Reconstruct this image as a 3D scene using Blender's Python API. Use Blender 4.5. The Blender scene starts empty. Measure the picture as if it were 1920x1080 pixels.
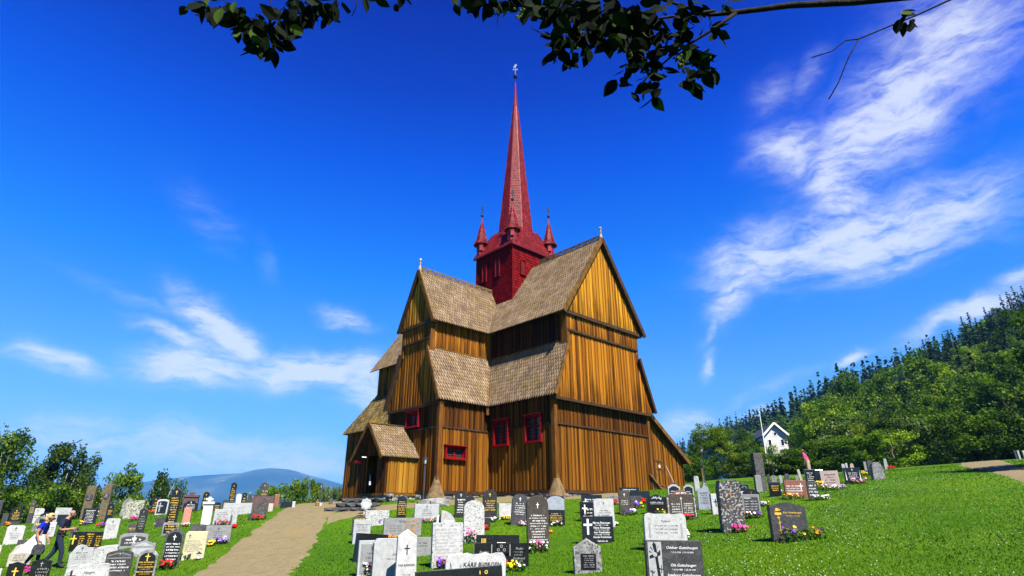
import bpy, math, random
import numpy as np
from mathutils import Vector, Matrix
RND = random.Random(11)
C = bpy.context.scene.collection
sc = bpy.context.scene
# ------------------------------------------------------------------ camera
F = 1083.0; TH = math.atan(428 / F); CT, ST = math.cos(TH), math.sin(TH)
CAM = np.array([0, 0, 1.6])
cd = bpy.data.cameras.new('camera'); cam = bpy.data.objects.new('camera', cd); C.objects.link(cam)
cd.sensor_width = 36; cd.lens = F / 1920 * 36; cd.clip_start = .05; cd.clip_end = 40000
cam.location = CAM; cam.rotation_euler = (math.pi / 2 + TH, 0, 0); sc.camera = cam
def ray(u, v):
    a = (u - 960) / F; b = (540 - v) / F
    return np.array([a, CT - ST * b, ST + CT * b])
def proj(P):
    d = np.asarray(P, float) - CAM
    f = d[1] * CT + d[2] * ST
    return 960 + F * d[0] / f, 540 - F * (-d[1] * ST + d[2] * CT) / f
# ------------------------------------------------------------------ helpers
def link(o, parent=None):
    C.objects.link(o)
    if parent: o.parent = parent
    return o
def tag(o, label=None, cat=None, group=None, kind=None):
    if label: o['label'] = label
    if cat: o['category'] = cat
    if group: o['group'] = group
    if kind: o['kind'] = kind
    return o
def empty(name, loc=(0, 0, 0), rz=0, label=None, cat=None, group=None, rx=0, ry=0):
    o = bpy.data.objects.new(name, None); o.empty_display_size = .2
    o.location = loc; o.rotation_euler = (rx, ry, rz); link(o)
    return tag(o, label, cat, group)
def org(o):
    p = Vector((0, 0, 0))
    while o: p += o.location; o = o.parent
    return p
class MB:
    def __init__(s): s.v = []; s.f = []; s.m = []; s.r = []; s.uv = []
    def face(s, pts, m=0, r=.5, uv=None):
        b = len(s.v); s.v.extend([tuple(p) for p in pts]); s.f.append(tuple(range(b, b + len(pts))))
        s.m.append(m); s.r.append(r); s.uv.append(uv)
    def mesh(s, vs, fs, m=0, r=.5):
        b = len(s.v); s.v.extend([tuple(p) for p in vs])
        for f in fs: s.f.append(tuple(i + b for i in f)); s.m.append(m); s.r.append(r); s.uv.append(None)
    def box(s, o, r, n, x0, x1, y0, y1, z0, z1, m=0, rr=.5):
        o = np.asarray(o, float); r = np.asarray(r, float); n = np.asarray(n, float); z = np.array([0, 0, 1.])
        P = [o + r * x + n * y + z * h for h in (z0, z1) for y in (y0, y1) for x in (x0, x1)]
        s.mesh(P, [(0, 1, 5, 4), (3, 2, 6, 7), (2, 0, 4, 6), (1, 3, 7, 5), (4, 5, 7, 6), (0, 2, 3, 1)], m, rr)
    def bar(s, a, b, w, h, up=(0, 0, 1), m=0, rr=.5):
        a = np.asarray(a, float); b = np.asarray(b, float); d = b - a; d /= np.linalg.norm(d)
        x = np.cross(d, up); x /= max(1e-9, np.linalg.norm(x)); y = np.cross(x, d)
        P = [q + x * i * w / 2 + y * j * h / 2 for q in (a, b) for i, j in ((-1, -1), (1, -1), (1, 1), (-1, 1))]
        s.mesh(P, [(0, 1, 5, 4), (1, 2, 6, 5), (2, 3, 7, 6), (3, 0, 4, 7), (3, 2, 1, 0), (4, 5, 6, 7)], m, rr)
    def tube(s, pts, rad, n=8, m=0, rr=.5, cap=True):
        pts = [np.asarray(p, float) for p in pts]; vs = []; x = None
        for i, p in enumerate(pts):
            d = pts[min(i + 1, len(pts) - 1)] - pts[max(i - 1, 0)]; d = d / max(1e-9, np.linalg.norm(d))
            if x is None: x = np.cross(d, (.3, 1, .2) if abs(d[1]) < .8 else (1, .2, .3))
            x = x - d * (x @ d); x /= np.linalg.norm(x); y = np.cross(d, x)
            q = rad[i] if hasattr(rad, '__len__') else rad
            vs += [p + (x * math.cos(k * 2 * math.pi / n) + y * math.sin(k * 2 * math.pi / n)) * q for k in range(n)]
        fs = [(i * n + k, i * n + (k + 1) % n, (i + 1) * n + (k + 1) % n, (i + 1) * n + k) for i in range(len(pts) - 1) for k in range(n)]
        if cap: fs += [tuple(range(n))[::-1], tuple(range((len(pts) - 1) * n, len(pts) * n))]
        s.mesh(vs, fs, m, rr)
    def lathe(s, o, prof, n=12, m=0, rr=.5):
        o = np.asarray(o, float); vs = []
        for r_, z in prof: vs += [o + np.array([math.cos(k * 2 * math.pi / n + math.pi / n) * r_, math.sin(k * 2 * math.pi / n + math.pi / n) * r_, z]) for k in range(n)]
        fs = [(i * n + k, i * n + (k + 1) % n, (i + 1) * n + (k + 1) % n, (i + 1) * n + k) for i in range(len(prof) - 1) for k in range(n)]
        fs.append(tuple(range((len(prof) - 1) * n, len(prof) * n)))
        s.mesh(vs, fs, m, rr)
    def build(s, name, mats, parent=None, local=False, smooth=False):
        me = bpy.data.meshes.new(name); v = np.array(s.v, float).reshape(-1, 3)
        if not local and parent: v = v - np.array(org(parent))
        me.from_pydata(v.tolist(), [], s.f)
        if not isinstance(mats, (list, tuple)): mats = [mats]
        for q in mats: me.materials.append(q)
        me.polygons.foreach_set('material_index', s.m)
        a = me.attributes.new('rnd', 'FLOAT', 'FACE'); a.data.foreach_set('value', s.r)
        if any(u is not None for u in s.uv):
            L = me.uv_layers.new(name='UVMap'); flat = []
            for f, u in zip(s.f, s.uv):
                for i in range(len(f)): flat += list(u[i]) if u is not None else [0, 0]
            L.data.foreach_set('uv', flat)
        if smooth: me.polygons.foreach_set('use_smooth', [True] * len(s.f))
        me.update()
        return link(bpy.data.objects.new(name, me), parent)
def np_mesh(name, v, f, rnd=None, mats=(), smooth=False, midx=None):
    """v (N,3), f (M,k) arrays of one face size"""
    me = bpy.data.meshes.new(name); k = f.shape[1]
    me.vertices.add(len(v)); me.vertices.foreach_set('co', np.ascontiguousarray(v, np.float32).ravel())
    me.loops.add(f.size); me.loops.foreach_set('vertex_index', np.ascontiguousarray(f, np.int32).ravel())
    me.polygons.add(len(f)); me.polygons.foreach_set('loop_start', np.arange(0, f.size, k, dtype=np.int32))
    for q in mats: me.materials.append(q)
    if midx is not None: me.polygons.foreach_set('material_index', np.ascontiguousarray(midx, np.int32))
    me.update(calc_edges=True)
    if rnd is not None:
        a = me.attributes.new('rnd', 'FLOAT', 'FACE'); a.data.foreach_set('value', np.ascontiguousarray(rnd, np.float32))
    me.polygons.foreach_set('use_smooth', np.full(len(f), smooth))
    return me
# ------------------------------------------------------------------ terrain
TP = np.array([(0.77, 18.56, .67), (2.83, 20.76, .85), (1.85, 15.85, .35), (6.33, 18.14, 1.2), (6.88, 15.73, 1.08), (11.5, 25.1, 2.3), (15.15, 28.9, 2.9),
    (18, 32.07, 3.35), (17.2, 28.7, 3.2), (-2.29, 14, .2), (-1.65, 16.2, .45), (-5.34, 22.3, .8), (-5.08, 28.6, 1.6), (-10.7, 20.1, .15), (-15.3, 28.3, 1.2),
    (-10.84, 26.6, 1.4), (-14.3, 20.3, .03), (-19.9, 25.2, .5), (-29.2, 42.4, 1.45), (-17.9, 39.6, 2.2), (-14.5, 40, 2.24), (1.27, 21.4, 1.06), (0.2, 24, 1.45),
    (4.8, 26.4, 1.75), (2.2, 31.5, 2.5), (-6, 33, 2.45), (-11, 41, 2.5), (0, 42, 2.9), (12, 37, 3.2), (15, 46, 3.9), (25, 51, 4.9), (33, 40, 5.15), (40, 46, 5.5), (46, 54, 5.5), (8.2, 9, .85),
    (0, 10, .1), (-13.5, 17, -.1), (0, 0, 0), (10, 0, .7), (-10, 0, -.5), (-20, 8, -.9), (20, 6, 1.8), (35, 20, 4.2), (-38, 28, -.4), (-25, 34, 1.2), (-45, 45, 0), (50, 30, 5.5), (20, 60, 5.0), (0, 60, 3.2), (-12, 52, 1.7), (-30, 58, .2), (-20, -10, -1.2), (20, -10, 1.2)])
def _k(r): return np.where(r > 1e-9, r * r * np.log(np.maximum(r, 1e-9)), 0)
_n = len(TP); _r = np.linalg.norm(TP[:, None, :2] - TP[None, :, :2], axis=2) / 20
_A = np.zeros((_n + 3, _n + 3)); _A[:_n, :_n] = _k(_r) + np.eye(_n) * .12
_A[:_n, _n] = _A[_n, :_n] = 1; _A[:_n, _n + 1:] = TP[:, :2] / 20; _A[_n + 1:, :_n] = TP[:, :2].T / 20
_W = np.linalg.solve(_A, np.concatenate([TP[:, 2], np.zeros(3)]))
def sstep(x, a, b):
    t = np.clip((x - a) / (b - a), 0, 1); return t * t * (3 - 2 * t)
def ground(x, y):
    x = np.asarray(x, float); y = np.asarray(y, float); sh = x.shape; x = x.ravel(); y = y.ravel()
    cx = np.clip(x, -46, 52); cy = np.clip(y, -12, 60)
    r = np.sqrt((cx[:, None] - TP[None, :, 0]) ** 2 + (cy[:, None] - TP[None, :, 1]) ** 2) / 20
    z = _k(r) @ _W[:_n] + _W[_n] + (cx * _W[_n + 1] + cy * _W[_n + 2]) / 20
    # valley falls away on the left and behind, wooded hillside climbs on the right
    left = 1 - sstep(x, -12, 22)
    t = np.maximum(0, y - 46) * left; z = z - 12 * (1 - np.exp(-t / 70.)) - 110 * sstep(t, 60, 1400)
    t = np.maximum(0, -x - 42); z = z - 10 * (1 - np.exp(-t / 60.)) - 80 * sstep(t, 60, 1400) * (1 - left * sstep(y, 46, 700))
    h = 59 * sstep(x, 50, 205) * sstep(y, 40, 95) * (1 - .55 * sstep(y, 500, 1500)) + 10 * sstep(x, 200, 600)
    h = h * (1 + .06 * np.sin(x * .05) * np.cos(y * .043))
    z = z + h - np.maximum(0, y - 1500) * .02 * (1 - left)
    return np.maximum(z, -135).reshape(sh)
def gz(x, y): return float(ground(np.array([x]), np.array([y]))[0])
_T = np.concatenate([np.arange(3, 70, .06), np.arange(70, 200, .5)])
def hit(u, v):
    """the point of the ground that this direction meets"""
    d = ray(u, v); P = CAM[None] + d[None] / d[1] * _T[:, None]
    g = P[:, 2] - ground(P[:, 0], P[:, 1]); i = np.where(g <= 0)[0]
    if len(i) == 0:
        i = int(np.argmin(g[_T < 75])); return np.array([P[i, 0], P[i, 1], P[i, 2] - g[i]])
    i = i[0]
    if i == 0: return P[0]
    a = g[i - 1] / (g[i - 1] - g[i]); q = P[i - 1] + (P[i] - P[i - 1]) * a
    return q
# ------------------------------------------------------------------ materials
def nodes(name):
    m = bpy.data.materials.new(name); m.use_nodes = True; nt = m.node_tree; nt.nodes.clear()
    out = nt.nodes.new('ShaderNodeOutputMaterial')
    def N(t, **k):
        n = nt.nodes.new('ShaderNode' + t)
        for a, b in k.items():
            if a.startswith('i_'):
                key = a[2:]; n.inputs[int(key) if key.isdigit() else key.replace('_', ' ')].default_value = b
            else: setattr(n, a, b)
        return n
    def L(a, b): nt.links.new(a, b)
    return m, N, L, out
def ramp(N, stops):
    r = N('ValToRGB'); e = r.color_ramp.elements
    while len(e) < len(stops): e.new(.5)
    for q, (p, c) in zip(e, stops): q.position = p; q.color = (*c, 1)
    return r
def MAT(name, stops, scale=5, detail=6, rough=.8, bump=.0, bscale=None, stretch=(1, 1, 1), coord='Object', rv=.0, spec=.12, speck=None, nrough=.55, coat=0, metal=0, patch=None):
    m, N, L, out = nodes(name); tc = N('TexCoord'); mp = N('Mapping'); mp.inputs['Scale'].default_value = stretch
    L(tc.outputs[coord], mp.inputs['Vector']); oi = N('ObjectInfo')
    ad = N('VectorMath', operation='ADD'); L(mp.outputs[0], ad.inputs[0])
    sc_ = N('VectorMath', operation='SCALE'); cb = N('CombineXYZ'); L(oi.outputs['Random'], cb.inputs[0]); L(oi.outputs['Random'], cb.inputs[2]); L(cb.outputs[0], sc_.inputs[0]); sc_.inputs['Scale'].default_value = 37
    L(sc_.outputs[0], ad.inputs[1]); vec = ad.outputs[0]
    nz = N('TexNoise', i_Scale=scale, i_Detail=detail, i_Roughness=nrough); L(vec, nz.inputs['Vector'])
    r = ramp(N, stops); L(nz.outputs['Fac'], r.inputs[0]); col = r.outputs[0]
    if patch:   # (colour, scale, lo, hi): stains or lichen with an edge of their own
        pc, ps, lo, hi = patch
        pn = N('TexNoise', i_Scale=ps, i_Detail=8, i_Roughness=.7); L(vec, pn.inputs['Vector']); pr = N('MapRange', i_1=lo, i_2=hi); L(pn.outputs['Fac'], pr.inputs[0])
        mx = N('Mix', data_type='RGBA'); L(pr.outputs[0], mx.inputs[0]); L(col, mx.inputs[6]); mx.inputs[7].default_value = (*pc, 1); col = mx.outputs[2]
    if speck:   # (colour, scale, threshold)
        s_c, s_s, s_t = speck
        vo = N('TexNoise', i_Scale=s_s, i_Detail=2); L(vec, vo.inputs['Vector']); mr = N('MapRange', i_1=s_t, i_2=s_t + .06); L(vo.outputs['Fac'], mr.inputs[0])
        mx = N('Mix', data_type='RGBA'); L(mr.outputs[0], mx.inputs[0]); L(col, mx.inputs[6]); mx.inputs[7].default_value = (*s_c, 1); col = mx.outputs[2]
    if rv:
        at = N('Attribute', attribute_name='rnd'); mr = N('MapRange', i_3=1 - rv, i_4=1 + rv); L(at.outputs['Fac'], mr.inputs[0])
        mu = N('VectorMath', operation='SCALE'); L(col, mu.inputs[0]); L(mr.outputs[0], mu.inputs['Scale']); col = mu.outputs[0]
    b = N('BsdfPrincipled', i_Roughness=rough); b.inputs['Specular IOR Level'].default_value = spec; b.inputs['Metallic'].default_value = metal
    if coat: b.inputs['Coat Weight'].default_value = coat; b.inputs['Coat Roughness'].default_value = .1
    L(col, b.inputs['Base Color'])
    if bump:
        bn = N('TexNoise', i_Scale=bscale or scale * 2, i_Detail=5); L(vec, bn.inputs['Vector']); bu = N('Bump', i_Strength=bump, i_Distance=.02); L(bn.outputs['Fac'], bu.inputs['Height']); L(bu.outputs[0], b.inputs['Normal'])
    L(b.outputs[0], out.inputs[0]); return m
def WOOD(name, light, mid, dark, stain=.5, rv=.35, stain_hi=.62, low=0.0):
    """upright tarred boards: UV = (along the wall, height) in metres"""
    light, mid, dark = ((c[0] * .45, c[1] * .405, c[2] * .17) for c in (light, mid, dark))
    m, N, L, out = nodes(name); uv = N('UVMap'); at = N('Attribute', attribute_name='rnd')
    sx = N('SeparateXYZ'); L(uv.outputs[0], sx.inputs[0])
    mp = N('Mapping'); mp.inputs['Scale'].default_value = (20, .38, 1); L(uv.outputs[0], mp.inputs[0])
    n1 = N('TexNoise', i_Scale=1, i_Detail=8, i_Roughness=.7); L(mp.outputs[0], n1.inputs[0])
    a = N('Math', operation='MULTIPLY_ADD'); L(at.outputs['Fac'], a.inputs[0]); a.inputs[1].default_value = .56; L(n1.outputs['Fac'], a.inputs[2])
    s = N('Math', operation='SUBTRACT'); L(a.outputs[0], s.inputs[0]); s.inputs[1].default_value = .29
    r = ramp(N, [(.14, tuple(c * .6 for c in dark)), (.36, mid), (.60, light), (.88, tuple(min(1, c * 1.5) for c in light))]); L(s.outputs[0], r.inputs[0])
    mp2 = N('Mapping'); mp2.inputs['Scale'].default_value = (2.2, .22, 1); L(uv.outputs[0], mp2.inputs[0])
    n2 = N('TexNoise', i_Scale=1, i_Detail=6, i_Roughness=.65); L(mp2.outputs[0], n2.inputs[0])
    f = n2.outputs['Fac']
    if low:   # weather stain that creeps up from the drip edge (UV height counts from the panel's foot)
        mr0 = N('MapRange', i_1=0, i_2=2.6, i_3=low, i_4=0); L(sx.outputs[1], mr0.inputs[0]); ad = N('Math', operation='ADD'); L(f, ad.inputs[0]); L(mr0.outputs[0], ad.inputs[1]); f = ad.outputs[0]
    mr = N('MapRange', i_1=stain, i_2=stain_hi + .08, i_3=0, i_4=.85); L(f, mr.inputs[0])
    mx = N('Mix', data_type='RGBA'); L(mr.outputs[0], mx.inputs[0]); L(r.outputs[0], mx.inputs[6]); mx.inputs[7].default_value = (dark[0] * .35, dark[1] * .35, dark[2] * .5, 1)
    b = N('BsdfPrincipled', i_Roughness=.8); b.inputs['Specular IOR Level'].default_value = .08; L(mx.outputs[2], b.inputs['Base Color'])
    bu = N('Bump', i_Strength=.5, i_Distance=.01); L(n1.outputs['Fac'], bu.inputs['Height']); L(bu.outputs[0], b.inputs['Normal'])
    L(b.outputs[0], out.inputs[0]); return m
def LEAF(name, stops, trans=.35, rough=.55, tcol=None, hue=True):
    m, N, L, out = nodes(name); at = N('Attribute', attribute_name='rnd'); r = ramp(N, stops); L(at.outputs['Fac'], r.inputs[0]); col = r.outputs[0]
    oi = N('ObjectInfo'); mr = N('MapRange', i_3=.72, i_4=1.3); L(oi.outputs['Random'], mr.inputs[0]); mu = N('VectorMath', operation='SCALE'); L(col, mu.inputs[0]); L(mr.outputs[0], mu.inputs['Scale'])
    b = N('BsdfPrincipled', i_Roughness=rough); b.inputs['Specular IOR Level'].default_value = .08; L(mu.outputs[0], b.inputs['Base Color'])
    t = N('BsdfTranslucent'); tm = N('Mix', data_type='RGBA', blend_type='MULTIPLY', i_0=1.0); L(mu.outputs[0], tm.inputs[6]); tm.inputs[7].default_value = tcol or (1.3, 1.5, .5, 1); L(tm.outputs[2], t.inputs[0])
    mx = N('MixShader', i_0=trans); L(b.outputs[0], mx.inputs[1]); L(t.outputs[0], mx.inputs[2]); L(mx.outputs[0], out.inputs[0]); return m
def PLAIN(name, c, rough=.6, **k): return MAT(name, [(.3, tuple(x * .82 for x in c)), (.7, tuple(min(1, x * 1.12) for x in c))], scale=9, rough=rough, **k)
# ------------------------------------------------------------------ sun and sky
SAZ, SEL = math.radians(149), math.radians(53)
SUN = np.array([math.sin(SAZ) * math.cos(SEL), math.cos(SAZ) * math.cos(SEL), math.sin(SEL)])
sl = bpy.data.lights.new('sun', 'SUN'); so = bpy.data.objects.new('sun', sl); C.objects.link(so)
sl.energy = 5.0; sl.angle = math.radians(.5); sl.color = (1, .94, .83)
so.rotation_euler = Vector(tuple(-SUN)).to_track_quat('-Z', 'Y').to_euler()
w = bpy.data.worlds.new('World'); sc.world = w; w.use_nodes = True; nt = w.node_tree; nt.nodes.clear()
def WN(t, **k):
    n = nt.nodes.new('ShaderNode' + t)
    for a, b in k.items():
        if a.startswith('i_'):
            key = a[2:]; n.inputs[int(key) if key.isdigit() else key].default_value = b
        else: setattr(n, a, b)
    return n
WL = nt.links.new
sky = WN('TexSky', sky_type='NISHITA', sun_disc=False, sun_elevation=SEL, sun_rotation=SAZ, altitude=300, air_density=1.0, dust_density=.3, ozone_density=2.2)
tcw = WN('TexCoord'); sep = WN('SeparateXYZ'); WL(tcw.outputs['Generated'], sep.inputs[0])
def wm(op, a, b=None, c=None):
    n = WN('Math', operation=op)
    for i, q in enumerate((a, b, c)):
        if q is None: continue
        if isinstance(q, (int, float)): n.inputs[i].default_value = q
        else: WL(q, n.inputs[i])
    return n.outputs[0]
el = wm('ARCSINE', sep.outputs[2]); az = wm('ARCTAN2', sep.outputs[0], sep.outputs[1])
eld = wm('MULTIPLY', el, 180 / math.pi); azd = wm('MULTIPLY', az, 180 / math.pi)
# deep clear northern summer sky: tint of the Nishita sky by height above the horizon
tr = WN('ValToRGB'); WL(wm('DIVIDE', eld, 60.), tr.inputs[0])
TINT = [(0, (.33, .56, 1.0)), (.083, (.38, .61, .82)), (.2, (.34, .74, 1.06)), (.367, (.06, .66, 1.55)), (.55, (.0, .35, 1.65)), (.667, (.0, .17, 1.25)), (.8, (.0, .07, .92))]
e = tr.color_ramp.elements
while len(e) < len(TINT): e.new(.5)
for q, (p, c) in zip(e, TINT): q.position = p; q.color = (*[x / 2 for x in c], 1)
mul = WN('Mix', data_type='RGBA', blend_type='MULTIPLY', i_0=1.0); WL(sky.outputs[0], mul.inputs[6]); WL(tr.outputs[0], mul.inputs[7])
# cirrus: wisps in directions of the sky, (azimuth, elevation, length, width, angle, strength)
CL = [(38.5, 31.8, 9.5, 4.0, 30, 1.1), (44, 35, 7, 5, 30, .85), (30, 31.2, 4.2, 2.4, -8, .85), (33.2, 27.2, 4.0, 3.2, 75, 1.1), (34, 22.6, 11.5, 3.2, 2, 1.1), (25, 22.4, 5.4, 3.0, 12, 1.05), (22, 19.2, 3.0, 1.8, 40, .9), (20, 16.8, 2.6, .6, 58, .5), (41, 23.4, 6, 2.2, 8, .8), (36, 19.8, 8, 1.1, 8, .6), (29, 36, 3.5, 2, 30, .28), (33, 37, 3, 1.6, 40, .3),
      (19, 13.3, 1.6, .7, 60, .6), (24, 11, 6, .8, 18, .32), (31.5, 12.7, 1.6, .45, 14, .95), (40, 15, 6, .9, 16, .8), (33.5, 10.6, 5, .8, 24, .35), (43.5, 16.5, 3, .8, 20, .7), (16.5, 7.6, 3.5, 1.5, 12, .9), (22, 8.6, 5, .8, 16, .5),
      (-27.8, 15.6, 5.0, 1.5, -30, 1.5), (-30.5, 14.4, 4.5, .9, -14, .8), (-29, 12.2, 5.0, 1.8, 4, 1.45), (-20, 12.7, 7.5, 1.7, 3, 1.35), (-14, 12.0, 3.8, 2.4, -10, 1.05), (-39, 11.4, 3.6, 1.0, -8, .95), (-17, 17.9, 2.8, .9, -14, .8), (-31, 25, 5, 2.2, -40, .17), (-25, 22, 3, 1, -60, .14), (-34, 17, 8, .8, -12, .22),
      (-24, 4.6, 19, 2.5, -4, .85), (-36, 5.2, 8, 1.4, -2, .7), (-12, 5.0, 8, 1.2, -8, .5), (-19, 1.5, 18, 2.0, 0, .7)]
cv = WN('CombineXYZ'); WL(azd, cv.inputs[0]); WL(eld, cv.inputs[1])
wp = WN('TexNoise', i_Scale=.22, i_Detail=4); WL(cv.outputs[0], wp.inputs['Vector'])
wv = WN('VectorMath', operation='MULTIPLY_ADD'); WL(wp.outputs['Color'], wv.inputs[0]); wv.inputs[1].default_value = (3, 3, 0); WL(cv.outputs[0], wv.inputs[2])
sw = WN('SeparateXYZ'); WL(wv.outputs[0], sw.inputs[0]); WX = wm('SUBTRACT', sw.outputs[0], 1.5); WY = wm('SUBTRACT', sw.outputs[1], 1.5)
tot = None
for (ca, ce, ln, wd, ang, k) in CL:
    A = math.radians(ang); dx = wm('SUBTRACT', WX, ca); dy = wm('SUBTRACT', WY, ce)
    p = wm('ADD', wm('MULTIPLY', dx, math.cos(A) / ln), wm('MULTIPLY', dy, math.sin(A) / ln))
    q = wm('SUBTRACT', wm('MULTIPLY', dy, math.cos(A) / wd), wm('MULTIPLY', dx, math.sin(A) / wd))
    g = wm('MULTIPLY', wm('EXPONENT', wm('MULTIPLY', wm('ADD', wm('MULTIPLY', p, p), wm('MULTIPLY', q, q)), -1.3)), k)
    tot = g if tot is None else wm('MAXIMUM', tot, g)
rot = WN('Mapping'); rot.inputs['Rotation'].default_value = (0, 0, math.radians(-22)); rot.inputs['Scale'].default_value = (.2, .62, 1); WL(wv.outputs[0], rot.inputs[0])
rm = WN('Mapping'); rm.inputs['Rotation'].default_value = (0, 0, math.radians(14)); rm.inputs['Scale'].default_value = (.2, .75, 1); WL(wv.outputs[0], rm.inputs[0])
side = wm('GREATER_THAN', azd, 5)
mv = WN('Mix', data_type='VECTOR'); WL(side, mv.inputs[0]); WL(rm.outputs[0], mv.inputs[4]); WL(rot.outputs[0], mv.inputs[5])
st = WN('TexNoise', i_Scale=1.0, i_Detail=10, i_Roughness=.66, i_Distortion=.1); WL(mv.outputs[1], st.inputs['Vector'])
dens = wm('MULTIPLY', wm('POWER', tot, .85), wm('MULTIPLY_ADD', st.outputs['Fac'], 2.45, -.52))
al = WN('MapRange', interpolation_type='SMOOTHSTEP'); WL(dens, al.inputs[0]); al.inputs[1].default_value = .0; al.inputs[2].default_value = .9; al.inputs[4].default_value = .80
cmix = WN('Mix', data_type='RGBA'); WL(al.outputs[0], cmix.inputs[0]); dbl = WN('VectorMath', operation='SCALE', i_3=2.0); WL(mul.outputs[2], dbl.inputs[0]); WL(dbl.outputs[0], cmix.inputs[6]); cmix.inputs[7].default_value = (5.2, 5.55, 5.95, 1)
bg = WN('Background', i_Strength=.056); WL(cmix.outputs[2], bg.inputs[0]); ow = WN('OutputWorld'); WL(bg.outputs[0], ow.inputs[0])
sc.view_settings.view_transform = 'Standard'; sc.view_settings.look = 'None'; sc.view_settings.gamma = 1; sc.view_settings.exposure = 1.6
w.cycles.sampling_method = 'MANUAL'; w.cycles.sample_map_resolution = 512
sc.cycles.max_bounces = 5; sc.cycles.diffuse_bounces = 2; sc.cycles.transparent_max_bounces = 8
# ================================================================== the church
A1 = math.radians(-43.2); E1 = np.array([math.sin(A1), math.cos(A1), 0]); E2 = np.array([math.cos(A1), -math.sin(A1), 0]); UP = np.array([0, 0, 1.])
def W(p, q, z): return E1 * p + E2 * q + UP * z
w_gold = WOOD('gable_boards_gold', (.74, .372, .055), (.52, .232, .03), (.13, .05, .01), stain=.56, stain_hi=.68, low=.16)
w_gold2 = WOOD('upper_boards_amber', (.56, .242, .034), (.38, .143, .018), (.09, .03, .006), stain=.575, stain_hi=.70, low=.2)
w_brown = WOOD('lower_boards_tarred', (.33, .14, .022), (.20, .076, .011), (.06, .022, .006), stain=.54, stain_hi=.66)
w_dark = WOOD('boards_tar_and_shade', (.17, .066, .013), (.085, .032, .008), (.025, .010, .004), stain=.52, stain_hi=.64)  # dark tar, with the shadow below the skirt eave painted in as well
w_shade = WOOD('boards_eave_shade', (.085, .034, .012), (.05, .02, .008), (.02, .008, .004), stain=.5, stain_hi=.6)  # black shade under the long eave, put into the board colour
w_porch = WOOD('porch_boards', (.50, .27, .06), (.40, .19, .04), (.22, .09, .02), stain=.68, stain_hi=.78)
w_trim = MAT('weathered_trim', [(.3, (0.0450, 0.0210, 0.0050)), (.7, (0.1500, 0.0735, 0.0150))], scale=3, stretch=(1, 1, 1), rough=.8, bump=.3, bscale=30)
w_trimb = MAT('tarred_post', [(.3, (.05, .018, .003)), (.7, (.15, .058, .007))], scale=3, stretch=(4, 4, .5), rough=.8)
w_black = MAT('tar_black_trim', [(.3, (.022, .012, .007)), (.7, (.06, .03, .014))], scale=4, rough=.75)
w_grey = MAT('grey_old_wood', [(.3, (0.0691, 0.0435, 0.0198)), (.7, (0.1728, 0.1142, 0.0528))], scale=6, rough=.85, bump=.3, rv=.25, bscale=40)
shingle = MAT('pine_shingle', [(.25, (0.0973, 0.0664, 0.0386)), (.5, (0.1598, 0.1117, 0.0690)), (.75, (0.2294, 0.1693, 0.1103))], scale=1.2, detail=8, rough=.85, rv=.24, bump=.3, bscale=60, patch=((.16, .11, .03), 1.1, .5, .72))
shingle_old = MAT('mossy_shingle', [(.25, (0.0576, 0.0407, 0.0135)), (.5, (0.1224, 0.0884, 0.0324)), (.75, (0.1944, 0.1427, 0.0648))], scale=1.6, detail=8, rough=.9, rv=.5, patch=((.18, .12, .015), .9, .5, .66))
under = MAT('roof_underlay', [(.3, (.03, .018, .01)), (.7, (.07, .04, .02))], scale=5, rough=.9)
red = MAT('red_shingle_paint', [(.3, (.105, .0025, .0032)), (.7, (.17, .0055, .0065))], scale=2.2, detail=8, rough=.5, rv=.5, spec=.28, bump=.5, bscale=16, patch=((.22, .022, .026), 1.4, .52, .75))
redwall = MAT('red_tower_paint', [(.3, (.075, .0016, .0022)), (.7, (.15, .004, .005))], scale=2.2, detail=8, rough=.7, rv=.4, spec=.05)
redtrim = MAT('red_window_paint', [(.3, (0.1260, 0.0017, 0.0022)), (.7, (0.1680, 0.0035, 0.0036))], scale=6, rough=.6, spec=.12)
glassm = MAT('dark_old_glass', [(.3, (.006, .007, .009)), (.7, (.02, .024, .03))], scale=3, rough=.12, spec=.6)
lead = PLAIN('lead_bars', (.07, .07, .07), rough=.5)
iron = PLAIN('black_iron', (.02, .022, .026), rough=.45)
white = PLAIN('white_paint', (.72, .70, .66), rough=.5)
stone_f = MAT('foundation_stone', [(.3, (0.0825, 0.0788, 0.0720)), (.5, (0.1650, 0.1613, 0.1512)), (.72, (0.3000, 0.2925, 0.2700))], scale=2.4, detail=8, rough=.9, bump=.6, bscale=12, rv=.45, patch=((.03, .03, .03), 5, .58, .66))
church = empty('stave_church', W(29.65, 28.4, 2.4), label='tarred brown wooden stave church with steep shingle roofs and a slender red spire', cat='church')
HOLES = []
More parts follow.
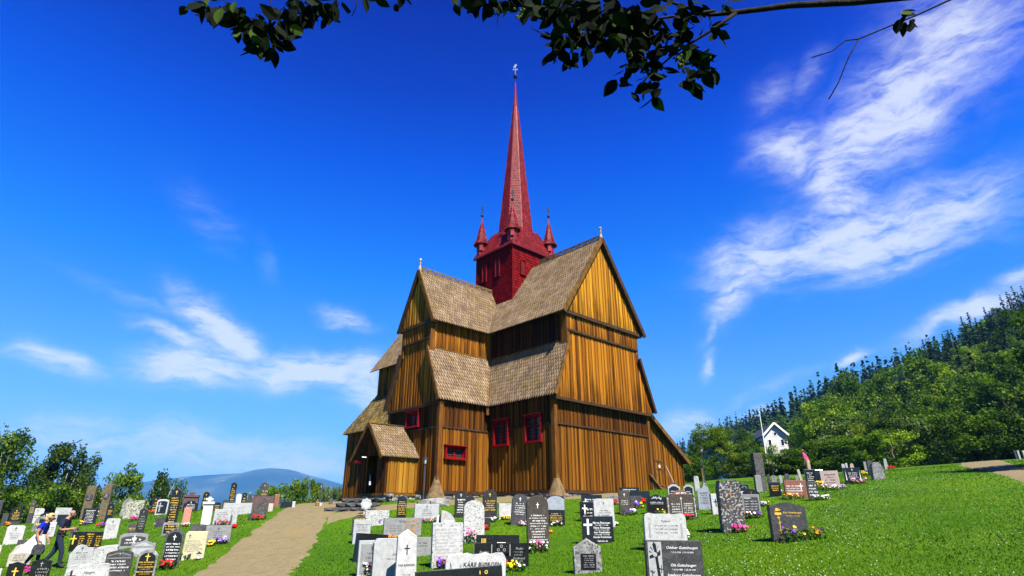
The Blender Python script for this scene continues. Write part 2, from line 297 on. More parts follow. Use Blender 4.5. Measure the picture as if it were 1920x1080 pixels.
def boards(mb, o, d, n, t0, t1, lo, hi, w=.145, proud=.03, m=0, z0=None, skip=()):
    """upright boards on a wall: o + d*t, outward n, lo/hi give the heights at t"""
    k = 0; t = t0; o = np.asarray(o, float)
    while t < t1 - 1e-6:
        ww = min(w * RND.uniform(.8, 1.25), t1 - t); a, b = t, t + ww; e = proud * (k % 2) + RND.uniform(0, .012); r = RND.random()
        segs = [(lo(a), hi(a), lo(b), hi(b))]
        for (h0, h1, g0, g1) in skip:
            if (a + b) / 2 > h0 and (a + b) / 2 < h1:
                nw = []
                for (la, ha, lb, hb) in segs: nw += [(la, min(ha, g0), lb, min(hb, g0)), (max(la, g1), ha, max(lb, g1), hb)]
                segs = nw
        for la, ha, lb, hb in segs:
            if max(ha - la, hb - lb) < .02: continue
            ha = max(ha, la); hb = max(hb, lb); zr = z0 if z0 is not None else min(la, lb)
            gp = .008; A, B, Cc, D = (o + d * x + n * e + UP * z for x, z in ((a + gp, la), (b - gp, lb), (b - gp, hb), (a + gp, ha)))
            uu = t0 * 7.3 + RND.random() * .02
            mb.face([A, B, Cc, D], m, r, [(a + uu, la - zr), (b + uu, lb - zr), (b + uu, hb - zr), (a + uu, ha - zr)])
            for P, Q, u_ in ((A, D, a), (Cc, B, b)):
                mb.face([P - n * .07, P, Q, Q - n * .07], m, r * .6, [(u_, la - zr), (u_, la - zr), (u_ + .01, ha - zr), (u_, ha - zr)])
            mb.face([A - n * .07, B - n * .07, B, A], m, r * .5, [(a, 0), (b, 0), (b, .01), (a, .01)])
        t = b; k += 1
def shingles(mb, e0, e1, t1, t0, w=.19, row=.25, m=0, thick=.05, back=1, pt=.75):
    """rows of pointed shingles on the slope eave e0-e1, top t0-t1, over a backing slab"""
    e0, e1, t1, t0 = (np.asarray(x, float) for x in (e0, e1, t1, t0))
    L = np.linalg.norm((t0 + t1) / 2 - (e0 + e1) / 2); ax = (e1 - e0); ax /= np.linalg.norm(ax)
    s = (t0 + t1) / 2 - (e0 + e1) / 2; s -= ax * (s @ ax); s /= np.linalg.norm(s); n = np.cross(ax, s)
    if n[2] < 0: n = -n
    rows = max(1, int(L / row)); rh = L / rows
    o = e0
    for j in range(rows):
        f = j / rows; a = e0 + (t0 - e0) * f; b = e1 + (t1 - e1) * f; La, Lb = (a - o) @ ax, (b - o) @ ax
        y0 = L * f; x = math.floor(La / w) * w + (w / 2 if j % 2 else 0)
        while x < Lb + w / 2:
            if x > La - w * .3 and x < Lb + w * .3:
                g = w * .40; l0 = max(x - g, La); r0 = min(x + g, Lb)
                if r0 - l0 > w * .3:
                    jz = RND.uniform(-.006, .008); jy = RND.uniform(-.015, .015)
                    def Q(xx, yy, zz): return o + ax * xx + s * (y0 + yy + jy) + n * (zz + jz)
                    xm = min(max(x, l0), r0); th = .028
                    P = [Q(xm, -.32 * rh, .05), Q(r0, pt * rh - .32 * rh, .045), Q(r0, 1.15 * rh, .008), Q(l0, 1.15 * rh, .008), Q(l0, pt * rh - .32 * rh, .045)]
                    r = RND.random(); mb.face(P, m, r)
                    lo_ = [p - n * th for p in (P[4], P[0], P[1])]
                    mb.face([P[4], lo_[0], lo_[1], P[0]], m, r * .5); mb.face([P[0], lo_[1], lo_[2], P[1]], m, r * .5)
            x += w
    q = [e0, e1, t1, t0]; lo_ = [p - n * thick for p in q]
    mb.face(q, back, .5); mb.face(lo_[::-1], back, .5)
    for i in range(4): mb.face([q[i], lo_[i], lo_[(i + 1) % 4], q[(i + 1) % 4]], back, .5)
QA, PB = 28.05, 29.80           # ridge lines of the two arms
ZS, ZB, ZW, ZE, ZT, ZU, ZV = 3.02, 6.36, 7.75, 7.88, 11.2, 13.05, 12.88   # sill, batten, wall top, skirt eave, skirt top, upper wall top, eave
# half widths (lower wall, skirt eave, upper wall, roof eave)
AL, AS, AU, AE = 4.42, 4.78, 3.42, 4.0
BL, BS, BU, BE = 2.62, 2.86, 1.46, 1.92
GA, GB = 21.78, 19.87           # gable planes
ARZ, BRZ = 18.75, 16.65         # ridges
def gable(plane, axis, cen, half, roofz, jet, names, mats, wins=()):
    """gable end: axis 'A' faces -E1, 'B' faces -E2; four boarded layers, each stepping out over the one below"""
    lw, se, uw, re = half
    if axis == 'A': O = lambda t, z, j: W(plane - j, cen + t, z); d, n = E2, -E1
    else: O = lambda t, z, j: W(cen - t, plane - j, z); d, n = -E1, -E2
    mb = MB()   # lower wall with a batten across
    boards(mb, O(-lw, 0, 0), d, n, 0, 2 * lw, lambda t: ZS - .1, lambda t: ZB, z0=ZS)
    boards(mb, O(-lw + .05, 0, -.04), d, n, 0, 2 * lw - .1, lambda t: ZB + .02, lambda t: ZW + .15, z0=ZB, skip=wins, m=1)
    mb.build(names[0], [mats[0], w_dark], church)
    mb = MB()   # skirt-level panel
    prof = lambda t: ZE + (se - .12 - abs(t - se)) / (se - uw) * (ZT - ZE) if abs(t - se) > uw else 99
    boards(mb, O(-se, 0, jet[0]), d, n, .05, 2 * se - .05, lambda t: ZE - .1, lambda t: min(prof(t), 11.85), z0=ZE)
    mb.build(names[1], mats[1], church)
    mb = MB()   # narrow band under the gable
    boards(mb, O(-uw, 0, jet[0] + .05), d, n, 0, 2 * uw, lambda t: 11.87, lambda t: ZU + .1, z0=11.87)
    mb.build(names[2], mats[2], church)
    mb = MB(); bot = ZV + .12; k = (roofz - .22 - ZV) / re; r2 = re - .12
    boards(mb, O(-r2, 0, jet[1]), d, n, .1, 2 * r2 - .1, lambda t: bot, lambda t: max(bot, roofz - .35 - abs(t - r2) * k), z0=bot)
    mb.build(names[3], mats[3], church)
    def beam(nm, j0, j1, h, z0, z1): tb = MB(); tb.box(O(0, 0, 0), d, n, -h, h, j0, j1, z0, z1); tb.build(nm, w_black, church)
    beam('sill_beam', -.3, .10, lw + .06, 2.74, ZS - .11); beam('batten', -.02, .10, lw + .01, ZB - .05, ZB + .045); beam('drip_board', -.1, jet[0] + .06, se - .1, ZE - .26, ZE - .11)
    beam('drip_board', 0, jet[0] + .13, uw + .05, 11.76, 11.88); beam('drip_board', -.1, jet[1] + .10, re - .05, ZV - .1, ZV + .11)
    for s in (-1, 1):
        tb = MB(); tb.box(O(0, 0, 0), d, n, s * lw - .13, s * lw + .13, -.13, .13, 2.72, ZE); tb.build('corner_post', w_trimb, church)
        tb = MB(); tb.box(O(0, 0, 0), d, n, s * uw - .12, s * uw + .12, -.1, jet[0] + .09, ZT - .2, ZU); tb.build('corner_post', w_trimb, church)
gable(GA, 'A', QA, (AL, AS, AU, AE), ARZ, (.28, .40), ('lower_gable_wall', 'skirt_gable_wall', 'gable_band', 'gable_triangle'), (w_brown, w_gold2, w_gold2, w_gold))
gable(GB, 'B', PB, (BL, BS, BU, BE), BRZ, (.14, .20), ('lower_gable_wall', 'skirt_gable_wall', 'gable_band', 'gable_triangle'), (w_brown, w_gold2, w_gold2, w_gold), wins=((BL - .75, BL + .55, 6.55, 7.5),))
# side walls
mb = MB(); w1 = (25.38, 26.6, 5.48, 6.98); w2 = (22.68, 23.92, 5.46, 6.95)
PBR = PB - BL
sk = ((w1[0] - GA, w1[1] - GA, w1[2], w1[3]), (w2[0] - GA, w2[1] - GA, w2[2], w2[3]))
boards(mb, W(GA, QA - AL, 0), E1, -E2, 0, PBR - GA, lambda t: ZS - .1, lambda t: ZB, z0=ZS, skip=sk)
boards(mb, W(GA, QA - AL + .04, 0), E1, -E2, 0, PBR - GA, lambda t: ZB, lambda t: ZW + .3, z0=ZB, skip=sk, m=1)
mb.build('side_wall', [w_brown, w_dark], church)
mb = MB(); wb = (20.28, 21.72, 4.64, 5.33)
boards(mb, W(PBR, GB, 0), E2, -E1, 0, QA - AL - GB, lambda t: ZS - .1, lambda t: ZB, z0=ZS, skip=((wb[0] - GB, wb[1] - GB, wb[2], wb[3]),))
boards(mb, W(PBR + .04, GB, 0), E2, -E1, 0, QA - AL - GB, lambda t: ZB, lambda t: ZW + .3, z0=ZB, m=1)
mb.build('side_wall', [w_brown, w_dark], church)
mb = MB()
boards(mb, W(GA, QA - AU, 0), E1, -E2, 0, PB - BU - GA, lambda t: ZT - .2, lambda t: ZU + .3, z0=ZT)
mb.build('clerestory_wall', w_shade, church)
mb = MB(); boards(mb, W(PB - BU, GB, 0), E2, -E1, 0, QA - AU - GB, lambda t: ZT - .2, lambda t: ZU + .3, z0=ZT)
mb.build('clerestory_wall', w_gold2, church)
# nave beyond the near arm
NP, NU = 45.0, 42.6; wn = (41.95, 43.0, 5.5, 7.2); p0 = PB + BL
mb = MB(); boards(mb, W(p0, QA - AL, 0), E1, -E2, 0, NP - p0, lambda t: ZS - .1, lambda t: ZW + .3, z0=ZS, skip=((wn[0] - p0, wn[1] - p0, wn[2], wn[3]),)); mb.build('nave_wall', w_brown, church)
mb = MB(); boards(mb, W(NP, QA - AL, 0), E2, E1, 0, 2 * AL, lambda t: ZS - .1, lambda t: ZW + .3, z0=ZS); mb.build('nave_wall', w_brown, church)
mb = MB(); boards(mb, W(PB + BU, QA - AU, 0), E1, -E2, 0, NU - PB - BU, lambda t: ZT - .7, lambda t: ZU + .3, z0=ZT); mb.build('clerestory_wall', w_gold2, church)
mb = MB(); boards(mb, W(NU, QA - AU, 0), E2, E1, 0, 2 * AU, lambda t: ZT - .7, lambda t: min(ZU, 99) + max(0, (AU - abs(t - AU))) * 1.4, z0=ZT); mb.build('clerestory_wall', w_brown, church)
# far side walls close the body
mb = MB(); boards(mb, W(GA, QA + AL, 0), E1, E2, 0, NP - GA, lambda t: ZS - .1, lambda t: ZW + .3, z0=ZS, w=.3); mb.build('side_wall', w_brown, church)
mb = MB(); boards(mb, W(GA, QA + AU, 0), E1, E2, 0, NU - GA, lambda t: ZT - .2, lambda t: ZU + .3, z0=ZT, w=.3); mb.build('clerestory_wall', w_brown, church)
mb = MB(); boards(mb, W(PB + BL, GB, 0), E2, E1, 0, QA - AL - GB, lambda t: ZS - .1, lambda t: ZW + .3, z0=ZS); mb.build('side_wall', w_brown, church)
mb = MB(); boards(mb, W(PB + BU, GB, 0), E2, E1, 0, QA - AU - GB, lambda t: ZT - .2, lambda t: ZU + .3, z0=ZT); mb.build('clerestory_wall', w_gold2, church)
# roofs
def roofs(name, quads, mat=None, **k):
    mb = MB()
    for q in quads: shingles(mb, *q, **k)
    return mb.build(name, [mat or shingle, under], church)
va = GA - .66; vb = GB - .34
zA = lambda dq: ARZ - dq * (ARZ - ZV) / AE
roofs('main_roof', [(W(va, QA - AE, ZV), W(NU + .45, QA - AE, ZV), W(NU + .45, QA, ARZ), W(va, QA, ARZ))])
roofs('main_roof', [(W(NU + .45, QA + AE, ZV), W(va, QA + AE, ZV), W(va, QA, ARZ), W(NU + .45, QA, ARZ))], w=.3, row=.4)
qe = QA - (ARZ - BRZ) / (ARZ - ZV) * AE + .3
roofs('arm_roof', [(W(PB - BE, qe - 1.5, ZV), W(PB - BE, vb, ZV), W(PB, vb, BRZ), W(PB, qe, BRZ))])
roofs('arm_roof', [(W(PB + BE, vb, ZV), W(PB + BE, qe - 1.5, ZV), W(PB, qe, BRZ), W(PB, vb, BRZ))])
# pent skirts, mitred where the arms meet
roofs('skirt_roof', [(W(GA - .50, QA - AS, ZE), W(PB - BS, QA - AS, ZE), W(PB - BU, QA - AU, ZT), W(GA - .50, QA - AU, ZT))])
roofs('skirt_roof', [(W(PB - BS, QA - AS, ZE), W(PB - BS, GB - .36, ZE), W(PB - BU, GB - .36, ZT), W(PB - BU, QA - AU, ZT))])
roofs('skirt_roof', [(W(PB + BS, GB - .36, ZE), W(PB + BS, QA - AS, ZE), W(PB + BU, QA - AU, ZT), W(PB + BU, GB - .36, ZT))])
roofs('nave_skirt_roof', [(W(PB + BS, QA - AS, ZE), W(NP + .2, QA - AS, ZE), W(NU, QA - AU, ZT - .5), W(PB + BU, QA - AU, ZT - .5)),
                          (W(NP + .2, QA - AS, ZE), W(NP + .2, QA + AS, ZE), W(NU, QA + AU, ZT - .5), W(NU, QA - AU, ZT - .5))], mat=shingle_old, w=.2, row=.26)
roofs('skirt_roof', [(W(NP + .2, QA + AS, ZE), W(GA - .5, QA + AS, ZE), W(GA - .5, QA + AU, ZT), W(NU, QA + AU, ZT))], w=.3, row=.4)
# eave trims, ridge boards with carved holes, bargeboards, finials
tb = MB()
def barge(a, b, n, w=.26, th=.07, m=0):
    tb = MB(); tb.bar(a, b, th, w, up=(0, 0, 1)); tb.build('bargeboard', [w_trim, w_black][m], church)
for s in (-1, 1):
    barge(W(va - .02, QA + s * (AE + .05), ZV - .1), W(va - .02, QA, ARZ + .06), -E1, .30, .08, 0 if s < 0 else 1)
    barge(W(PB + s * (BE + .05), vb - .02, ZV - .12), W(PB, vb - .02, BRZ + .05), -E2, .26, .08, 0 if s < 0 else 1)
    barge(W(GA - .52, QA + s * (AS + .03), ZE - .06), W(GA - .52, QA + s * (AU + .02), ZT + .05), -E1, .2, .08, 0 if s < 0 else 1)
    barge(W(PB + s * (BS + .03), GB - .38, ZE - .06), W(PB + s * (BU + .02), GB - .38, ZT + .05), -E2, .2, .08, 0 if s < 0 else 1)
tb = MB()
tb.bar(W(GA - .3, QA - AU - .03, ZT + .05), W(PB - BU, QA - AU - .03, ZT + .05), .05, .09)
tb.bar(W(PB - BU - .03, GB - .2, ZT + .05), W(PB - BU - .03, QA - AU, ZT + .05), .05, .09)
for p_, q_ in ((PB - BS + .03, QA - AS + .03),): tb.bar(W(p_, q_, ZE - .12), W(p_, q_, ZE - .55), .16, .16, up=(1, 0, 0))
tb.bar(W(PB - BS, QA - AS, ZE + .05), W(PB - BU, QA - AU, ZT + .06), .14, .05, m=0)
tb.bar(W(PB - BE + .1, QA - AE + .05, ZV + .06), W(PB, qe - .15, BRZ + .02), .13, .06, m=1)
tb.build('eave_trim', [w_trim, MAT('copper_valley', [(.3, (.22, .07, .04)), (.7, (.36, .13, .08))], scale=4, rough=.6)], church)
for o_, d_, n_, L_, bt in ((W(GA, QA - AL, 0), E1, -E2, PBR - GA, 1), (W(PBR, GB, 0), E2, -E1, QA - AL - GB, 1), (W(p0, QA - AL, 0), E1, -E2, NP - p0, 0)):
    tb = MB(); tb.box(o_, d_, n_, 0, L_, -.3, .10, 2.74, ZS - .11); tb.build('sill_beam', w_black, church)
    if bt: tb = MB(); tb.box(o_, d_, n_, .14, L_, -.02, .075, ZB - .05, ZB + .04); tb.build('batten', w_black, church)
def crest(p, q, d, L, z):
    mb = MB(); n = np.cross(d, UP); o = W(p, q, z)
    mb.box(o, d, n, 0, L, -.04, .04, -.02, .10); mb.box(o, d, n, 0, L, -.03, .03, .28, .36)
    k = 0
    while k * .62 < L - .3:
        x = k * .62; mb.box(o, d, n, x, x + .1, -.03, .03, .10, .28); mb.bar(o + d * (x + .1) + UP * .12, o + d * (x + .36) + UP * .27, .05, .07); mb.bar(o + d * (x + .36) + UP * .27, o + d * (x + .62) + UP * .12, .05, .07); k += 1
    mb.build('ridge_crest', w_grey, church)
crest(va + .25, QA, E1, 5.6, ARZ + .02); crest(PB, vb + .25, E2, qe - vb - .6, BRZ + .02)
for P in (W(va + .08, QA, ARZ + .05), W(PB, vb + .08, BRZ + .05)):
    mb = MB(); mb.lathe(P, [(.10, -.1), (.11, .16), (.09, .28), (.055, .38), (.05, .50), (.085, .54), (.06, .59), (.04, .64), (.05, .68), (.085, .73), (.10, .80), (.075, .88), (.02, .92)], 12)
    mb.build('finial', MAT('finial_paint', [(.35, (.16, .09, .06)), (.6, (.34, .31, .27))], scale=7, rough=.6), church, smooth=True)
# windows
def window(o, d, n, w_, h_, casing=.10, cols=2, rows=3, deep=.10):
    mb = MB(); casing += .08
    for x0, x1, z0, z1 in ((-.03, .05, 0, h_), (w_ - .05, w_ + .03, 0, h_), (.05, w_ - .05, 0, .06), (.05, w_ - .05, h_ - .06, h_)): mb.box(o, d, n, x0, x1, -deep, casing, z0, z1)
    mb.box(o, d, n, -.08, w_ + .08, -.02, casing + .08, h_ + .003, h_ + .05)
    mb.box(o, d, n, -.07, w_ + .07, -.02, casing + .06, -.06, -.003)
    fr = mb.build('window', redtrim, church); fr['label'] = None or 'red painted timber window with small leaded panes'
    mb = MB(); s = .06; iw = w_ - .1
    for c in range(cols):
        a = .05 + iw * c / cols; b = .05 + iw * (c + 1) / cols
        for x0, x1, z0, z1 in ((a + .003, a + s, 0.063, h_ - 0.063), (b - s, b - .003, 0.063, h_ - 0.063), (a + s, b - s, 0.063, 0.063 + s), (a + s, b - s, h_ - 0.063 - s, h_ - 0.063)): mb.box(o, d, n, x0, x1, -deep * .6, .0, z0, z1)
    mb.build('sash', redtrim, fr)
    mb = MB(); mb.box(o, d, n, .05, w_ - .05, -.10, -.075, .06, h_ - .06); mb.build('pane', glassm, fr)
    mb = MB()
    for c in range(cols):
        a = .05 + iw * c / cols + s; b = .05 + iw * (c + 1) / cols - s
        for k in (1, 2): x = a + (b - a) * k / 3; mb.box(o, d, n, x - .008, x + .008, -.072, -.06, 0.125, h_ - .125)
        for k in range(1, rows * 2): z = .125 + (h_ - .25) * k / rows / 2; mb.box(o, d, n, a, b, -.072, -.061, z - .008, z + .008)
    mb.build('lead_bars', lead, fr)
window(W(w1[0], QA - AL, w1[2]), E1, -E2, w1[1] - w1[0], w1[3] - w1[2], casing=.12)
window(W(w2[0], QA - AL, w2[2]), E1, -E2, w2[1] - w2[0], w2[3] - w2[2], casing=.12)
window(W(PBR, wb[0], wb[2]), E2, -E1, wb[1] - wb[0], wb[3] - wb[2], rows=2)
window(W(PB - .55 - .1, GB, 6.57), E1, -E2, 1.26, .93, rows=2)
window(W(wn[0], QA - AL, wn[2]), E1, -E2, wn[1] - wn[0], wn[3] - wn[2], casing=.16)
# tower and spire
TPc, TQc = 29.65, 28.25; XP0, XP1, XQ0, XQ1 = 27.65, 31.62, 26.0, 30.4
mb = MB()
for d, n, o, L2 in ((E2, -E1, W(XP0, XQ0, 0), XQ1 - XQ0), (-E1, -E2, W(XP1, XQ0, 0), XP1 - XP0), (-E2, E1, W(XP1, XQ1, 0), XQ1 - XQ0), (E1, E2, W(XP0, XQ1, 0), XP1 - XP0)):
    # near-vertical painted shingles
    e0 = o + UP * 14.0; e1 = o + d * L2 + UP * 14.0; rr_ = 30; rh = (20.1 - 14) / rr_
    mb.face([e0, e1, e1 + UP * 6.2, e0 + UP * 6.2], 1, .3)
    for j in range(rr_):
        x = (0 if j % 2 else -.08)
        while x < L2:
            a, b = max(0, x + .008), min(L2, x + .152)
            if b - a > .03:
                P = [o + d * xx + n * yy + UP * (14 + j * rh + zz) for xx, yy, zz in ((a, .045, .03), ((a + b) / 2, .05, -.03), (b, .045, .03), (b, .012, rh * 1.05), (a, .012, rh * 1.05))]
                mb.face(P, 0, RND.random()); mb.face([P[0], P[0] - n * .04, P[1] - n * .04, P[1]], 0, .1); mb.face([P[1], P[1] - n * .04, P[2] - n * .04, P[2]], 0, .1)
            x += .16
    mb.box(o, d, n, -.05, .06, -.03, .06, 14, 20.1, 0, .4)
redu = MAT('red_backing', [(.3, (.06, .004, .006)), (.7, (.10, .008, .01))], scale=3, rough=.7)
tower = mb.build('tower', [redwall, redu], church)
mb = MB(); SB = 22.35; hs = 2.45; SR = 1.42
oct_ = lambda r, z: [np.array([*(W(TPc, TQc, 0)[:2]), 0]) + UP * z + (E1 * math.cos(math.pi / 8 + k * math.pi / 4) + E2 * math.sin(math.pi / 8 + k * math.pi / 4)) * r for k in range(8)]
ov = .2; sq = [W(XP1 + ov, XQ1 + ov, 20.1), W(XP0 - ov, XQ1 + ov, 20.1), W(XP0 - ov, XQ0 - ov, 20.1), W(XP1 + ov, XQ0 - ov, 20.1)]
so_ = [W(TPc + a * 1.2, TQc + b * 1.2, SB) for a, b in ((1, 1), (-1, 1), (-1, -1), (1, -1))]
for k in range(4): shingles(mb, sq[k], sq[(k + 1) % 4], so_[(k + 1) % 4], so_[k], w=.15, row=.2)
mb.face(sq[::-1], 1, .4)
for d, n, o, L2 in ((E2, -E1, W(XP0 - ov, XQ0 - ov, 0), XQ1 - XQ0 + 2 * ov), (-E1, -E2, W(XP1 + ov, XQ0 - ov, 0), XP1 - XP0 + 2 * ov)): mb.box(o, d, n, 0, L2, -.05, .03, 19.98, 20.14, 0, .3)
mb.build('spire_skirt', [red, redu], church)
mb = MB(); o1, o2 = oct_(SR, SB - .3), oct_(.17, 34.9)
for k in range(8): shingles(mb, o1[k], o1[(k + 1) % 8], o2[(k + 1) % 8], o2[k], w=.125, row=.24, thick=.02)
for k in range(8): mb.bar(o1[k], o2[k], .07, .05, rr=.7)
spire = mb.build('spire', [red, redu], church)
c0 = W(TPc, TQc, 0)
mb = MB(); mb.lathe(c0, [(.24, 34.8), (.2, 34.95), (.15, 35.4), (.10, 36.2), (.07, 37.3)], 8); mb.build('spire_cap', PLAIN('red_metal', (.16, .012, .014), rough=.4), spire)
mb = MB(); mb.lathe(c0, [(.035, 37.2), (.03, 39.3)], 6); mb.lathe(c0, [(.02, 37.82), (.16, 37.92), (.21, 38.05), (.16, 38.2), (.02, 38.28)], 12); mb.build('ball', iron, spire)
mb = MB(); gm = PLAIN('pale_gilt', (.20, .23, .24), rough=.35)
X = np.array([1., 0, 0]); Yv = np.array([0, 1., 0])
for x0, x1, z0, z1 in ((-.025, .025, 38.3, 39.4), (-.2, .2, 38.78, 38.84), (-.2, -.13, 38.74, 38.92), (.13, .2, 38.74, 38.92), (-.16, .06, 39.1, 39.2), (-.08, .14, 39.2, 39.32), (.02, .11, 39.32, 39.44), (-.14, .02, 39.02, 39.1)): mb.box(c0 - Yv * .004 * x1, X, Yv, x0, x1, -.02 - .002 * z1 % .01, .02, z0, z1)
mb.build('weathercock', gm, spire)
for a, b in ((-1, -1), (1, -1), (-1, 1), (1, 1)):
    c = W(XP1 - .22 if a > 0 else XP0 + .22, XQ1 - .22 if b > 0 else XQ0 + .22, 0)
    mb = MB(); mb.lathe(c, [(.1, 20.05), (.36, 20.3), (.40, 20.4), (.40, 21.5)], 8, 0, .5); mb.box(c, X, Yv, -.13, .13, -.47, -.40, 20.7, 21.35, 0, .9); tu = mb.build('turret', [red], church)
    mb = MB(); ob = lambda r, z: [c + UP * z + (E1 * math.cos(math.pi / 8 + k * math.pi / 4) + E2 * math.sin(math.pi / 8 + k * math.pi / 4)) * r for k in range(8)]
    r1, r2_, r3 = ob(.60, 21.3), ob(.41, 21.72), ob(.06, 23.3)
    for k in range(8):
        shingles(mb, r1[k], r1[(k + 1) % 8], r2_[(k + 1) % 8], r2_[k], w=.11, row=.15, thick=.02); shingles(mb, r2_[k], r2_[(k + 1) % 8], r3[(k + 1) % 8], r3[k], w=.11, row=.18, thick=.02)
    mb.face(r1[::-1], 1, .3); mb.lathe(c, [(.09, 23.15), (.05, 23.5), (.03, 23.8)], 8); mb.build('turret_roof', [red, redu], tu)
    mb = MB(); mb.lathe(c, [(.02, 23.75), (.02, 24.75)], 6); mb.lathe(c, [(.02, 23.81), (.12, 23.90), (.12, 24.00), (.02, 24.09)], 10); mb.box(c, X, Yv, -.12, .14, -.012, .012, 24.47, 24.57); mb.box(c, X, Yv, -.03, .12, -.014, .014, 24.31, 24.39); mb.box(c, X, Yv, -.1, .05, -.013, .013, 24.65, 24.79); mb.build('turret_vane', iron, tu)
def slit(o, d, n, w_, h_):
    mb = MB(); a = w_ / 2
    for x0, x1, z0, z1 in ((0, .07, 0, h_ - a), (w_ - .07, w_, 0, h_ - a)): mb.box(o, d, n, x0, x1, .0, .12, z0, z1)
    mb.box(o, d, n, -.04, w_ + .04, 0, .14, -.07, 0)
    for k in range(6):
        t0, t1 = math.pi * k / 6, math.pi * (k + 1) / 6; cc = o + d * a + UP * (h_ - a)
        P = [cc + d * math.cos(t) * r_ + UP * math.sin(t) * r_ + n * y for t, r_, y in ((t0, a, .12), (t1, a, .12), (t1, a - .07, .12), (t0, a - .07, .12))]
        mb.face(P, 0, .4); mb.face([P[0], P[1], P[1] - n * .12, P[0] - n * .12], 0, .3); mb.face([P[2], P[3], P[3] - n * .12, P[2] - n * .12], 0, .3)
    lw_ = mb.build('louvre_window', redwall, church)
    mb = MB(); mb.box(o, d, n, .06, w_ - .06, .0, .06, 0, h_ - .12, 0, .2)
    mb.build('shutter', redu if n is not None else red, lw_)
slit(W(30.92, XQ0, 17.95), -E1, -E2, .52, 1.5); slit(W(29.45, XQ0, 17.95), -E1, -E2, .52, 1.5); slit(W(XP0, 26.75, 17.9), E2, -E1, .52, 1.2)
# porch
PQ, PC, PH = 17.84, 30.62, 1.48; PWZ, PEZ, PRZ = 4.95, 4.80, 6.62
porch = empty('porch'); porch.parent = church; porch.location = Vector(W(PC, PQ, 2.4)) - church.location
k = (PRZ - PEZ) / (PH + .12)
mb = MB(); boards(mb, W(PC + PH, PQ, 0), -E1, -E2, 0, 2 * PH, lambda t: 2.82, lambda t: PRZ - .15 - abs(t - PH) * k, z0=2.8, skip=((PH - .52, PH + .48, 2.7, 4.85),)); mb.build('porch_front', w_dark, porch)  # front boards darker than the sides: the gable's shadow is in their colour
mb = MB(); boards(mb, W(PC - PH, PQ, 0), E2, -E1, 0, GB - PQ, lambda t: 2.82, lambda t: PWZ, z0=2.8, w=.2); mb.build('porch_wall', w_porch, porch)
mb = MB(); boards(mb, W(PC + PH, PQ, 0), E2, E1, 0, GB - PQ, lambda t: 2.82, lambda t: PWZ, z0=2.8, w=.2); mb.build('porch_wall', w_porch, porch)
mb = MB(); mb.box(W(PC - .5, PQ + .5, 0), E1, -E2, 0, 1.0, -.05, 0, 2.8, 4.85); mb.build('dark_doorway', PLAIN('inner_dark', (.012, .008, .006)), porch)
mb = MB()
shingles(mb, W(PC - PH - .2, GB, PEZ - .1), W(PC - PH - .2, PQ - .5, PEZ - .1), W(PC, PQ - .5, PRZ), W(PC, GB, PRZ), w=.16, row=.2)
shingles(mb, W(PC + PH + .2, PQ - .5, PEZ - .1), W(PC + PH + .2, GB, PEZ - .1), W(PC, GB, PRZ), W(PC, PQ - .5, PRZ), w=.16, row=.2)
mb.build('porch_roof', [shingle, under], porch)
mb = MB()
for s in (-1, 1): mb = MB(); mb.bar(W(PC + s * (PH + .24), PQ - .52, PEZ - .2), W(PC, PQ - .52, PRZ + .05), .07, .2); mb.build('bargeboard', w_trim, porch)
mb = MB(); mb.bar(W(PC, PQ - .5, PRZ + .06), W(PC, GB, PRZ + .06), .16, .05); mb.build('ridge_board', w_trim, porch)
mb = MB(); mb.box(W(PC - PH, PQ, 0), E2, -E1, -.1, GB - PQ, -.2, .08, 2.66, 2.8); mb.box(W(PC + PH, PQ, 0), -E1, -E2, 0, 2 * PH, -.2, .1, 2.66, 2.8); mb.build('sill_beam', w_trim, porch)
mb = MB(); mb.box(W(PC - .06, PQ - .5, 0), -E1, -E2, -.02, .02, .02, .3, 4.7, 4.75); mb.tube([W(PC + .1, PQ - .1, 3.8), W(PC - .35, PQ - .3, 3.42)], .015, 6); mb.lathe(W(PC - .35, PQ - .3, 3.22), [(.07, 0), (.07, .2)], 8); mb.build('door_lantern', white, porch)
# sacristy lean-to on the far right
LP = GA + .12; LQ0, LQ1 = QA + AL + .05, 36.45
lt = empty('lean_to'); lt.parent = church; lt.location = Vector(W(LP, (LQ0 + LQ1) / 2, 2.4)) - church.location
top = lambda t: 7.75 - (7.75 - 5.15) * t / (LQ1 - LQ0)
mb = MB(); boards(mb, W(LP, LQ0, 0), E2, -E1, 0, LQ1 - LQ0, lambda t: 2.9 + .1 * t, lambda t: top(t) - .08, z0=2.9, skip=((.62, 1.42, 2.9, 4.95),)); mb.build('lean_to_wall', w_brown, lt)
mb = MB(); boards(mb, W(LP, LQ1, 0), E1, E2, 0, 6, lambda t: 3.2, lambda t: 5.1, z0=3); mb.build('lean_to_wall', w_brown, lt)
mb = MB(); shingles(mb, W(LP + 6, LQ1 + .35, 4.95), W(LP - .35, LQ1 + .35, 4.95), W(LP - .35, LQ0 - .05, 7.82), W(LP + 6, LQ0 - .05, 7.82), w=.2, row=.3); mb.build('lean_to_roof', [shingle, under], lt)
mb = MB(); mb.bar(W(LP - .37, LQ1 + .38, 4.9), W(LP - .37, LQ0, 7.8), .08, .26); mb.build('bargeboard', w_trim, lt)
mb = MB()
boards(mb, W(LP - .02, LQ0 + .66, 0), E2, -E1, 0, .72, lambda t: 3.1, lambda t: 4.9, z0=3, w=.18, proud=.01); dr = mb.build('door', w_brown, lt)
mb = MB(); o = W(LP, LQ0 + .62, 0)
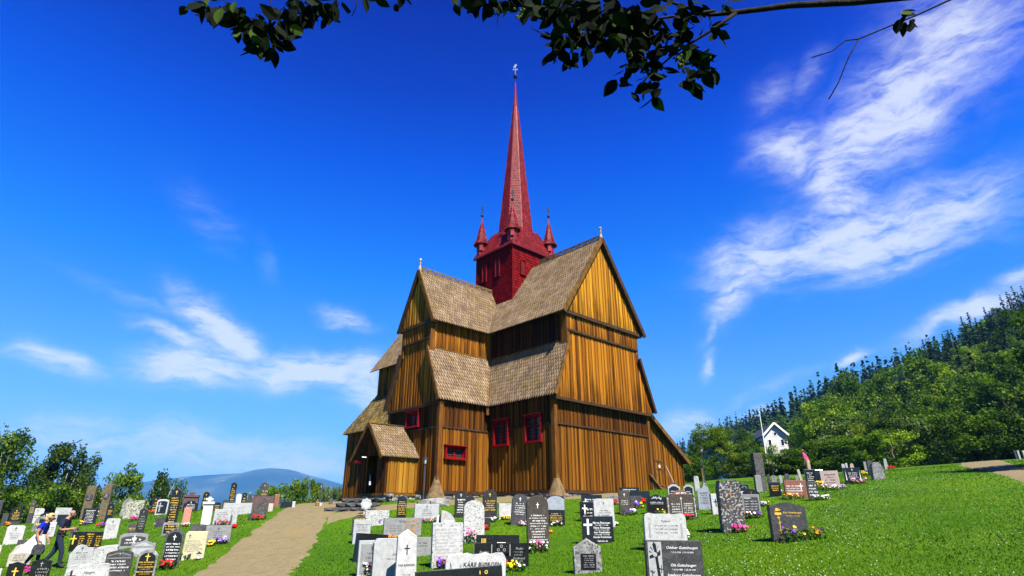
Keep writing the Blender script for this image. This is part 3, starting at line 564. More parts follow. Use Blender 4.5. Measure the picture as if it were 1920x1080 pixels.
for x0, x1, z0, z1 in ((-.05, .04, 2.98, 5.0), (.76, .85, 2.98, 5.0), (.04, .76, 4.9, 5.0), (.06, .74, 4.42, 4.5), (.06, .74, 3.4, 3.48)): mb.box(o, E2, -E1, x0, x1, -.02, .07, z0, z1)
mb.build('door_frame', w_trim, dr)
mb = MB(); mb.box(o, E2, -E1, .32, .48, .075, .08, 4.52, 4.68); mb.build('notice', white, dr)
# flared covers over the corner-post feet
for (p_, q_), zb in (((GA - .08, QA - AL - .02), 2.45), ((PBR - .05, GB - .08), 2.45)):
    c = W(p_, q_, 0); zb = gz(c[0], c[1]) + .12; mb = MB(); N_ = 10
    dirs = [(-E1 * math.cos(a) - E2 * math.sin(a)) for a in np.linspace(-.75, math.pi / 2 + .75, N_)]
    for i in range(N_ - 1):
        P = [c + dirs[i] * .52 + UP * zb, c + dirs[i + 1] * .52 + UP * (zb + RND.uniform(-.05, .03)), c + dirs[i + 1] * .15 + UP * 3.46, c + dirs[i] * .15 + UP * (3.46)]
        r = RND.random(); mb.face(P, 0, r); mb.face([p - (dirs[i] * .04) for p in P][::-1], 0, r * .4); mb.face([P[0], P[3], P[3] - dirs[i] * .04, P[0] - dirs[i] * .04], 0, r * .4); mb.face([P[1], P[1] - dirs[i] * .04, P[2] - dirs[i] * .04, P[2]], 0, r * .4); mb.face([P[0] - dirs[i] * .04, P[1] - dirs[i] * .04, P[1], P[0]], 0, .1)
    mb.face([c + d_ * .15 + UP * 3.46 for d_ in dirs] + [c + UP * 3.92], 0, .5)
    mb.build('post_cover', w_grey, church)
# stone foundation of rough blocks
def stones(mb, a, b, z0, z1, n, th=.25):
    a = np.asarray(a, float); b = np.asarray(b, float); d = b - a; L = np.linalg.norm(d); d /= L; nn = np.cross(d, UP)
    z = z0
    while z < z1 - .02:
        h = min(RND.uniform(.16, .3), z1 - z); x = 0
        while x < L:
            ww = RND.uniform(.2, .6); c = a + d * (x + ww / 2) + UP * (z + h / 2) + nn * RND.uniform(-.05, .05); rock(mb, c, d, nn, ww / 2 * .96, th / 2, h / 2 * .95, RND.random()); x += ww
        z += h
def rock(mb, c, d, n, a, b, h, r, jit=.22):
    P = []
    for i in (-1, 1):
        for j in (-1, 1):
            for k in (-1, 1): P.append(c + d * i * a * RND.uniform(1 - jit, 1) + n * j * b * RND.uniform(1 - jit, 1) + UP * k * h * RND.uniform(1 - jit, 1))
    mid = [c + d * a * 1.08, c - d * a * 1.08, c + n * b * 1.1, c - n * b * 1.1, c + UP * h * 1.1, c - UP * h]
    quad = [((4, 6, 7, 5), 0), ((0, 1, 3, 2), 1), ((2, 3, 7, 6), 2), ((0, 4, 5, 1), 3), ((1, 5, 7, 3), 4), ((0, 2, 6, 4), 5)]
    fs = []
    for q, m_ in quad:
        for i in range(4): fs.append((q[i], q[(i + 1) % 4], 8 + m_))
    mb.mesh(P + mid, fs, 0, r)
mb = MB()
for a, b in (((GA + .05, QA - AL + .05), (PBR, QA - AL + .05)), ((PBR + .05, GB), (PBR + .05, QA - AL)), ((GA + .05, QA - AL), (GA + .05, QA + AL)), ((p0 + .1, QA - AL + .05), (NP, QA - AL + .05)), ((PB + BL, GB + .05), (PB - BL, GB + .05)), ((PC - PH + .08, PQ), (PC - PH + .08, GB)), ((PC + PH, PQ + .08), (PC - PH, PQ + .08)), ((NP, QA - AL), (NP, QA + AL)), ((LP + .1, LQ0), (LP + .1, LQ1))):
    mb = MB(); stones(mb, W(*a, 0), W(*b, 0), 2.1, 2.74 if a[0] != LP + .1 else 2.95, 1); mb.build('foundation', stone_f, church)
# ================================================================== gravestones
def GR(name, a, b, c, speck=None, rough=.75, patch=None, spec=.3, bump=.15, scale=9):
    a, b, c = (tuple(x * .72 for x in q) for q in (a, b, c)); speck = speck and (tuple(x * .72 for x in speck[0]), *speck[1:]); patch = patch and (tuple(x * .72 for x in patch[0]), *patch[1:])
    return MAT(name, [(.3, a), (.52, b), (.75, c)], scale=scale, detail=8, nrough=.7, rough=rough, speck=speck, patch=patch, spec=spec, bump=bump, bscale=40)
SM = dict(
    black=GR('polished_black_granite', (.006, .006, .007), (.011, .011, .012), (.022, .022, .023), ((.06, .06, .06), 130, .66), .22, None, .5, .0),
    dark=GR('dark_granite', (.018, .018, .018), (.04, .04, .041), (.085, .085, .085), ((.16, .16, .155), 95, .62), .55, ((.12, .12, .10), 5, .62, .7)),
    lichenblack=GR('black_granite_lichen', (.008, .008, .008), (.014, .014, .014), (.03, .03, .028), ((.25, .25, .22), 40, .66), .5, None),
    grey=GR('grey_granite', (.17, .175, .17), (.235, .24, .235), (.31, .315, .31), ((.12, .12, .12), 90, .6)),
    light=GR('light_granite', (.30, .31, .31), (.40, .41, .41), (.5, .51, .5), ((.2, .2, .2), 90, .6)),
    white=GR('white_granite', (.36, .36, .35), (.48, .48, .47), (.60, .60, .59), ((.22, .22, .21), 60, .58), patch=((.26, .26, .24), 5, .6, .72)),
    marble=GR('white_marble', (.56, .55, .55), (.66, .65, .65), (.74, .73, .73), None, .55),
    mottle=GR('mottled_pale_stone', (.30, .30, .28), (.46, .46, .44), (.62, .62, .6), ((.09, .09, .08), 30, .575), .85),
    lichen=GR('lichen_crusted_stone', (.16, .16, .13), (.36, .37, .28), (.58, .58, .48), ((.07, .07, .055), 16, .54), .9, ((.42, .40, .08), 9, .6, .68)),
    salt=GR('black_and_white_speckled_granite', (.02, .02, .02), (.05, .05, .05), (.1, .1, .095), ((.36, .35, .33), 17, .535), .6, ((.03, .03, .03), 3.2, .56, .6)),
    cream=GR('cream_sandstone', (.40, .37, .24), (.50, .47, .31), (.58, .55, .40), None, .85, ((.56, .50, .22), 4, .5, .7)),
    beige=GR('beige_rough_stone', (.33, .30, .24), (.43, .40, .33), (.53, .50, .42), ((.25, .22, .17), 50, .6), .9),
    brown=GR('brown_concrete', (.085, .065, .035), (.14, .11, .06), (.21, .17, .10), ((.05, .04, .02), 60, .58), .95, ((.22, .20, .08), 7, .58, .68)),
    brownb=GR('brownish_black_stone', (.022, .018, .012), (.045, .037, .025), (.085, .07, .048), ((.25, .22, .15), 70, .64), .7),
    red=GR('red_granite', (.20, .07, .048), (.27, .10, .07), (.34, .14, .10), ((.08, .03, .02), 80, .6), .5),
    pink=GR('pink_sandstone', (.40, .16, .11), (.48, .21, .15), (.55, .27, .2), None, .85),
    rose=GR('rose_granite', (.36, .26, .23), (.46, .35, .31), (.54, .43, .39), ((.25, .17, .15), 70, .6), .7),
    blue=GR('blue_grey_stone', (.22, .25, .29), (.30, .33, .37), (.38, .41, .45), None, .5),
    boulder=GR('grey_boulder', (.10, .10, .10), (.22, .22, .215), (.40, .40, .385), ((.05, .05, .05), 22, .58), .95, ((.45, .45, .42), 6, .56, .64), bump=.5),
    rock=GR('dark_rough_rock', (.035, .035, .034), (.08, .08, .078), (.16, .158, .15), ((.02, .02, .02), 25, .56), .9, ((.24, .22, .10), 8, .62, .7), bump=.5),
    mauve=GR('brown_mauve_stone', (.06, .035, .035), (.10, .06, .06), (.15, .095, .09), ((.25, .2, .18), 60, .66), .8))
INK = dict(g=PLAIN('gold_lettering', (.62, .40, .05), rough=.35), w=PLAIN('white_lettering', (.62, .62, .6), rough=.6), d=PLAIN('dark_lettering', (.02, .02, .02), rough=.7), y=PLAIN('grey_lettering', (.24, .24, .235), rough=.6), r=PLAIN('rust_lettering', (.30, .15, .05), rough=.6))
_tc = {}
def text2d(s, bold=0.0, shear=0.0):
    k = (s, bold, shear)
    if k not in _tc:
        cu = bpy.data.curves.new('letters', 'FONT'); cu.body = s; cu.size = 1; cu.align_x = 'CENTER'; cu.offset = bold; cu.shear = shear; cu.resolution_u = 2
        o = bpy.data.objects.new('letters', cu); me = o.to_mesh()
        _tc[k] = ([tuple(v.co[:2]) for v in me.vertices], [tuple(p.vertices) for p in me.polygons])
        o.to_mesh_clear(); bpy.data.objects.remove(o); bpy.data.curves.remove(cu)
    return _tc[k]
def outline(shape, w, h, rnd):
    a = w / 2; T = lambda f: f
    def arc(cx, cz, rx, rz, t0, t1, n=10): return [(cx + rx * math.cos(math.radians(t0 + (t1 - t0) * i / n)), cz + rz * math.sin(math.radians(t0 + (t1 - t0) * i / n))) for i in range(n + 1)]
    if shape == 'arch': r = min(.42 * w, .3 * h); top = arc(0, h - r, a, r, 180, 0, 14)
    elif shape == 'low': r = min(.14 * w, .2 * h); top = arc(0, h - r, a, r, 180, 0, 12)
    elif shape == 'round': r = min(.16 * w, .2 * h); top = arc(-a + r, h - r, r, r, 180, 90, 5) + arc(a - r, h - r, r, r, 90, 0, 5)
    elif shape == 'point': r = min(.28 * w, .3 * h); top = [(-a, h - r), (0, h), (a, h - r)]
    elif shape == 'obel': r = .22 * w; top = [(-a * .9, h - r * 1.4), (0, h), (a * .9, h - r * 1.4)]
    elif shape == 'peak': r = min(.13 * w, .25 * h); top = [(-a, h - r), (-a * .55, h - r * .8), (0, h), (a * .55, h - r * .8), (a, h - r)]
    elif shape == 'shoulder': r = .2 * w; top = [(-a, h - r * 1.5), (-a * .78, h - r * 1.5)] + arc(0, h - r, a * .78, r, 180, 0, 8)[0:] + [(a * .78, h - r * 1.5), (a, h - r * 1.5)]
    elif shape == 'wave': r = .13 * w; top = [(-a, h - r * .9)] + [(-a + w * t, h - r * .9 + r * .9 * math.sin(math.pi * t) ** 1.6) for t in [i / 14 for i in range(1, 14)]] + [(a, h - r * .9)]
    elif shape == 'ogee': r = .2 * w; top = [(-a, h - r), (-a * .8, h - r * .85)] + arc(0, h - r * .55, a * .62, r * .55, 180, 0, 8) + [(a * .8, h - r * .85), (a, h - r)]
    elif shape == 'scallop': top = [(-a, h * .86), (-a * .95, h * .95), (-a * .75, h), (-a * .45, h * .97), (0, h * .985), (a * .45, h * .965), (a * .8, h), (a * .95, h * .94), (a, h * .85)]
    elif shape == 'cut': top = [(-a, h * .90), (-a * .80, h), (a, h * 1.0)]
    elif shape == 'taper': return [(-a * .5, 0), (-a * .3, h * .35), (-a * .3, h * .8), (a * .3, h * .8), (a * .3, h * .35), (a * .5, 0)]
    elif shape == 'octo': c = .14 * w; top = [(-a, h - c), (-a + c, h), (a - c, h), (a, h - c)]
    elif shape == 'quarter': top = [(-a, h)] + arc(-a, 0, w, h, 90, 12, 8)
    elif shape == 'roughtop': top = [(-a, h * .84), (-a * .93, h * .93)] + [(-a * .85 + 1.75 * a * i / 9, h * (.985 + .03 * rnd.uniform(-1, 1))) for i in range(10)] + [(a * .96, h * .93), (a, h * .82)]
    elif shape == 'shouldarch': top = [(-a, h * .55), (-a * .82, h * .68), (-a * .6, h * .9), (-a * .25, h), (.1 * a, h * .97), (a * .45, h * .86), (a, h * .84)]
    elif shape == 'jag': top = [(-a, h * .72), (-a * .7, h * .80), (-a * .45, h * .76), (-a * .1, h * .84), (a * .15, h), (a * .5, h * .95), (a * .8, h * .8), (a, h * .66)]
    elif shape == 'wedge': top = [(-a, h * .12), (-a * .92, h * .3), (-a * .5, h * .5), (-a * .1, h * .68), (a * .25, h * .9), (a * .6, h), (a * .9, h * .93), (a, h * .5)]
    elif shape == 'boulder': top = [(-a, h * .35), (-a * .93, h * .7), (-a * .6, h * .93), (-a * .1, h), (a * .4, h * .96), (a * .8, h * .9), (a * .97, h * .6), (a, h * .25)]
    elif shape == 'slant': top = [(-a, h * .80), (-a * .7, h * .92), (-a * .1, h * .99), (a * .9, h), (a, h * .96)]
    else: top = [(-a, h), (a, h)]
    if shape in ('boulder', 'wedge', 'jag', 'shouldarch', 'roughtop', 'slant'):
        b = a * 1.02; L = [(-b, 0), (-b * rnd.uniform(.97, 1.05), h * .15)]; R_ = [(b * rnd.uniform(.97, 1.05), h * .15), (b, 0)]
        if shape in ('boulder', 'wedge', 'jag'): top = [(x * rnd.uniform(.95, 1.05), z * rnd.uniform(.96, 1.03)) for x, z in top]
        return L + top + R_
    if shape == 'obel': return [(-a, 0)] + top + [(a, 0)]
    return [(-a, 0)] + top + [(a, 0)]
def slab_mesh(mb, out, y0, y1, z0=0, m=0, bev=.008, rough=0, rnd=None):
    cx = sum(p[0] for p in out) / len(out); cz = sum(p[1] for p in out) / len(out); n = len(out)
    wmax = max(abs(p[0]) for p in out)
    def ring(y, ins):
        k = 1 - ins / max(wmax, .05); r = []
        for x, z in out:
            jx = jy = jz = 0
            if rough: jx, jy, jz = rnd.uniform(-rough, rough), rnd.uniform(-rough, rough), rnd.uniform(-rough, rough)
            r.append((cx + (x - cx) * k + jx, y + jy, z0 + cz + (z - cz) * k + (jz if z > .01 else 0)))
        return r
    R_ = [ring(y0, bev), ring(y0 + bev, 0)]
    if rough: R_.append(ring((y0 + y1) / 2, -rough))
    R_ += [ring(y1 - bev, 0), ring(y1, bev)]
    vs = [p for r in R_ for p in r]; fs = [tuple(range(n))[::-1], tuple(range((len(R_) - 1) * n, len(R_) * n))]
    for j in range(len(R_) - 1):
        for i in range(n): fs.append((j * n + i, j * n + (i + 1) % n, (j + 1) * n + (i + 1) % n, (j + 1) * n + i))
    mb.mesh(vs, fs, m)
def quad(mb, x0, x1, z0, z1, y, m=0): mb.face([(x0, y, z0), (x1, y, z0), (x1, y, z1), (x0, y, z1)], m)
def cross2(mb, x, z, s, y, m=0, t=.13, kind=0):
    quad(mb, x - s * t / 2, x + s * t / 2, z - s * .62, z - s * .06, y, m); quad(mb, x - s * t / 2, x + s * t / 2, z + s * .07, z + s * .38, y, m); quad(mb, x - s * .3, x + s * .3, z - s * .06, z + s * .07, y, m)
def scribble(mb, x0, x1, zt, zb, rows, y, rnd, align='c', fill=.7, big0=True):
    rh = (zt - zb) / rows
    for i in range(rows):
        big = (i % 2 == 0) if big0 else False
        hh = rh * (.56 if big else .42); wd = (x1 - x0) * rnd.uniform(fill * .75, min(1, fill * 1.2)); z = zt - rh * (i + .5)
        x = -wd / 2 + (x0 + x1) / 2 if align == 'c' else x0
        e = x + wd
        while x < e:
            lw = hh * rnd.uniform(.35, .7)
            if rnd.random() > .13:
                q = hh * rnd.uniform(.72, 1.0); st_ = hh * .24
                if rnd.random() < .5:
                    quad(mb, x, x + st_, z - hh / 2, z - hh / 2 + q, y); quad(mb, x + st_, x + lw, z - hh / 2 + (q - st_) * rnd.random(), z - hh / 2 + (q - st_) * rnd.random() + st_, y)
                else:
                    quad(mb, x, x + lw, z + q / 2 - st_, z + q / 2, y); quad(mb, x + lw - st_, x + lw, z - hh / 2, z + q / 2 - st_, y)
            x += lw + hh * .2
GRAVES = 'gravestones in the churchyard'
def stone(xl, xr, vt, vb, shape, mat, ink, label, off=12, th=None, rows=4, cross=1, pl=0, frame=None, lines=None, tilt=None, extra=None, base_u=None, panel=None, align='c', zone=(.70, .14), fill=.72, rough=None, dv=0, name='gravestone', roll=0):
    hpx = vb - vt; lean = (960 - (xl + xr) / 2) / 3200 * hpx
    ub = base_u if base_u is not None else (xl + xr) / 2 - lean / 2
    wpx = max((xr - xl) - abs(lean), (xr - xl) * .45)
    rnd = random.Random(int(xl * 7 + vt * 13)); P = hit(ub, vb + dv)
    face = math.atan2(P[0], P[1]); ang = face - math.radians(off)   # 0 = front looks along -Y
    rz = -ang; r = np.array([math.cos(rz), math.sin(rz), 0])
    lo, hi = .05, 6.
    for _ in range(40):
        h = (lo + hi) / 2
        if proj(P + UP * h)[1] > vt: lo = h
        else: hi = h
    lo, hi = .05, 8.
    for _ in range(40):
        w_ = (lo + hi) / 2
        if proj(P + r * w_ / 2)[0] - proj(P - r * w_ / 2)[0] < wpx: lo = w_
        else: hi = w_
    th = th or max(.09, min(.16, w_ * .22)); bury = .12
    root = empty(name, P, rz, label, 'gravestone', GRAVES, rx=-math.radians(tilt if tilt is not None else rnd.uniform(-.5, 2.5)), ry=math.radians(roll or rnd.uniform(-.8, .8)))
    y0 = -th / 2; z0 = 0; H = h
    if pl:
        ph = h * (.16 if pl == 1 else pl); mb = MB(); slab_mesh(mb, [(-w_ * .5, -bury), (-w_ * .5, ph), (w_ * .5, ph), (w_ * .5, -bury)], y0 - .06, th / 2 + .06); mb.build('plinth', SM['grey' if mat not in ('black', 'dark', 'lichenblack') else 'dark'], root, local=True)
        z0 = ph; H = h - ph; w_ *= .86
    o = outline(shape, w_, H, rnd)
    if not pl: o = [(x, z - bury if z < .001 else z) for x, z in o]
    rg = rough if rough is not None else (.025 * w_ if shape in ('boulder', 'wedge', 'jag') else (.008 if shape in ('roughtop', 'shouldarch', 'slant') else 0))
    mb = MB(); slab_mesh(mb, o, y0, th / 2, z0, rough=rg, rnd=rnd); mb.build('slab', SM[frame or mat], root, local=True)
    yf = y0 - .004 - rg
    if frame:
        q = min(.10 * w_, .07); mb = MB(); oi = outline(shape, w_ - 2 * q, H - q * 1.6, rnd); oi = [(x, max(z, .05)) for x, z in oi]
        slab_mesh(mb, oi, y0 - .006, y0 + .02, z0, bev=.003); mb.build('panel', SM[mat], root, local=True); yf = y0 - .010
    if panel:
        x0, x1, a0, a1, pm = panel; mb = MB(); slab_mesh(mb, [(x0 * w_, a0 * H), (x0 * w_, a1 * H), (x1 * w_, a1 * H), (x1 * w_, a0 * H)], y0 - .006 - rg, y0 + .02, z0, bev=.003); mb.build('panel', SM[pm], root, local=True); yf = y0 - .010 - rg
    if ink:
        mb = MB()
        zt, zb = z0 + H * zone[0], z0 + H * zone[1]; xw = w_ * .42
        if lines:
            for s_, size, fx, fz, sh, bo in lines:
                v2, f2 = text2d(s_, bo, sh); k = size * w_
                mb.mesh([(fx * w_ + x * k, yf, z0 + H * fz + z * k) for x, z in v2], f2)
        elif rows: scribble(mb, -xw, xw, zt, zb, rows, yf, rnd, align, fill)
        if mb.f: mb.build('inscription', INK[ink], root, local=True)
        if cross:
            mb = MB(); s = min(.2 * w_ + .03, .2 * H); cx, cz = (0, .84) if cross == 1 else cross[:2]; s = s if cross == 1 or len(cross) < 3 else cross[2] * H
            cross2(mb, cx * w_, z0 + cz * H, s, yf); mb.build('cross', INK[ink], root, local=True)
    if extra: extra(root, w_, H, z0, yf, rnd, th)
    return root
def X(ink, fn, nm='ornament'):
    def f(root, w_, H, z0, yf, rnd, th):
        mb = MB(); fn(mb, w_, H, z0, yf - .001, rnd); mb.build(nm, ink if not isinstance(ink, str) else INK[ink], root, local=True)
    return f
def leafy(mb, pts, y, s, rnd, z0=0):
    for (x0, a0), (x1, a1) in zip(pts, pts[1:]):
        d = np.array([x1 - x0, a1 - a0]); L = np.linalg.norm(d); d /= L; n = np.array([-d[1], d[0]]) * s * .12
        mb.face([(x0 - n[0], y, a0 - n[1]), (x1 - n[0], y, a1 - n[1]), (x1 + n[0], y, a1 + n[1]), (x0 + n[0], y, a0 + n[1])])
        for sg in (-1, 1):
            t = rnd.uniform(.2, .8); c = np.array([x0, a0]) + d * L * t; e = c + (d * .7 + np.array([-d[1], d[0]]) * sg) * s; mdl = (c + e) / 2 + np.array([-d[1], d[0]]) * sg * s * -.05 + d * s * .28; m2 = (c + e) / 2 - d * s * .2
            mb.face([(c[0], y - .0005, c[1]), (m2[0], y - .0005, m2[1]), (e[0], y - .0005, e[1]), (mdl[0], y - .0005, mdl[1])])
def blob(mb, x, z, r, y, n=8): mb.face([(x + r * math.cos(i * 2 * math.pi / n), y, z + r * math.sin(i * 2 * math.pi / n)) for i in range(n)])
# ---------------------------------------------------------------- the left field, beyond the path
S = stone
S(3, 50, 1053, 1106, 'peak', 'black', 'g', 'small black stone with a gold cross at the lower left corner', off=-4, rows=0, cross=(0, .66, .34), lines=[('JOHANNEM KLOEVNET', .085, 0, .36, 0, .01)])
S(46, 101, 1047, 1106, 'peak', 'black', 'y', 'black peaked stone with grey carved flower, before the woman', off=-6, rows=4, zone=(.72, .3), extra=X('y', lambda mb, w, H, z0, y, r: leafy(mb, [(w * .33, H * .3), (w * .37, H * .5), (w * .41, H * .68)], y, w * .05, r)))
S(12, 66, 1021, 1060, 'shouldarch', 'beige', 'd', 'rough beige stone with dark script below the white skirt', off=-6, rows=4, zone=(.66, .2))
S(5, 50, 985, 1020, 'octo', 'white', 'd', 'white slab with clipped corners left of the woman', off=-10, rows=4, zone=(.62, .22), fill=.6)
S(31, 63, 1012, 1026, 'rect', 'rock', None, 'low dark mottled block behind the beige stone', off=-8, th=.3)
S(-14, 6, 1021, 1044, 'boulder', 'beige', None, 'beige rough stone cut off by the left edge', off=-4)
S(-22, 6, 1066, 1108, 'rect', 'light', 'd', 'pale grey slab in the bottom left corner', off=-4, rows=2, cross=0)
S(12, 46, 954, 984, 'rect', 'black', 'g', 'black stone with three blocks of gold writing on a dark foot', off=-8, rows=6, pl=.22, zone=(.74, .1))
S(0, 18, 962, 985, 'round', 'dark', None, 'short dark stone at the far left beside the gold lettered one', off=-10)
S(-12, 8, 938, 974, 'rect', 'dark', None, 'tall dark stone cut by the left frame edge near the trees', off=-10)
S(50, 70, 938, 974, 'point', 'dark', 'g', 'tall dark stone with gold lines in front of the birches', off=-10, rows=3, zone=(.72, .45))
S(55, 85, 953, 979, 'octo', 'white', 'd', 'white stone leaning near the birches above the woman', off=-10, rows=2, zone=(.6, .3))
S(70, 103, 960, 986, 'ogee', 'black', 'w', 'black ornate stone with a white round emblem', off=-8, rows=0, cross=0, extra=X('w', lambda mb, w, H, z0, y, r: (blob(mb, 0, H * .8, w * .08, y), leafy(mb, [(-w * .4, H * .6), (-w * .25, H * .72), (-w * .12, H * .74)], y, w * .05, r), leafy(mb, [(w * .4, H * .6), (w * .25, H * .72), (w * .12, H * .74)], y, w * .05, r))))
S(60, 98, 968, 995, 'boulder', 'boulder', 'g', 'grey boulder with a dark plate and gold mark behind the woman', off=-6, rows=1, cross=0, panel=(-.2, .3, .15, .8, 'black'), zone=(.6, .3))
S(74, 108, 979, 1007, 'rect', 'white', 'd', 'white stone half hidden between the woman and the man', off=-10, rows=4)
S(98, 136, 952, 980, 'rect', 'light', 'y', 'wide pale grey stone with a white emblem behind the man', off=-10, rows=2, cross=0, zone=(.8, .5), extra=X('w', lambda mb, w, H, z0, y, r: blob(mb, -w * .38, H * .7, w * .08, y)))
S(104, 130, 965, 984, 'rect', 'black', None, 'plain black slab behind the head of the man', off=-10)
def relief(root, w_, H, z0, yf, rnd, th):
    mb = MB(); n = 20; c = (0, H * .66); r = w_ * .42
    mb.mesh([(c[0] + r * math.cos(i * 2 * math.pi / n), yf, c[1] + r * 1.15 * math.sin(i * 2 * math.pi / n)) for i in range(n)] + [(c[0] + r * .9 * math.cos(i * 2 * math.pi / n), yf - .03, c[1] + r * 1.03 * math.sin(i * 2 * math.pi / n)) for i in range(n)], [(i, (i + 1) % n, n + (i + 1) % n, n + i) for i in range(n)] + [tuple(range(n, 2 * n))])
    for i in range(9): mb.face([(c[0] + rnd.uniform(-.5, .5) * r + r * .2 * math.cos(t), yf - .034, c[1] + r * (.7 - i * .17) + r * .09 * math.sin(t)) for t in (0, 1.57, 3.14, 4.7)], 1)
    mb.build('bronze_relief', [SM['dark'], INK['y']], root, local=True)
S(150, 183, 911, 974, 'octo', 'brown', None, 'left one of two tall brown stelae with dark round relief', off=-14, th=.35, extra=relief)
S(184, 214, 908, 974, 'octo', 'brown', None, 'right one of two tall brown stelae with dark round relief', off=-14, th=.35, extra=relief)
S(151, 185, 953, 983, 'rect', 'black', 'w', 'black panel stone with nine white lines before the brown stelae', off=-10, rows=9, cross=0, zone=(.9, .08), fill=.68)
S(193, 217, 944, 987, 'shoulder', 'black', 'g', 'slender black stone with gold cross right of the stelae', off=-10, rows=4, zone=(.72, .5))
S(192, 227, 972, 1010, 'round', 'white', 'd', 'white round shouldered stone with red flowers at its foot', off=-10, rows=4, zone=(.7, .42))
def cols3(mb, w, H, z0, y, r):
    for x0 in (-.26, .02, .30): scribble(mb, x0 * w - .0 * w, (x0 + .17) * w, H * .8, H * .08, 6, y, r, fill=.9)
S(129, 195, 997, 1031, 'rect', 'black', 'g', 'wide black stone with gold cross and three gold columns beside the man', off=-10, rows=0, cross=(-.42, .62, .5), extra=X('g', cols3, 'inscription'), lines=[('GJERLAU', .06, .1, .84, 0, .01)])
S(131, 148, 988, 1003, 'low', 'dark', 'y', 'small low dark stone with a ring ornament at the hands of the man', off=-10, rows=1, cross=0)
S(126, 180, 1021, 1060, 'shouldarch', 'light', 'd', 'pale grey shouldered stone with yellow flowers below', off=-8, rows=4, zone=(.66, .25), fill=.5)
S(172, 224, 1022, 1060, 'slant', 'mottle', None, 'pale lichen speckled stone without writing beside the shouldered one', off=-8, th=.2)
S(113, 209, 1057, 1112, 'roughtop', 'white', 'd', 'big pale rough edged stone with a surname and dark cross, bottom left', off=-5, rows=0, cross=(-.36, .62, .5), lines=[('Haugen', .085, .05, .70, .3, 0), ('* 4-9-1921  Kristine  † 9-1-1999', .045, .06, .52, .2, 0)], dv=4)
def fern(mb, w, H, z0, y, r):
    for s in (-1, 1):
        for i in range(6): x = s * w * (.06 + i * .062); leafy(mb, [(x, H * (.80 + .02 * (5 - i))), (x + s * w * .05, H * (.86 + .012 * (5 - i)))], y, w * .045, r)
    blob(mb, 0, H * .9, w * .035, y); quad(mb, -w * .44, w * .44, H * .745, H * .765, y)
S(189, 253, 1032, 1090, 'low', 'dark', 'w', 'dark stone with carved fern arch above white writing', off=-6, rows=4, cross=0, zone=(.70, .3), extra=X('y', fern, 'carving'), fill=.85)
S(225, 252, 934, 964, 'boulder', 'boulder', None, 'grey boulder stone under the birch, left of the lichen one', off=-8, th=.35)
S(231, 273, 938, 972, 'slant', 'lichen', None, 'big pale stone crusted with yellow green lichen', off=-8, th=.3)
S(237, 258, 981, 1001, 'arch', 'dark', 'g', 'small dark round topped stone with gold line', off=-8, rows=2, cross=0, zone=(.6, .3), frame='rock')
S(253, 279, 952, 1000, 'point', 'lichenblack', 'y', 'black pointed stone with faint grey writing', off=-8, rows=6)
S(221, 281, 999, 1026, 'low', 'dark', 'w', 'wide dark grey stone with white centre cross', off=-8, rows=2, cross=(0.02, .62, .5), zone=(.62, .2), frame='grey')
S(243, 295, 1013, 1042, 'peak', 'grey', None, 'grey stone with a carved pediment like a house roof', off=-8, th=.2, extra=X(SM['light'], lambda mb, w, H, z0, y, r: (mb.face([(-w * .42, y, H * .62), (w * .42, y, H * .62), (0, y, H * .9)]), quad(mb, -w * .42, w * .42, H * .1, H * .5, y)), 'carved_field'))
S(248, 300, 1030, 1090, 'arch', 'black', 'g', 'black stone in grey arched frame with gold names, front left', off=-6, rows=0, cross=(0, .78, .24), frame='boulder', lines=[('PAUL M. BORGEN', .092, 0, .575, 0, .012), ('* 22-11-1850  † 11-12-1932', .05, 0, .515, 0, .01), ('PAUL E. GUBBAARD', .085, 0, .43, 0, .012), ('* 12-7-1859  † 2-10-1937', .05, 0, .37, 0, .01), ('MARTHA GUBBAARD', .087, 0, .28, 0, .012), ('* 4-5-1868  † 26-10-1942', .05, 0, .22, 0, .01)])
S(298, 348, 992, 1066, 'arch', 'black', 'w', 'tall black arched stone in mossy frame with red flowers by the path', off=-4, frame='rock', rows=7, zone=(.66, .12), cross=(0, .80, .14), fill=.9)
S(302, 337, 980, 1003, 'rect', 'black', 'g', 'low black block with gold lines under the tall black stone', off=-6, rows=3, cross=0, zone=(.8, .15), frame='boulder')
S(310, 344, 914, 984, 'obel', 'black', 'g', 'tallest black obelisk slab with many gold lines', off=-10, rows=11, zone=(.74, .05), cross=(0, .88, .1), th=.25)
S(290, 312, 970, 988, 'cut', 'dark', None, 'small dark cut stone left of the tall black obelisk slab', off=-10)
S(281, 300, 931, 960, 'shoulder', 'black', 'g', 'black stone with gold writing among the far left rows', off=-10, rows=4)
def darkcross(mb, w, H, z0, y, r): cross2(mb, -w * .2, H * .55, H * .6, y)
S(290, 318, 936, 965, 'low', 'black', None, 'white framed stone with dark panel and grey cross', off=-10, frame='white', extra=X('y', darkcross, 'cross'))
def cornice(root, w_, H, z0, yf, rnd, th):
    mb = MB(); slab_mesh(mb, [(-w_ * .54, H * .86), (-w_ * .54, H * .97), (w_ * .54, H * .97), (w_ * .54, H * .86)], yf - .05, th / 2 + .05); slab_mesh(mb, [(-w_ * .2, H * .972), (-w_ * .14, H * 1.16), (w_ * .14, H * 1.16), (w_ * .2, H * .972)], yf, th / 2); mb.build('cornice', SM['mauve'], root, local=True)
S(341, 374, 928, 956, 'rect', 'mauve', None, 'broad mauve brown stone with a heavy cornice', off=-8, th=.35, extra=cornice)
S(342, 373, 939, 960, 'ogee', 'black', 'w', 'dark scrolled stone with white lettering below the mauve one', off=-8, rows=4, cross=(0, .86, .2), zone=(.72, .2))
S(340, 361, 952, 986, 'rect', 'pink', None, 'slim pink sandstone slab', off=-8, th=.14)
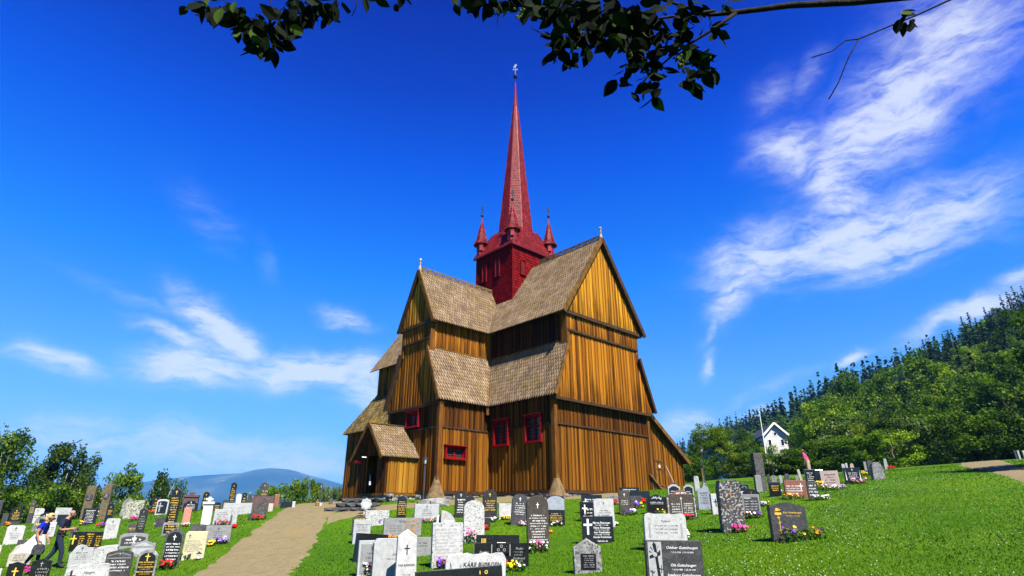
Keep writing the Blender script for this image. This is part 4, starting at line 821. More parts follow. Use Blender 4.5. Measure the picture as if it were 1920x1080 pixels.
S(376, 394, 922, 956, 'shoulder', 'black', 'g', 'black stone behind the white marble pillar', off=-8, rows=3)
def pillar(root, w_, H, z0, yf, rnd, th):
    mb = MB(); slab_mesh(mb, [(-w_ * .6, H * .9), (-w_ * .64, H), (w_ * .64, H), (w_ * .6, H * .9)], yf - .05, th / 2 + .05); mb.build('cap', SM['marble'], root, local=True)
    mb = MB(); c = H; o = [(-.07, c), (-.07, c + .12), (-.17, c + .12), (-.17, c + .26), (-.07, c + .26), (-.07, c + .36), (.07, c + .36), (.07, c + .26), (.17, c + .26), (.17, c + .12), (.07, c + .12), (.07, c)]
    o = [(x * w_ * 2.2, H + (z - c) * w_ * 1.5) for x, z in o]
    for (x0, x1, a0, a1) in ((o[0][0], o[11][0], o[0][1], o[5][1]), (o[2][0], o[1][0], o[2][1], o[3][1]), (o[10][0], o[9][0], o[2][1], o[3][1])): slab_mesh(mb, [(x0, a0), (x0, a1), (x1, a1), (x1, a0)], -.05, .05)
    mb.build('stone_cross', SM['marble'], root, local=True)
    mb = MB(); leafy(mb, [(-w_ * .35, H * .1), (-w_ * .35, H * .5), (-w_ * .2, H * .72), (0, H * .8), (w_ * .2, H * .72), (w_ * .35, H * .5), (w_ * .35, H * .1)], yf - .001, w_ * .05, rnd); mb.build('carving', SM['light'], root, local=True)
S(376, 402, 941, 985, 'rect', 'marble', None, 'white marble pillar stone crowned by a little cross', off=-6, th=.3, extra=pillar)
S(398, 435, 955, 985, 'rect', 'light', 'd', 'light grey slab with a row of red flowers', off=-6, rows=5, cross=0, zone=(.85, .28), fill=.7)
S(432, 449, 948, 988, 'arch', 'light', 'y', 'narrow light grey arched stone on a foot', off=-6, rows=4, pl=1)
S(417, 474, 943, 965, 'rect', 'light', 'y', 'long light grey wall like stone behind the narrow arch', off=-6, rows=2, cross=0, th=.2)
S(426, 446, 904, 948, 'point', 'black', 'g', 'tall black pointed stone standing against the far mountain', off=-6, rows=8, zone=(.74, .14), pl=.1)
S(441, 454, 926, 948, 'ogee', 'marble', None, 'small white marble stone right of the tall black one', off=-6)
S(452, 464, 924, 948, 'low', 'black', 'g', 'black stone with gold bands beside the small marble one', off=-6, rows=3)
S(463, 473, 926, 948, 'rect', 'dark', None, 'plain dark stone behind a thin grey cross', off=-6)
S(470, 515, 930, 956, 'roughtop', 'mauve', None, 'broad dark brown weathered stone by the path crest', off=-4, th=.4)
S(486, 505, 903, 936, 'point', 'dark', 'g', 'tall dark stone rising behind the brown weathered one', off=-4, rows=2, zone=(.66, .42))
S(467, 503, 936, 974, 'wedge', 'rock', None, 'dark natural rock pointed to the right with red flowers', off=0, th=.3)
S(513, 525, 927, 951, 'rect', 'red', None, 'slim red granite stone near the path crest', off=0)
S(502, 513, 944, 959, 'rect', 'beige', None, 'small beige block beside the pointed rock', off=0)
S(525, 549, 941, 952, 'low', 'black', None, 'low wide black stone at the end of the left rows', off=2, th=.3)
S(547, 554, 940, 952, 'rect', 'white', None, 'small white block at the end of the left rows', off=2)
S(356, 405, 983, 1004, 'roughtop', 'rock', None, 'dark lichen rock behind the grey slab with pansies', off=-4, th=.35)
S(382, 436, 985, 1020, 'rect', 'grey', 'd', 'grey slab with yellow and purple pansies by the path', off=-4, rows=5, zone=(.7, .2), fill=.45)
S(340, 391, 996, 1048, 'cut', 'cream', 'd', 'cream yellow slab with dark left aligned text', off=-4, rows=6, zone=(.68, .25), align='l', cross=(-.3, .84, .16), fill=.85)
S(399, 415, 942, 958, 'low', 'black', 'g', 'small black stone with gold words behind the light grey slab', off=-6, rows=3, cross=0)
S(416, 428, 937, 950, 'round', 'dark', None, 'little dark stone left of the tall black pointed one', off=-6)
S(591, 599, 936, 949, 'arch', 'dark', 'g', 'tiny far dark stone left of the path crest', off=0, rows=2)
S(599, 604, 943, 949, 'rect', 'white', None, 'tiny white stone beside the path crest', off=0)
S(616, 624, 934, 946, 'arch', 'dark', 'r', 'tiny far dark stone near the stone steps', off=0, rows=2)
# ---------------------------------------------------------------- middle rows before the church
def medal(root, w_, H, z0, yf, rnd, th):
    mb = MB(); n = 24; c = (0, H * .62); R_ = w_ * .52
    def ring(r, y, wob=0): return [(c[0] + (r + wob * (i % 3 == 0) * .04) * math.cos(i * 2 * math.pi / n), y, c[1] + (r + wob * (i % 3 == 0) * .04) * math.sin(i * 2 * math.pi / n)) for i in range(n)]
    v = ring(R_, -th * .4, 1) + ring(R_, yf - .04, 1) + ring(w_ * .33, yf - .05); mb.mesh(v, [(j * n + i, j * n + (i + 1) % n, (j + 1) * n + (i + 1) % n, (j + 1) * n + i) for j in (0, 1) for i in range(n)] + [tuple(range(n))[::-1]])
    mb.mesh([(x, yf - .03, z) for x, _, z in ring(w_ * .36, 0)], [tuple(range(n))], 1); mb.build('medallion', [SM['light'], SM['marble']], root, local=True)
S(675, 696, 934, 964, 'taper', 'light', None, 'round grey wreath stone with a white disc', off=10, th=.14, extra=medal)
S(659, 688, 965, 1003, 'arch', 'dark', 'g', 'dark arched stone half behind a light grey slab', off=12, rows=2, cross=0, zone=(.84, .7), frame='rock')
S(660, 696, 974, 1018, 'rect', 'light', 'd', 'light grey slab standing leftmost of the middle rows', off=10, rows=5, cross=0, zone=(.82, .48), fill=.8)
S(683, 730, 957, 985, 'rect', 'mottle', 'y', 'white mottled low stone with purple flowers', off=10, rows=3, cross=0, zone=(.7, .3))
S(743, 763, 930, 973, 'arch', 'black', 'g', 'narrow black arched stone densely lettered in gold', off=10, rows=8, cross=0, zone=(.78, .16), fill=.85)
S(776, 823, 945, 977, 'rect', 'light', 'd', 'light grey stone below the lamp post with pink flowers', off=10, rows=4, zone=(.70, .3), fill=.42)
def mosaic(mb, w, H, z0, y, r):
    for i in range(60): x, z = r.uniform(.06, .44) * w, r.uniform(.08, .9) * H; s = r.uniform(.012, .03) * w; mb.face([(x + s * math.cos(a + i), y - .0002 * i, z + s * .8 * math.sin(a + i)) for a in (0, 1.6, 3.1, 4.7)])
S(718, 791, 971, 1007, 'rect', 'grey', 'd', 'grey stone with a carved leafy tree on its right half', off=12, rows=0, cross=0, extra=X('r', mosaic, 'carved_tree'), lines=[('FLÅEN', .07, 0.0, .76, 0, 0), ('* 3-5-1921   Anders   † 8-2-1990', .03, -.22, .56, .1, 0), ('* 1-4-1924   Ragna   † 5-6-2001', .03, -.22, .44, .1, 0), ('* 2-2-1950   Gunnar   † 9-9-1970', .03, -.22, .32, .1, 0)])
S(826, 855, 957, 985, 'quarter', 'light', 'w', 'grey quarter circle stone with an orange flower mark', off=10, rows=1, cross=0, zone=(.4, .15), extra=X(PLAIN('orange_mark', (.45, .16, .04)), lambda mb, w, H, z0, y, r: leafy(mb, [(-w * .28, H * .45), (-w * .28, H * .62), (-w * .2, H * .8)], y, w * .1, r)))
S(818, 832, 965, 985, 'arch', 'marble', None, 'small white round stone joined to the quarter circle one', off=10, extra=X('d', lambda mb, w, H, z0, y, r: blob(mb, w * .1, H * .3, w * .3, y)))
S(665, 724, 1001, 1048, 'rect', 'black', None, 'dark slab turned sideways behind two grey stones', off=36, th=.2, roll=4)
S(668, 714, 1013, 1080, 'rect', 'grey', 'd', 'grey stone with raised rim and a column of dates', off=14, rows=0, cross=(0.12, .78, .14), frame='light', lines=[('* 6-5-06', .14, .1, .60, .1, 0), ('† 22-3-60', .14, .1, .48, .1, 0), ('* 10-3-11', .14, .1, .36, .1, 0), ('† 17-7-85', .14, .1, .24, .1, 0)])
S(695, 764, 1009, 1096, 'cut', 'light', 'd', 'large pale grey slab with slanted left shoulder, front centre', off=13, rows=0, cross=(.34, .84, .16), lines=[('Ivar G.', .115, .22, .62, .3, 0), ('* 24-12-1923', .072, .06, .53, .25, 0)])
S(739, 786, 992, 1100, 'obel', 'white', 'd', 'white pointed stone with a thin black cross, front centre', off=14, rows=0, cross=(0, .66, .17), lines=[('IVER BJØRGEN', .122, 0, .36, 0, .012), ('* 5/10 38', .105, 0, .20, .2, .004), ('† 4/10 98', .105, 0, .05, .2, .004)], dv=2)
S(768, 812, 1007, 1042, 'rect', 'grey', 'd', 'plain low grey stone right of the white pointed one', off=12, rows=2, cross=0, zone=(.75, .45), fill=.5)
S(808, 869, 980, 1062, 'rect', 'white', 'y', 'mottled white stone with speckled border and grey script', off=14, rows=10, cross=0, frame='mottle', zone=(.88, .12), fill=.72, align='l')
def lily(mb, w, H, z0, y, r):
    for p in (((-.40, .05), (-.38, .35), (-.43, .75)), ((-.36, .05), (-.33, .4), (-.25, .70)), ((-.34, .05), (-.28, .35), (-.20, .55))): leafy(mb, [(a * w, b * H) for a, b in p], y, w * .035, r)
S(834, 949, 1037, 1106, 'roughtop', 'white', 'd', 'wide white rough topped stone with an engraved plant', off=10, rows=0, cross=0, extra=X('d', lily, 'engraving'), lines=[('KÅRE BJØRGEN', .092, .10, .64, .12, .008)], dv=2)
def goldsym(mb, w, H, z0, y, r):
    quad(mb, .22 * w, .23 * w, H * .80, H * .9, y); n = 12
    for i in range(n):
        a, b = i * 2 * math.pi / n, (i + 1) * 2 * math.pi / n; mb.face([(.30 * w + q * w * math.cos(t), y, H * .85 + q * w * math.sin(t)) for t, q in ((a, .02), (b, .02), (b, .012), (a, .012))])
S(782, 945, 1066, 1135, 'rect', 'black', None, 'black slab cut by the bottom edge with small gold signs', off=18, th=.2, roll=-2.5, extra=X('g', goldsym, 'gold_signs'))
def bigcross(root, w_, H, z0, yf, rnd, th):
    mb = MB(); 
    for x0, x1, a0, a1 in ((-.10, .06, 0, 1.03), (-.17, -.10, .62, .86), (.06, .13, .62, .86)): slab_mesh(mb, [(x0 * w_, a0 * H), (x0 * w_, a1 * H), (x1 * w_, a1 * H), (x1 * w_, a0 * H)], yf - .05, yf + .03, bev=.004)
    mb.build('raised_cross', SM['black'], root, local=True); mb = MB(); q = lambda *a: quad(mb, *a)
    for x0, x1, a0, a1 in ((-.195, -.18, .2, .95), (.14, .155, .5, .95), (-.10, -.095, .1, .6), (.06, .066, .1, .6)): q(x0 * w_, x1 * w_, a0 * H, a1 * H, yf - .003)
    for dx, dz in ((0, .14), (-.055, 0), (.055, 0), (0, -.14)): 
        n = 10
        for i in range(n): a, b = i * 2 * math.pi / n, (i + 1) * 2 * math.pi / n; mb.face([((-.02 + dx) * w_ + k * w_ * math.cos(t), yf - .055, H * (.74 + dz) + k * w_ * math.sin(t)) for t, k in ((a, .026), (b, .026), (b, .017), (a, .017))])
    mb.build('cross_lines', INK['y'], root, local=True)
S(888, 991, 1018, 1066, 'rect', 'black', 'y', 'black double stone with a raised central cross', off=12, rows=0, cross=0, extra=bigcross, lines=[('Berthe', .06, -.33, .60, .3, 0), ('* 23-10-1887', .035, -.33, .46, .2, 0), ('Peder', .06, .32, .74, .3, 0), ('* 7-11-1875', .035, .30, .62, .2, 0), ('† 9-9-1951', .035, .30, .51, .2, 0), ('Gudbrand', .055, .31, .36, .3, 0), ('* 27-2-1903', .035, .30, .26, .2, 0), ('† 11-9-1974', .035, .30, .15, .2, 0)])
S(893, 973, 1003, 1040, 'rect', 'black', None, 'black slab with gold stripes behind the double stone', off=14, th=.16, extra=X('g', lambda mb, w, H, z0, y, r: [quad(mb, -w * (.40 - .03 * i), -w * (.385 - .03 * i), H * .4, H * .82, y) for i in range(4)], 'gold_stripes'))
S(868, 909, 938, 1017, 'arch', 'mottle', None, 'tall lichen grey rounded stone with pink roses', off=14, rows=5)
S(905, 932, 918, 976, 'arch', 'lichenblack', 'g', 'speckled black arched stone with gold cross below the church corner', off=12, rows=5, zone=(.66, .3))
S(852, 875, 920, 970, 'arch', 'lichenblack', 'w', 'black arched stone with white lines left of the rounded grey one', off=12, rows=6)
S(873, 890, 928, 962, 'point', 'lichenblack', None, 'small pointed dark stone between two black arched ones', off=12)
S(935, 960, 944, 973, 'rect', 'white', None, 'plain white rectangular stone below the church wall', off=12, frame='mottle')
S(957, 987, 926, 984, 'arch', 'dark', 'w', 'dark grey arched stone leaning slightly right', off=10, rows=6, zone=(.72, .3), roll=4)
S(987, 1030, 929, 1034, 'arch', 'brownb', 'w', 'tall brownish arched stone with pink flowers, centre', off=12, rows=10, cross=(0, .83, .10), zone=(.66, .18), fill=.9)
S(1024, 1059, 929, 986, 'low', 'black', 'g', 'stone with frosted blue grey top and black gold lettered foot', off=8, rows=5, cross=0, zone=(.42, .14), extra=lambda root, w_, H, z0, yf, rnd, th: (lambda mb: (slab_mesh(mb, [(x, z) for x, z in outline('low', w_ * .98, H * 1.0, rnd) if z > 0] [0:0] + [(-w_ * .485, H * .52), (-w_ * .485, H * .87), (-w_ * .25, H * .96), (0, H * .985), (w_ * .25, H * .96), (w_ * .485, H * .87), (w_ * .485, H * .52)], yf - .004, yf + .02, bev=.003), mb.build('frosted_top', SM['blue'], root, local=True)))(MB()))
S(907, 919, 970, 993, 'rect', 'lichenblack', None, 'little dark block right of the rounded grey stone', off=12)
def houseplate(mb, w, H, z0, y, r): scribble(mb, -w * .2, w * .24, H * .52, H * .14, 6, y - .012, r, fill=.8)
S(1074, 1128, 1010, 1074, 'point', 'boulder', None, 'small rough grey stone with house shaped top and black plate', off=12, panel=(-.26, .30, .10, .56, 'black'), extra=X('y', houseplate, 'inscription'), rough=.008)
S(1090, 1151, 968, 1019, 'rect', 'black', 'w', 'square black stone with a long white cross and white names', off=10, rows=0, cross=(-.32, .68, .58), lines=[('Marna Pettersen', .085, .12, .72, .25, .008), ('* 8-12-1887  † 1-4-1960', .045, .12, .65, .1, .006), ('Klara Pettersen', .085, .12, .54, .25, .008), ('* 6-2-1912  † 25-12-1985', .045, .12, .47, .1, .006), ('Ivar Fredlohlen', .085, .12, .37, .25, .008), ('* 10-12-1890  † 5-10-1960', .045, .12, .30, .1, .006), ('Gunda Fredlohlen', .08, .12, .20, .25, .008), ('Takk for alt', .07, .12, .06, .25, .006)])
S(1112, 1153, 935, 989, 'round', 'white', 'd', 'white round cornered stone behind the square black one', off=10, rows=4, zone=(.62, .3), cross=(0, .84, .12))
S(1087, 1117, 941, 977, 'rect', 'black', 'w', 'black stone with white cross left of the white round cornered one', off=12, rows=3, cross=(-.2, .66, .5))
S(1090, 1130, 928, 962, 'rect', 'black', 'w', 'black stone lettered white, farthest of the three black ones', off=12, rows=3, cross=(-.32, .6, .5), zone=(.8, .4))
S(1159, 1183, 920, 964, 'rect', 'brownb', 'w', 'upright dark grey stone with white cross and purple pansies', off=12, rows=3, zone=(.6, .38))
S(1161, 1199, 914, 938, 'rect', 'black', 'w', 'wide black stone with white signature near the church', off=12, rows=2, cross=0, zone=(.9, .6))
S(1182, 1219, 921, 943, 'rect', 'black', None, 'wide black glossy stone with red flowers on the right', off=12, th=.2)
S(1181, 1204, 930, 950, 'rect', 'dark', 'w', 'grey dark small stone behind purple flowers', off=12, rows=1, cross=0)
S(1138, 1162, 929, 944, 'boulder', 'boulder', None, 'low grey boulder right of the white round cornered stone', off=12, th=.3)
def crown(mb, w, H, z0, y, r): leafy(mb, [(-w * .26, H * .76), (-w * .1, H * .84), (w * .02, H * .80), (w * .16, H * .82), (w * .26, H * .74)], y, w * .07, r)
S(1211, 1250, 927, 963, 'peak', 'black', 'w', 'glossy black bulging stone with a white floral crest', off=14, rows=2, cross=0, zone=(.62, .46), extra=X('w', crown, 'crest'), th=.22)
def columns(mb, w, H, z0, y, r):
    for s in (-1, 1): leafy(mb, [(s * w * .44, H * .1), (s * w * .44, H * .4), (s * w * .44, H * .65), (s * w * .44, H * .88)], y, w * .04, r)
    quad(mb, -w * .005, w * .005, H * .2, H * .75, y); scribble(mb, -w * .36, -w * .03, H * .66, H * .25, 4, y, r, fill=.9); scribble(mb, w * .03, w * .38, H * .66, H * .15, 6, y, r, fill=.9)
S(1247, 1309, 927, 974, 'round', 'brownb', 'w', 'big dark double stone with carved side columns', off=12, rows=0, cross=(0, .84, .14), extra=X('w', columns, 'inscription'))
S(1258, 1292, 919, 942, 'ogee', 'red', 'w', 'small red brown stone behind the big dark double one', off=10, rows=1, cross=0, zone=(.9, .6))
S(1251, 1277, 908, 937, 'ogee', 'black', 'w', 'black stone with white scrolled border, left one of two by the lean-to', off=10, rows=3, cross=0, frame='light', zone=(.6, .2))
S(1280, 1302, 909, 937, 'ogee', 'black', 'w', 'black stone with white scrolled border, right one of two by the lean-to', off=10, rows=3, cross=0, frame='light', zone=(.6, .2))
S(1305, 1333, 905, 955, 'jag', 'blue', 'd', 'jagged pale stone like a mountain with dark script', off=8, rows=5, cross=0, zone=(.66, .2), fill=.6)
S(1331, 1349, 926, 964, 'rect', 'white', 'd', 'narrow white stone left of the tall speckled one', off=16, rows=0, cross=(.1, .6, .4), th=.2)
def fl_cross(mb, w, H, z0, y, r):
    for s in (-1, 1): leafy(mb, [(s * w * .4, H * .2), (s * w * .4, H * .55)], y, w * .02, r); 
S(1204, 1289, 962, 1028, 'scallop', 'white', 'd', 'white wavy topped stone behind the flower bouquet', off=13, rows=0, cross=0, th=.2, extra=X('y', lambda mb, w, H, z0, y, r: (blob(mb, -w * .38, H * .83, w * .02, y, 4), blob(mb, w * .38, H * .83, w * .02, y, 4), quad(mb, -w * .40, -w * .36, H * .3, H * .7, y), quad(mb, w * .36, w * .40, H * .3, H * .7, y)), 'carving'), lines=[('Tuldland', .062, 0, .74, .3, .002), ('* 19-12-1876   Ola   † 11-10-1958', .042, 0, .62, .2, .001), ('* 15-10-1893   Brit   † 30-8-1974', .042, 0, .52, .2, .001), ('* 12-4-1922   Syver   † 4-7-1990', .042, 0, .42, .2, .001)])
def sidepanel(root, w_, H, z0, yf, rnd, th):
    mb = MB(); x0, x1 = -w_ * .46, -w_ * .22; quad(mb, x0, x1, H * .03, H * .97, yf); mb.build('carved_panel', SM['light'], root, local=True)
    mb = MB(); cx = (x0 + x1) / 2; ww = x1 - x0; y = yf - .003
    def qd(pts): mb.face([(cx + a * ww, y, H * b) for a, b in pts])
    qd([(-.10, .97), (.10, .93), (.42, .08), (.22, .06)]); qd([(-.42, .66), (-.38, .72), (.40, .80), (.40, .73)])
    for i in range(7): a = math.radians(20 + i * 28); qd([(.0 + .2 * math.cos(a), .74 + .08 * math.sin(a)), (.42 * math.cos(a), .74 + .2 * math.sin(a)), (.45 * math.cos(a + .12), .74 + .2 * math.sin(a + .12))])
    leafy(mb, [(cx - ww * .3, H * .1), (cx - ww * .32, H * .3), (cx - ww * .25, H * .46)], y, ww * .2, rnd); leafy(mb, [(cx + ww * .38, H * .4), (cx + ww * .42, H * .56)], y, ww * .16, rnd)
    mb.build('carving', SM['black'], root, local=True)
    mb = MB(); mb.face([(cx + .16 * ww * math.cos(i), yf - .008, H * .74 + .16 * ww * math.sin(i)) for i in np.linspace(0, 6.28, 9)[:-1]]); mb.build('rose', SM['light'], root, local=True)
S(1205, 1323, 1013, 1118, 'rect', 'dark', 'w', 'large black speckled stone with a carved cross panel, front right', off=12, rows=0, cross=0, extra=sidepanel, th=.16, lines=[('Oddoar Guttuhaugen', .064, .14, .845, .28, .005), ('* 12-3-1924   † 12-10-2000', .036, .14, .77, .2, .004), ('Ole Guttuhaugen', .064, .14, .53, .28, .005), ('* 14-12-1889   † 22-10-1964', .036, .14, .46, .2, .004), ('Ingeborg Guttuhaugen', .064, .14, .355, .28, .005), ('* 2-4-1893   † 21-6-1978', .036, .14, .28, .2, .004)])
# ---------------------------------------------------------------- right-hand slope
S(1343, 1396, 902, 996, 'roughtop', 'salt', 'r', 'tall thick black and white speckled stone', off=16, rows=1, cross=(0, .74, .16), zone=(.5, .44), th=.38)
S(1389, 1428, 927, 968, 'rect', 'dark', 'w', 'dark stone with pale rim and white list beside the speckled one', off=10, rows=0, cross=0, frame='grey', lines=[('Vangen', .14, -.2, .80, .25, .004), ('Anders  * 1893 † 1961', .075, -.02, .66, .1, .004), ('Ragnhild  * 1898 † 1980', .075, -.02, .54, .1, .004), ('Edvard  * 1922 † 1968', .075, -.02, .42, .1, .004), ('Olga  * 1926 † 1999', .075, -.02, .30, .1, .004)])
S(1391, 1426, 917, 948, 'arch', 'black', None, 'black curved stone behind the white list one', off=10, extra=X(PLAIN('red_tulip', (.4, .04, .06)), lambda mb, w, H, z0, y, r: leafy(mb, [(0, H * .5), (w * .04, H * .85)], y, w * .1, r)))
S(1385, 1406, 908, 934, 'rect', 'black', None, 'small stone with dark scrolled top and white lower field', off=10, panel=(-.45, .45, .05, .5, 'white'), extra=X('y', lambda mb, w, H, z0, y, r: leafy(mb, [(-w * .3, H * .75), (0, H * .85), (w * .3, H * .75)], y, w * .14, r)))
def figure_gold(mb, w, H, z0, y, r):
    leafy(mb, [(-w * .24, H * .10), (-w * .27, H * .3), (-w * .26, H * .5), (-w * .30, H * .68)], y, w * .05, r); quad(mb, -w * .37, -w * .19, H * .66, H * .72, y); blob(mb, -w * .29, H * .8, w * .045, y); leafy(mb, [(-w * .36, H * .75), (-w * .27, H * .84), (-w * .22, H * .76)], y, w * .05, r)
S(1437, 1516, 942, 1012, 'wave', 'dark', 'g', 'dark wavy topped stone with a golden relief, right foreground', off=16, rows=0, cross=0, th=.24, extra=X('g', figure_gold, 'gold_relief'), lines=[('Kari Guttuhaugen', .072, .12, .70, .28, .006), ('* 9-8-1895   † 5-10-1954', .04, .12, .62, .2, .004), ('Elling og sønn', .06, .02, .26, .2, .004)])
S(1440, 1466, 904, 931, 'rect', 'black', 'g', 'black stone lettered gold with pale purple flowers', off=14, rows=3, cross=0, zone=(.8, .35))
S(1468, 1514, 901, 934, 'rect', 'red', 'w', 'red brown polished stone with a white cross', off=14, rows=4, cross=(.26, .68, .4), zone=(.75, .2), align='l', th=.16)
S(1511, 1537, 904, 938, 'cut', 'dark', 'w', 'small dark stone with four white bars beside the red brown one', off=14, rows=4, cross=0, zone=(.9, .2), fill=.85)
S(1507, 1531, 880, 907, 'rect', 'black', 'w', 'black stone with white lines in front of the pink shirt', off=14, rows=5, cross=0, zone=(.8, .15))
S(1536, 1576, 883, 914, 'rect', 'rose', 'd', 'rose coloured slab with dark writing and garden flowers', off=10, rows=4, cross=0, zone=(.85, .2), fill=.6)
S(1527, 1546, 881, 907, 'rect', 'black', None, 'black slab edge behind the rose coloured one', off=20, th=.2)
S(1409, 1436, 850, 920, 'rect', 'rock', None, 'very tall dark square pillar before the bushes', off=24, th=.4, name='stone_pillar')
S(1414, 1430, 891, 922, 'octo', 'grey', None, 'pale grey stone at the foot of the tall pillar', off=14, th=.16)
for i, (a, b, t, c, lb) in enumerate(((1437, 1445, 889, 'dark', 'dark far stone nearest the pillar'), (1445, 1457, 891, 'boulder', 'rough grey far stone above the gold lettered black one'), (1460, 1468, 891, 'blue', 'small blue grey far stone'), (1470, 1482, 888, 'rock', 'dark brown far stone above the red brown one'), (1490, 1499, 892, 'grey', 'small grey far stone by the leaning post'))):
    S(a, b, t, 906, 'arch', c, None, lb, off=10)
S(1497, 1506, 880, 904, 'cut', 'beige', None, 'slim leaning beige post stone near the pink shirt', off=10, roll=-8)
S(1300, 1312, 893, 920, 'roughtop', 'light', None, 'pale rough standing stone at the church lean-to corner', off=10, th=.25)
S(1580, 1618, 877, 906, 'rect', 'black', 'w', 'black stone with white side flames and pink hydrangeas', off=14, rows=4, cross=(0, .88, .16), zone=(.7, .3), extra=X('w', lambda mb, w, H, z0, y, r: [mb.face([(s * w * .38, y, H * .2), (s * w * .44, y, H * .2), (s * w * .41, y, H * .85)]) for s in (-1, 1)]))
S(1577, 1587, 870, 892, 'round', 'light', None, 'pale stone peeping out left of the flames stone', off=12)
S(1584, 1593, 868, 892, 'arch', 'light', None, 'pale round topped stone behind the flames stone', off=12)
S(1592, 1605, 869, 892, 'boulder', 'rose', None, 'reddish rough stone behind the flames stone', off=12)
S(1618, 1628, 866, 890, 'round', 'grey', None, 'slim grey stone behind the leaning boulder', off=16)
S(1624, 1641, 863, 892, 'arch', 'dark', None, 'dark stone just behind the leaning boulder', off=18, th=.2)
S(1630, 1658, 867, 899, 'boulder', 'boulder', None, 'grey streaked boulder stone leaning on the right slope', off=18, th=.4)
S(1655, 1666, 860, 882, 'boulder', 'light', None, 'pale oval stone beside red flowers on the slope', off=12, th=.2)
S(1661, 1675, 855, 876, 'rect', 'dark', None, 'dark slab farthest up the grassy slope', off=14, th=.2)
for a, b, t, c, lb in ((1857, 1863, 847, 'light', 'small pale stone at the left end of the far right row'), (1864, 1874, 852, 'black', 'low black stone in the far right row'), (1876, 1882, 851, 'light', 'slim pale stone right of the low black one'), (1882, 1891, 850, 'rose', 'broad pinkish stone in the far right row'), (1890, 1897, 846, 'grey', 'grey upright stone in the far right row'), (1896, 1901, 845, 'light', 'narrow pale stone touching the grey upright one'), (1901, 1907, 845, 'dark', 'dark upright stone in the far right row'), (1906, 1914, 845, 'light', 'pale upright stone right of the dark one, far right'), (1916, 1926, 845, 'white', 'white stone cut by the right frame edge')):
    S(a, b, t, 861, 'round', c, None, lb, off=24, th=.12)
# ================================================================== paths and gravel (sheets laid on the ground)
gravel = MAT('gravel', [(.3, (.10, .078, .036)), (.5, (.13, .104, .05)), (.7, (.16, .132, .068))], scale=3, detail=10, nrough=.75, rough=.95, bump=.5, bscale=60, speck=((.22, .19, .12), 45, .6), patch=((.17, .115, .03), .5, .56, .75))
PATHPOLY = []
def ribbon(name, pairs, mat, nz=10, jit=.16, extend=None, lift=.02):
    L = [hit(*a)[:2] for a, b in pairs]; R_ = [hit(*b)[:2] for a, b in pairs]
    if extend: L.append(L[-1] + np.array(extend)); R_.append(R_[-1] + np.array(extend))
    def dens(P):
        out = [P[0]]
        for a, b in zip(P, P[1:]):
            n = max(1, int(np.linalg.norm(b - a) / .35)); out += [a + (b - a) * i / n for i in range(1, n + 1)]
        return np.array(out)
    def resamp(P, N):
        d = np.concatenate([[0], np.cumsum(np.linalg.norm(np.diff(P, axis=0), axis=1))]); t = np.linspace(0, d[-1], N); return np.stack([np.interp(t, d, P[:, 0]), np.interp(t, d, P[:, 1])], 1)
    # keep rungs paired: resample each span with the same count on both sides
    A, B = [L[0]], [R_[0]]
    for i in range(len(L) - 1):
        n = max(2, int(max(np.linalg.norm(L[i + 1] - L[i]), np.linalg.norm(R_[i + 1] - R_[i])) / .35))
        A += [L[i] + (L[i + 1] - L[i]) * k / n for k in range(1, n + 1)]; B += [R_[i] + (R_[i + 1] - R_[i]) * k / n for k in range(1, n + 1)]
    A, B = np.array(A), np.array(B)
    for P in (A, B):
        for _ in range(3): P[1:-1] = (P[:-2] + 2 * P[1:-1] + P[2:]) / 4
    PATHPOLY.append((A.copy(), B.copy())); rs = np.random.RandomState(5)
    ja = rs.uniform(-jit, jit, len(A)); jb = rs.uniform(-jit, jit, len(A)); w_ = (B - A) / np.maximum(1e-6, np.linalg.norm(B - A, axis=1))[:, None]
    A = A + w_ * ja[:, None]; B = B + w_ * jb[:, None]
    t = np.linspace(0, 1, nz + 1); V = A[:, None] * (1 - t)[None, :, None] + B[:, None] * t[None, :, None]; n = len(A)
    V = V.reshape(-1, 2); z = ground(V[:, 0], V[:, 1]) + lift; edge = np.tile((t < .001) | (t > .999), n); z[edge] -= .035
    i = np.arange((n - 1) * nz); r = i // nz; c = i % nz; a = r * (nz + 1) + c; f = np.stack([a, a + 1, a + nz + 2, a + nz + 1], 1)
    o = link(bpy.data.objects.new(name, np_mesh(name, np.column_stack([V, z]), f, mats=[mat], smooth=True))); return tag(o, kind='structure')
ribbon('gravel_path', [((322, 1110), (560, 1110)), ((360, 1080), (550, 1075)), ((440, 1020), (588, 1030)), ((505, 973), (606, 985)), ((527, 956), (622, 966)), ((541, 949.5), (640, 955))], gravel, nz=16, extend=(-1.5, 9))
ribbon('church_path', [((612, 985), (618, 962)), ((640, 974), (640, 959)), ((668, 970), (668, 957)), ((705, 961), (703, 948)), ((765, 953), (762, 943)), ((860, 946), (855, 936)), ((950, 943), (945, 931)), ((1035, 939), (1032, 927)), ((1105, 935), (1100, 925)), ((1180, 932), (1175, 924))], gravel, nz=6, lift=.024)
ribbon('slope_path', [((1990, 940), (2010, 893)), ((1925, 909), (1960, 884)), ((1880, 893), (1905, 873)), ((1838, 882), (1895, 868)), ((1800, 875.5), (1885, 865)), ((1788, 870), (1850, 863))], gravel, nz=8, extend=(3, 5))
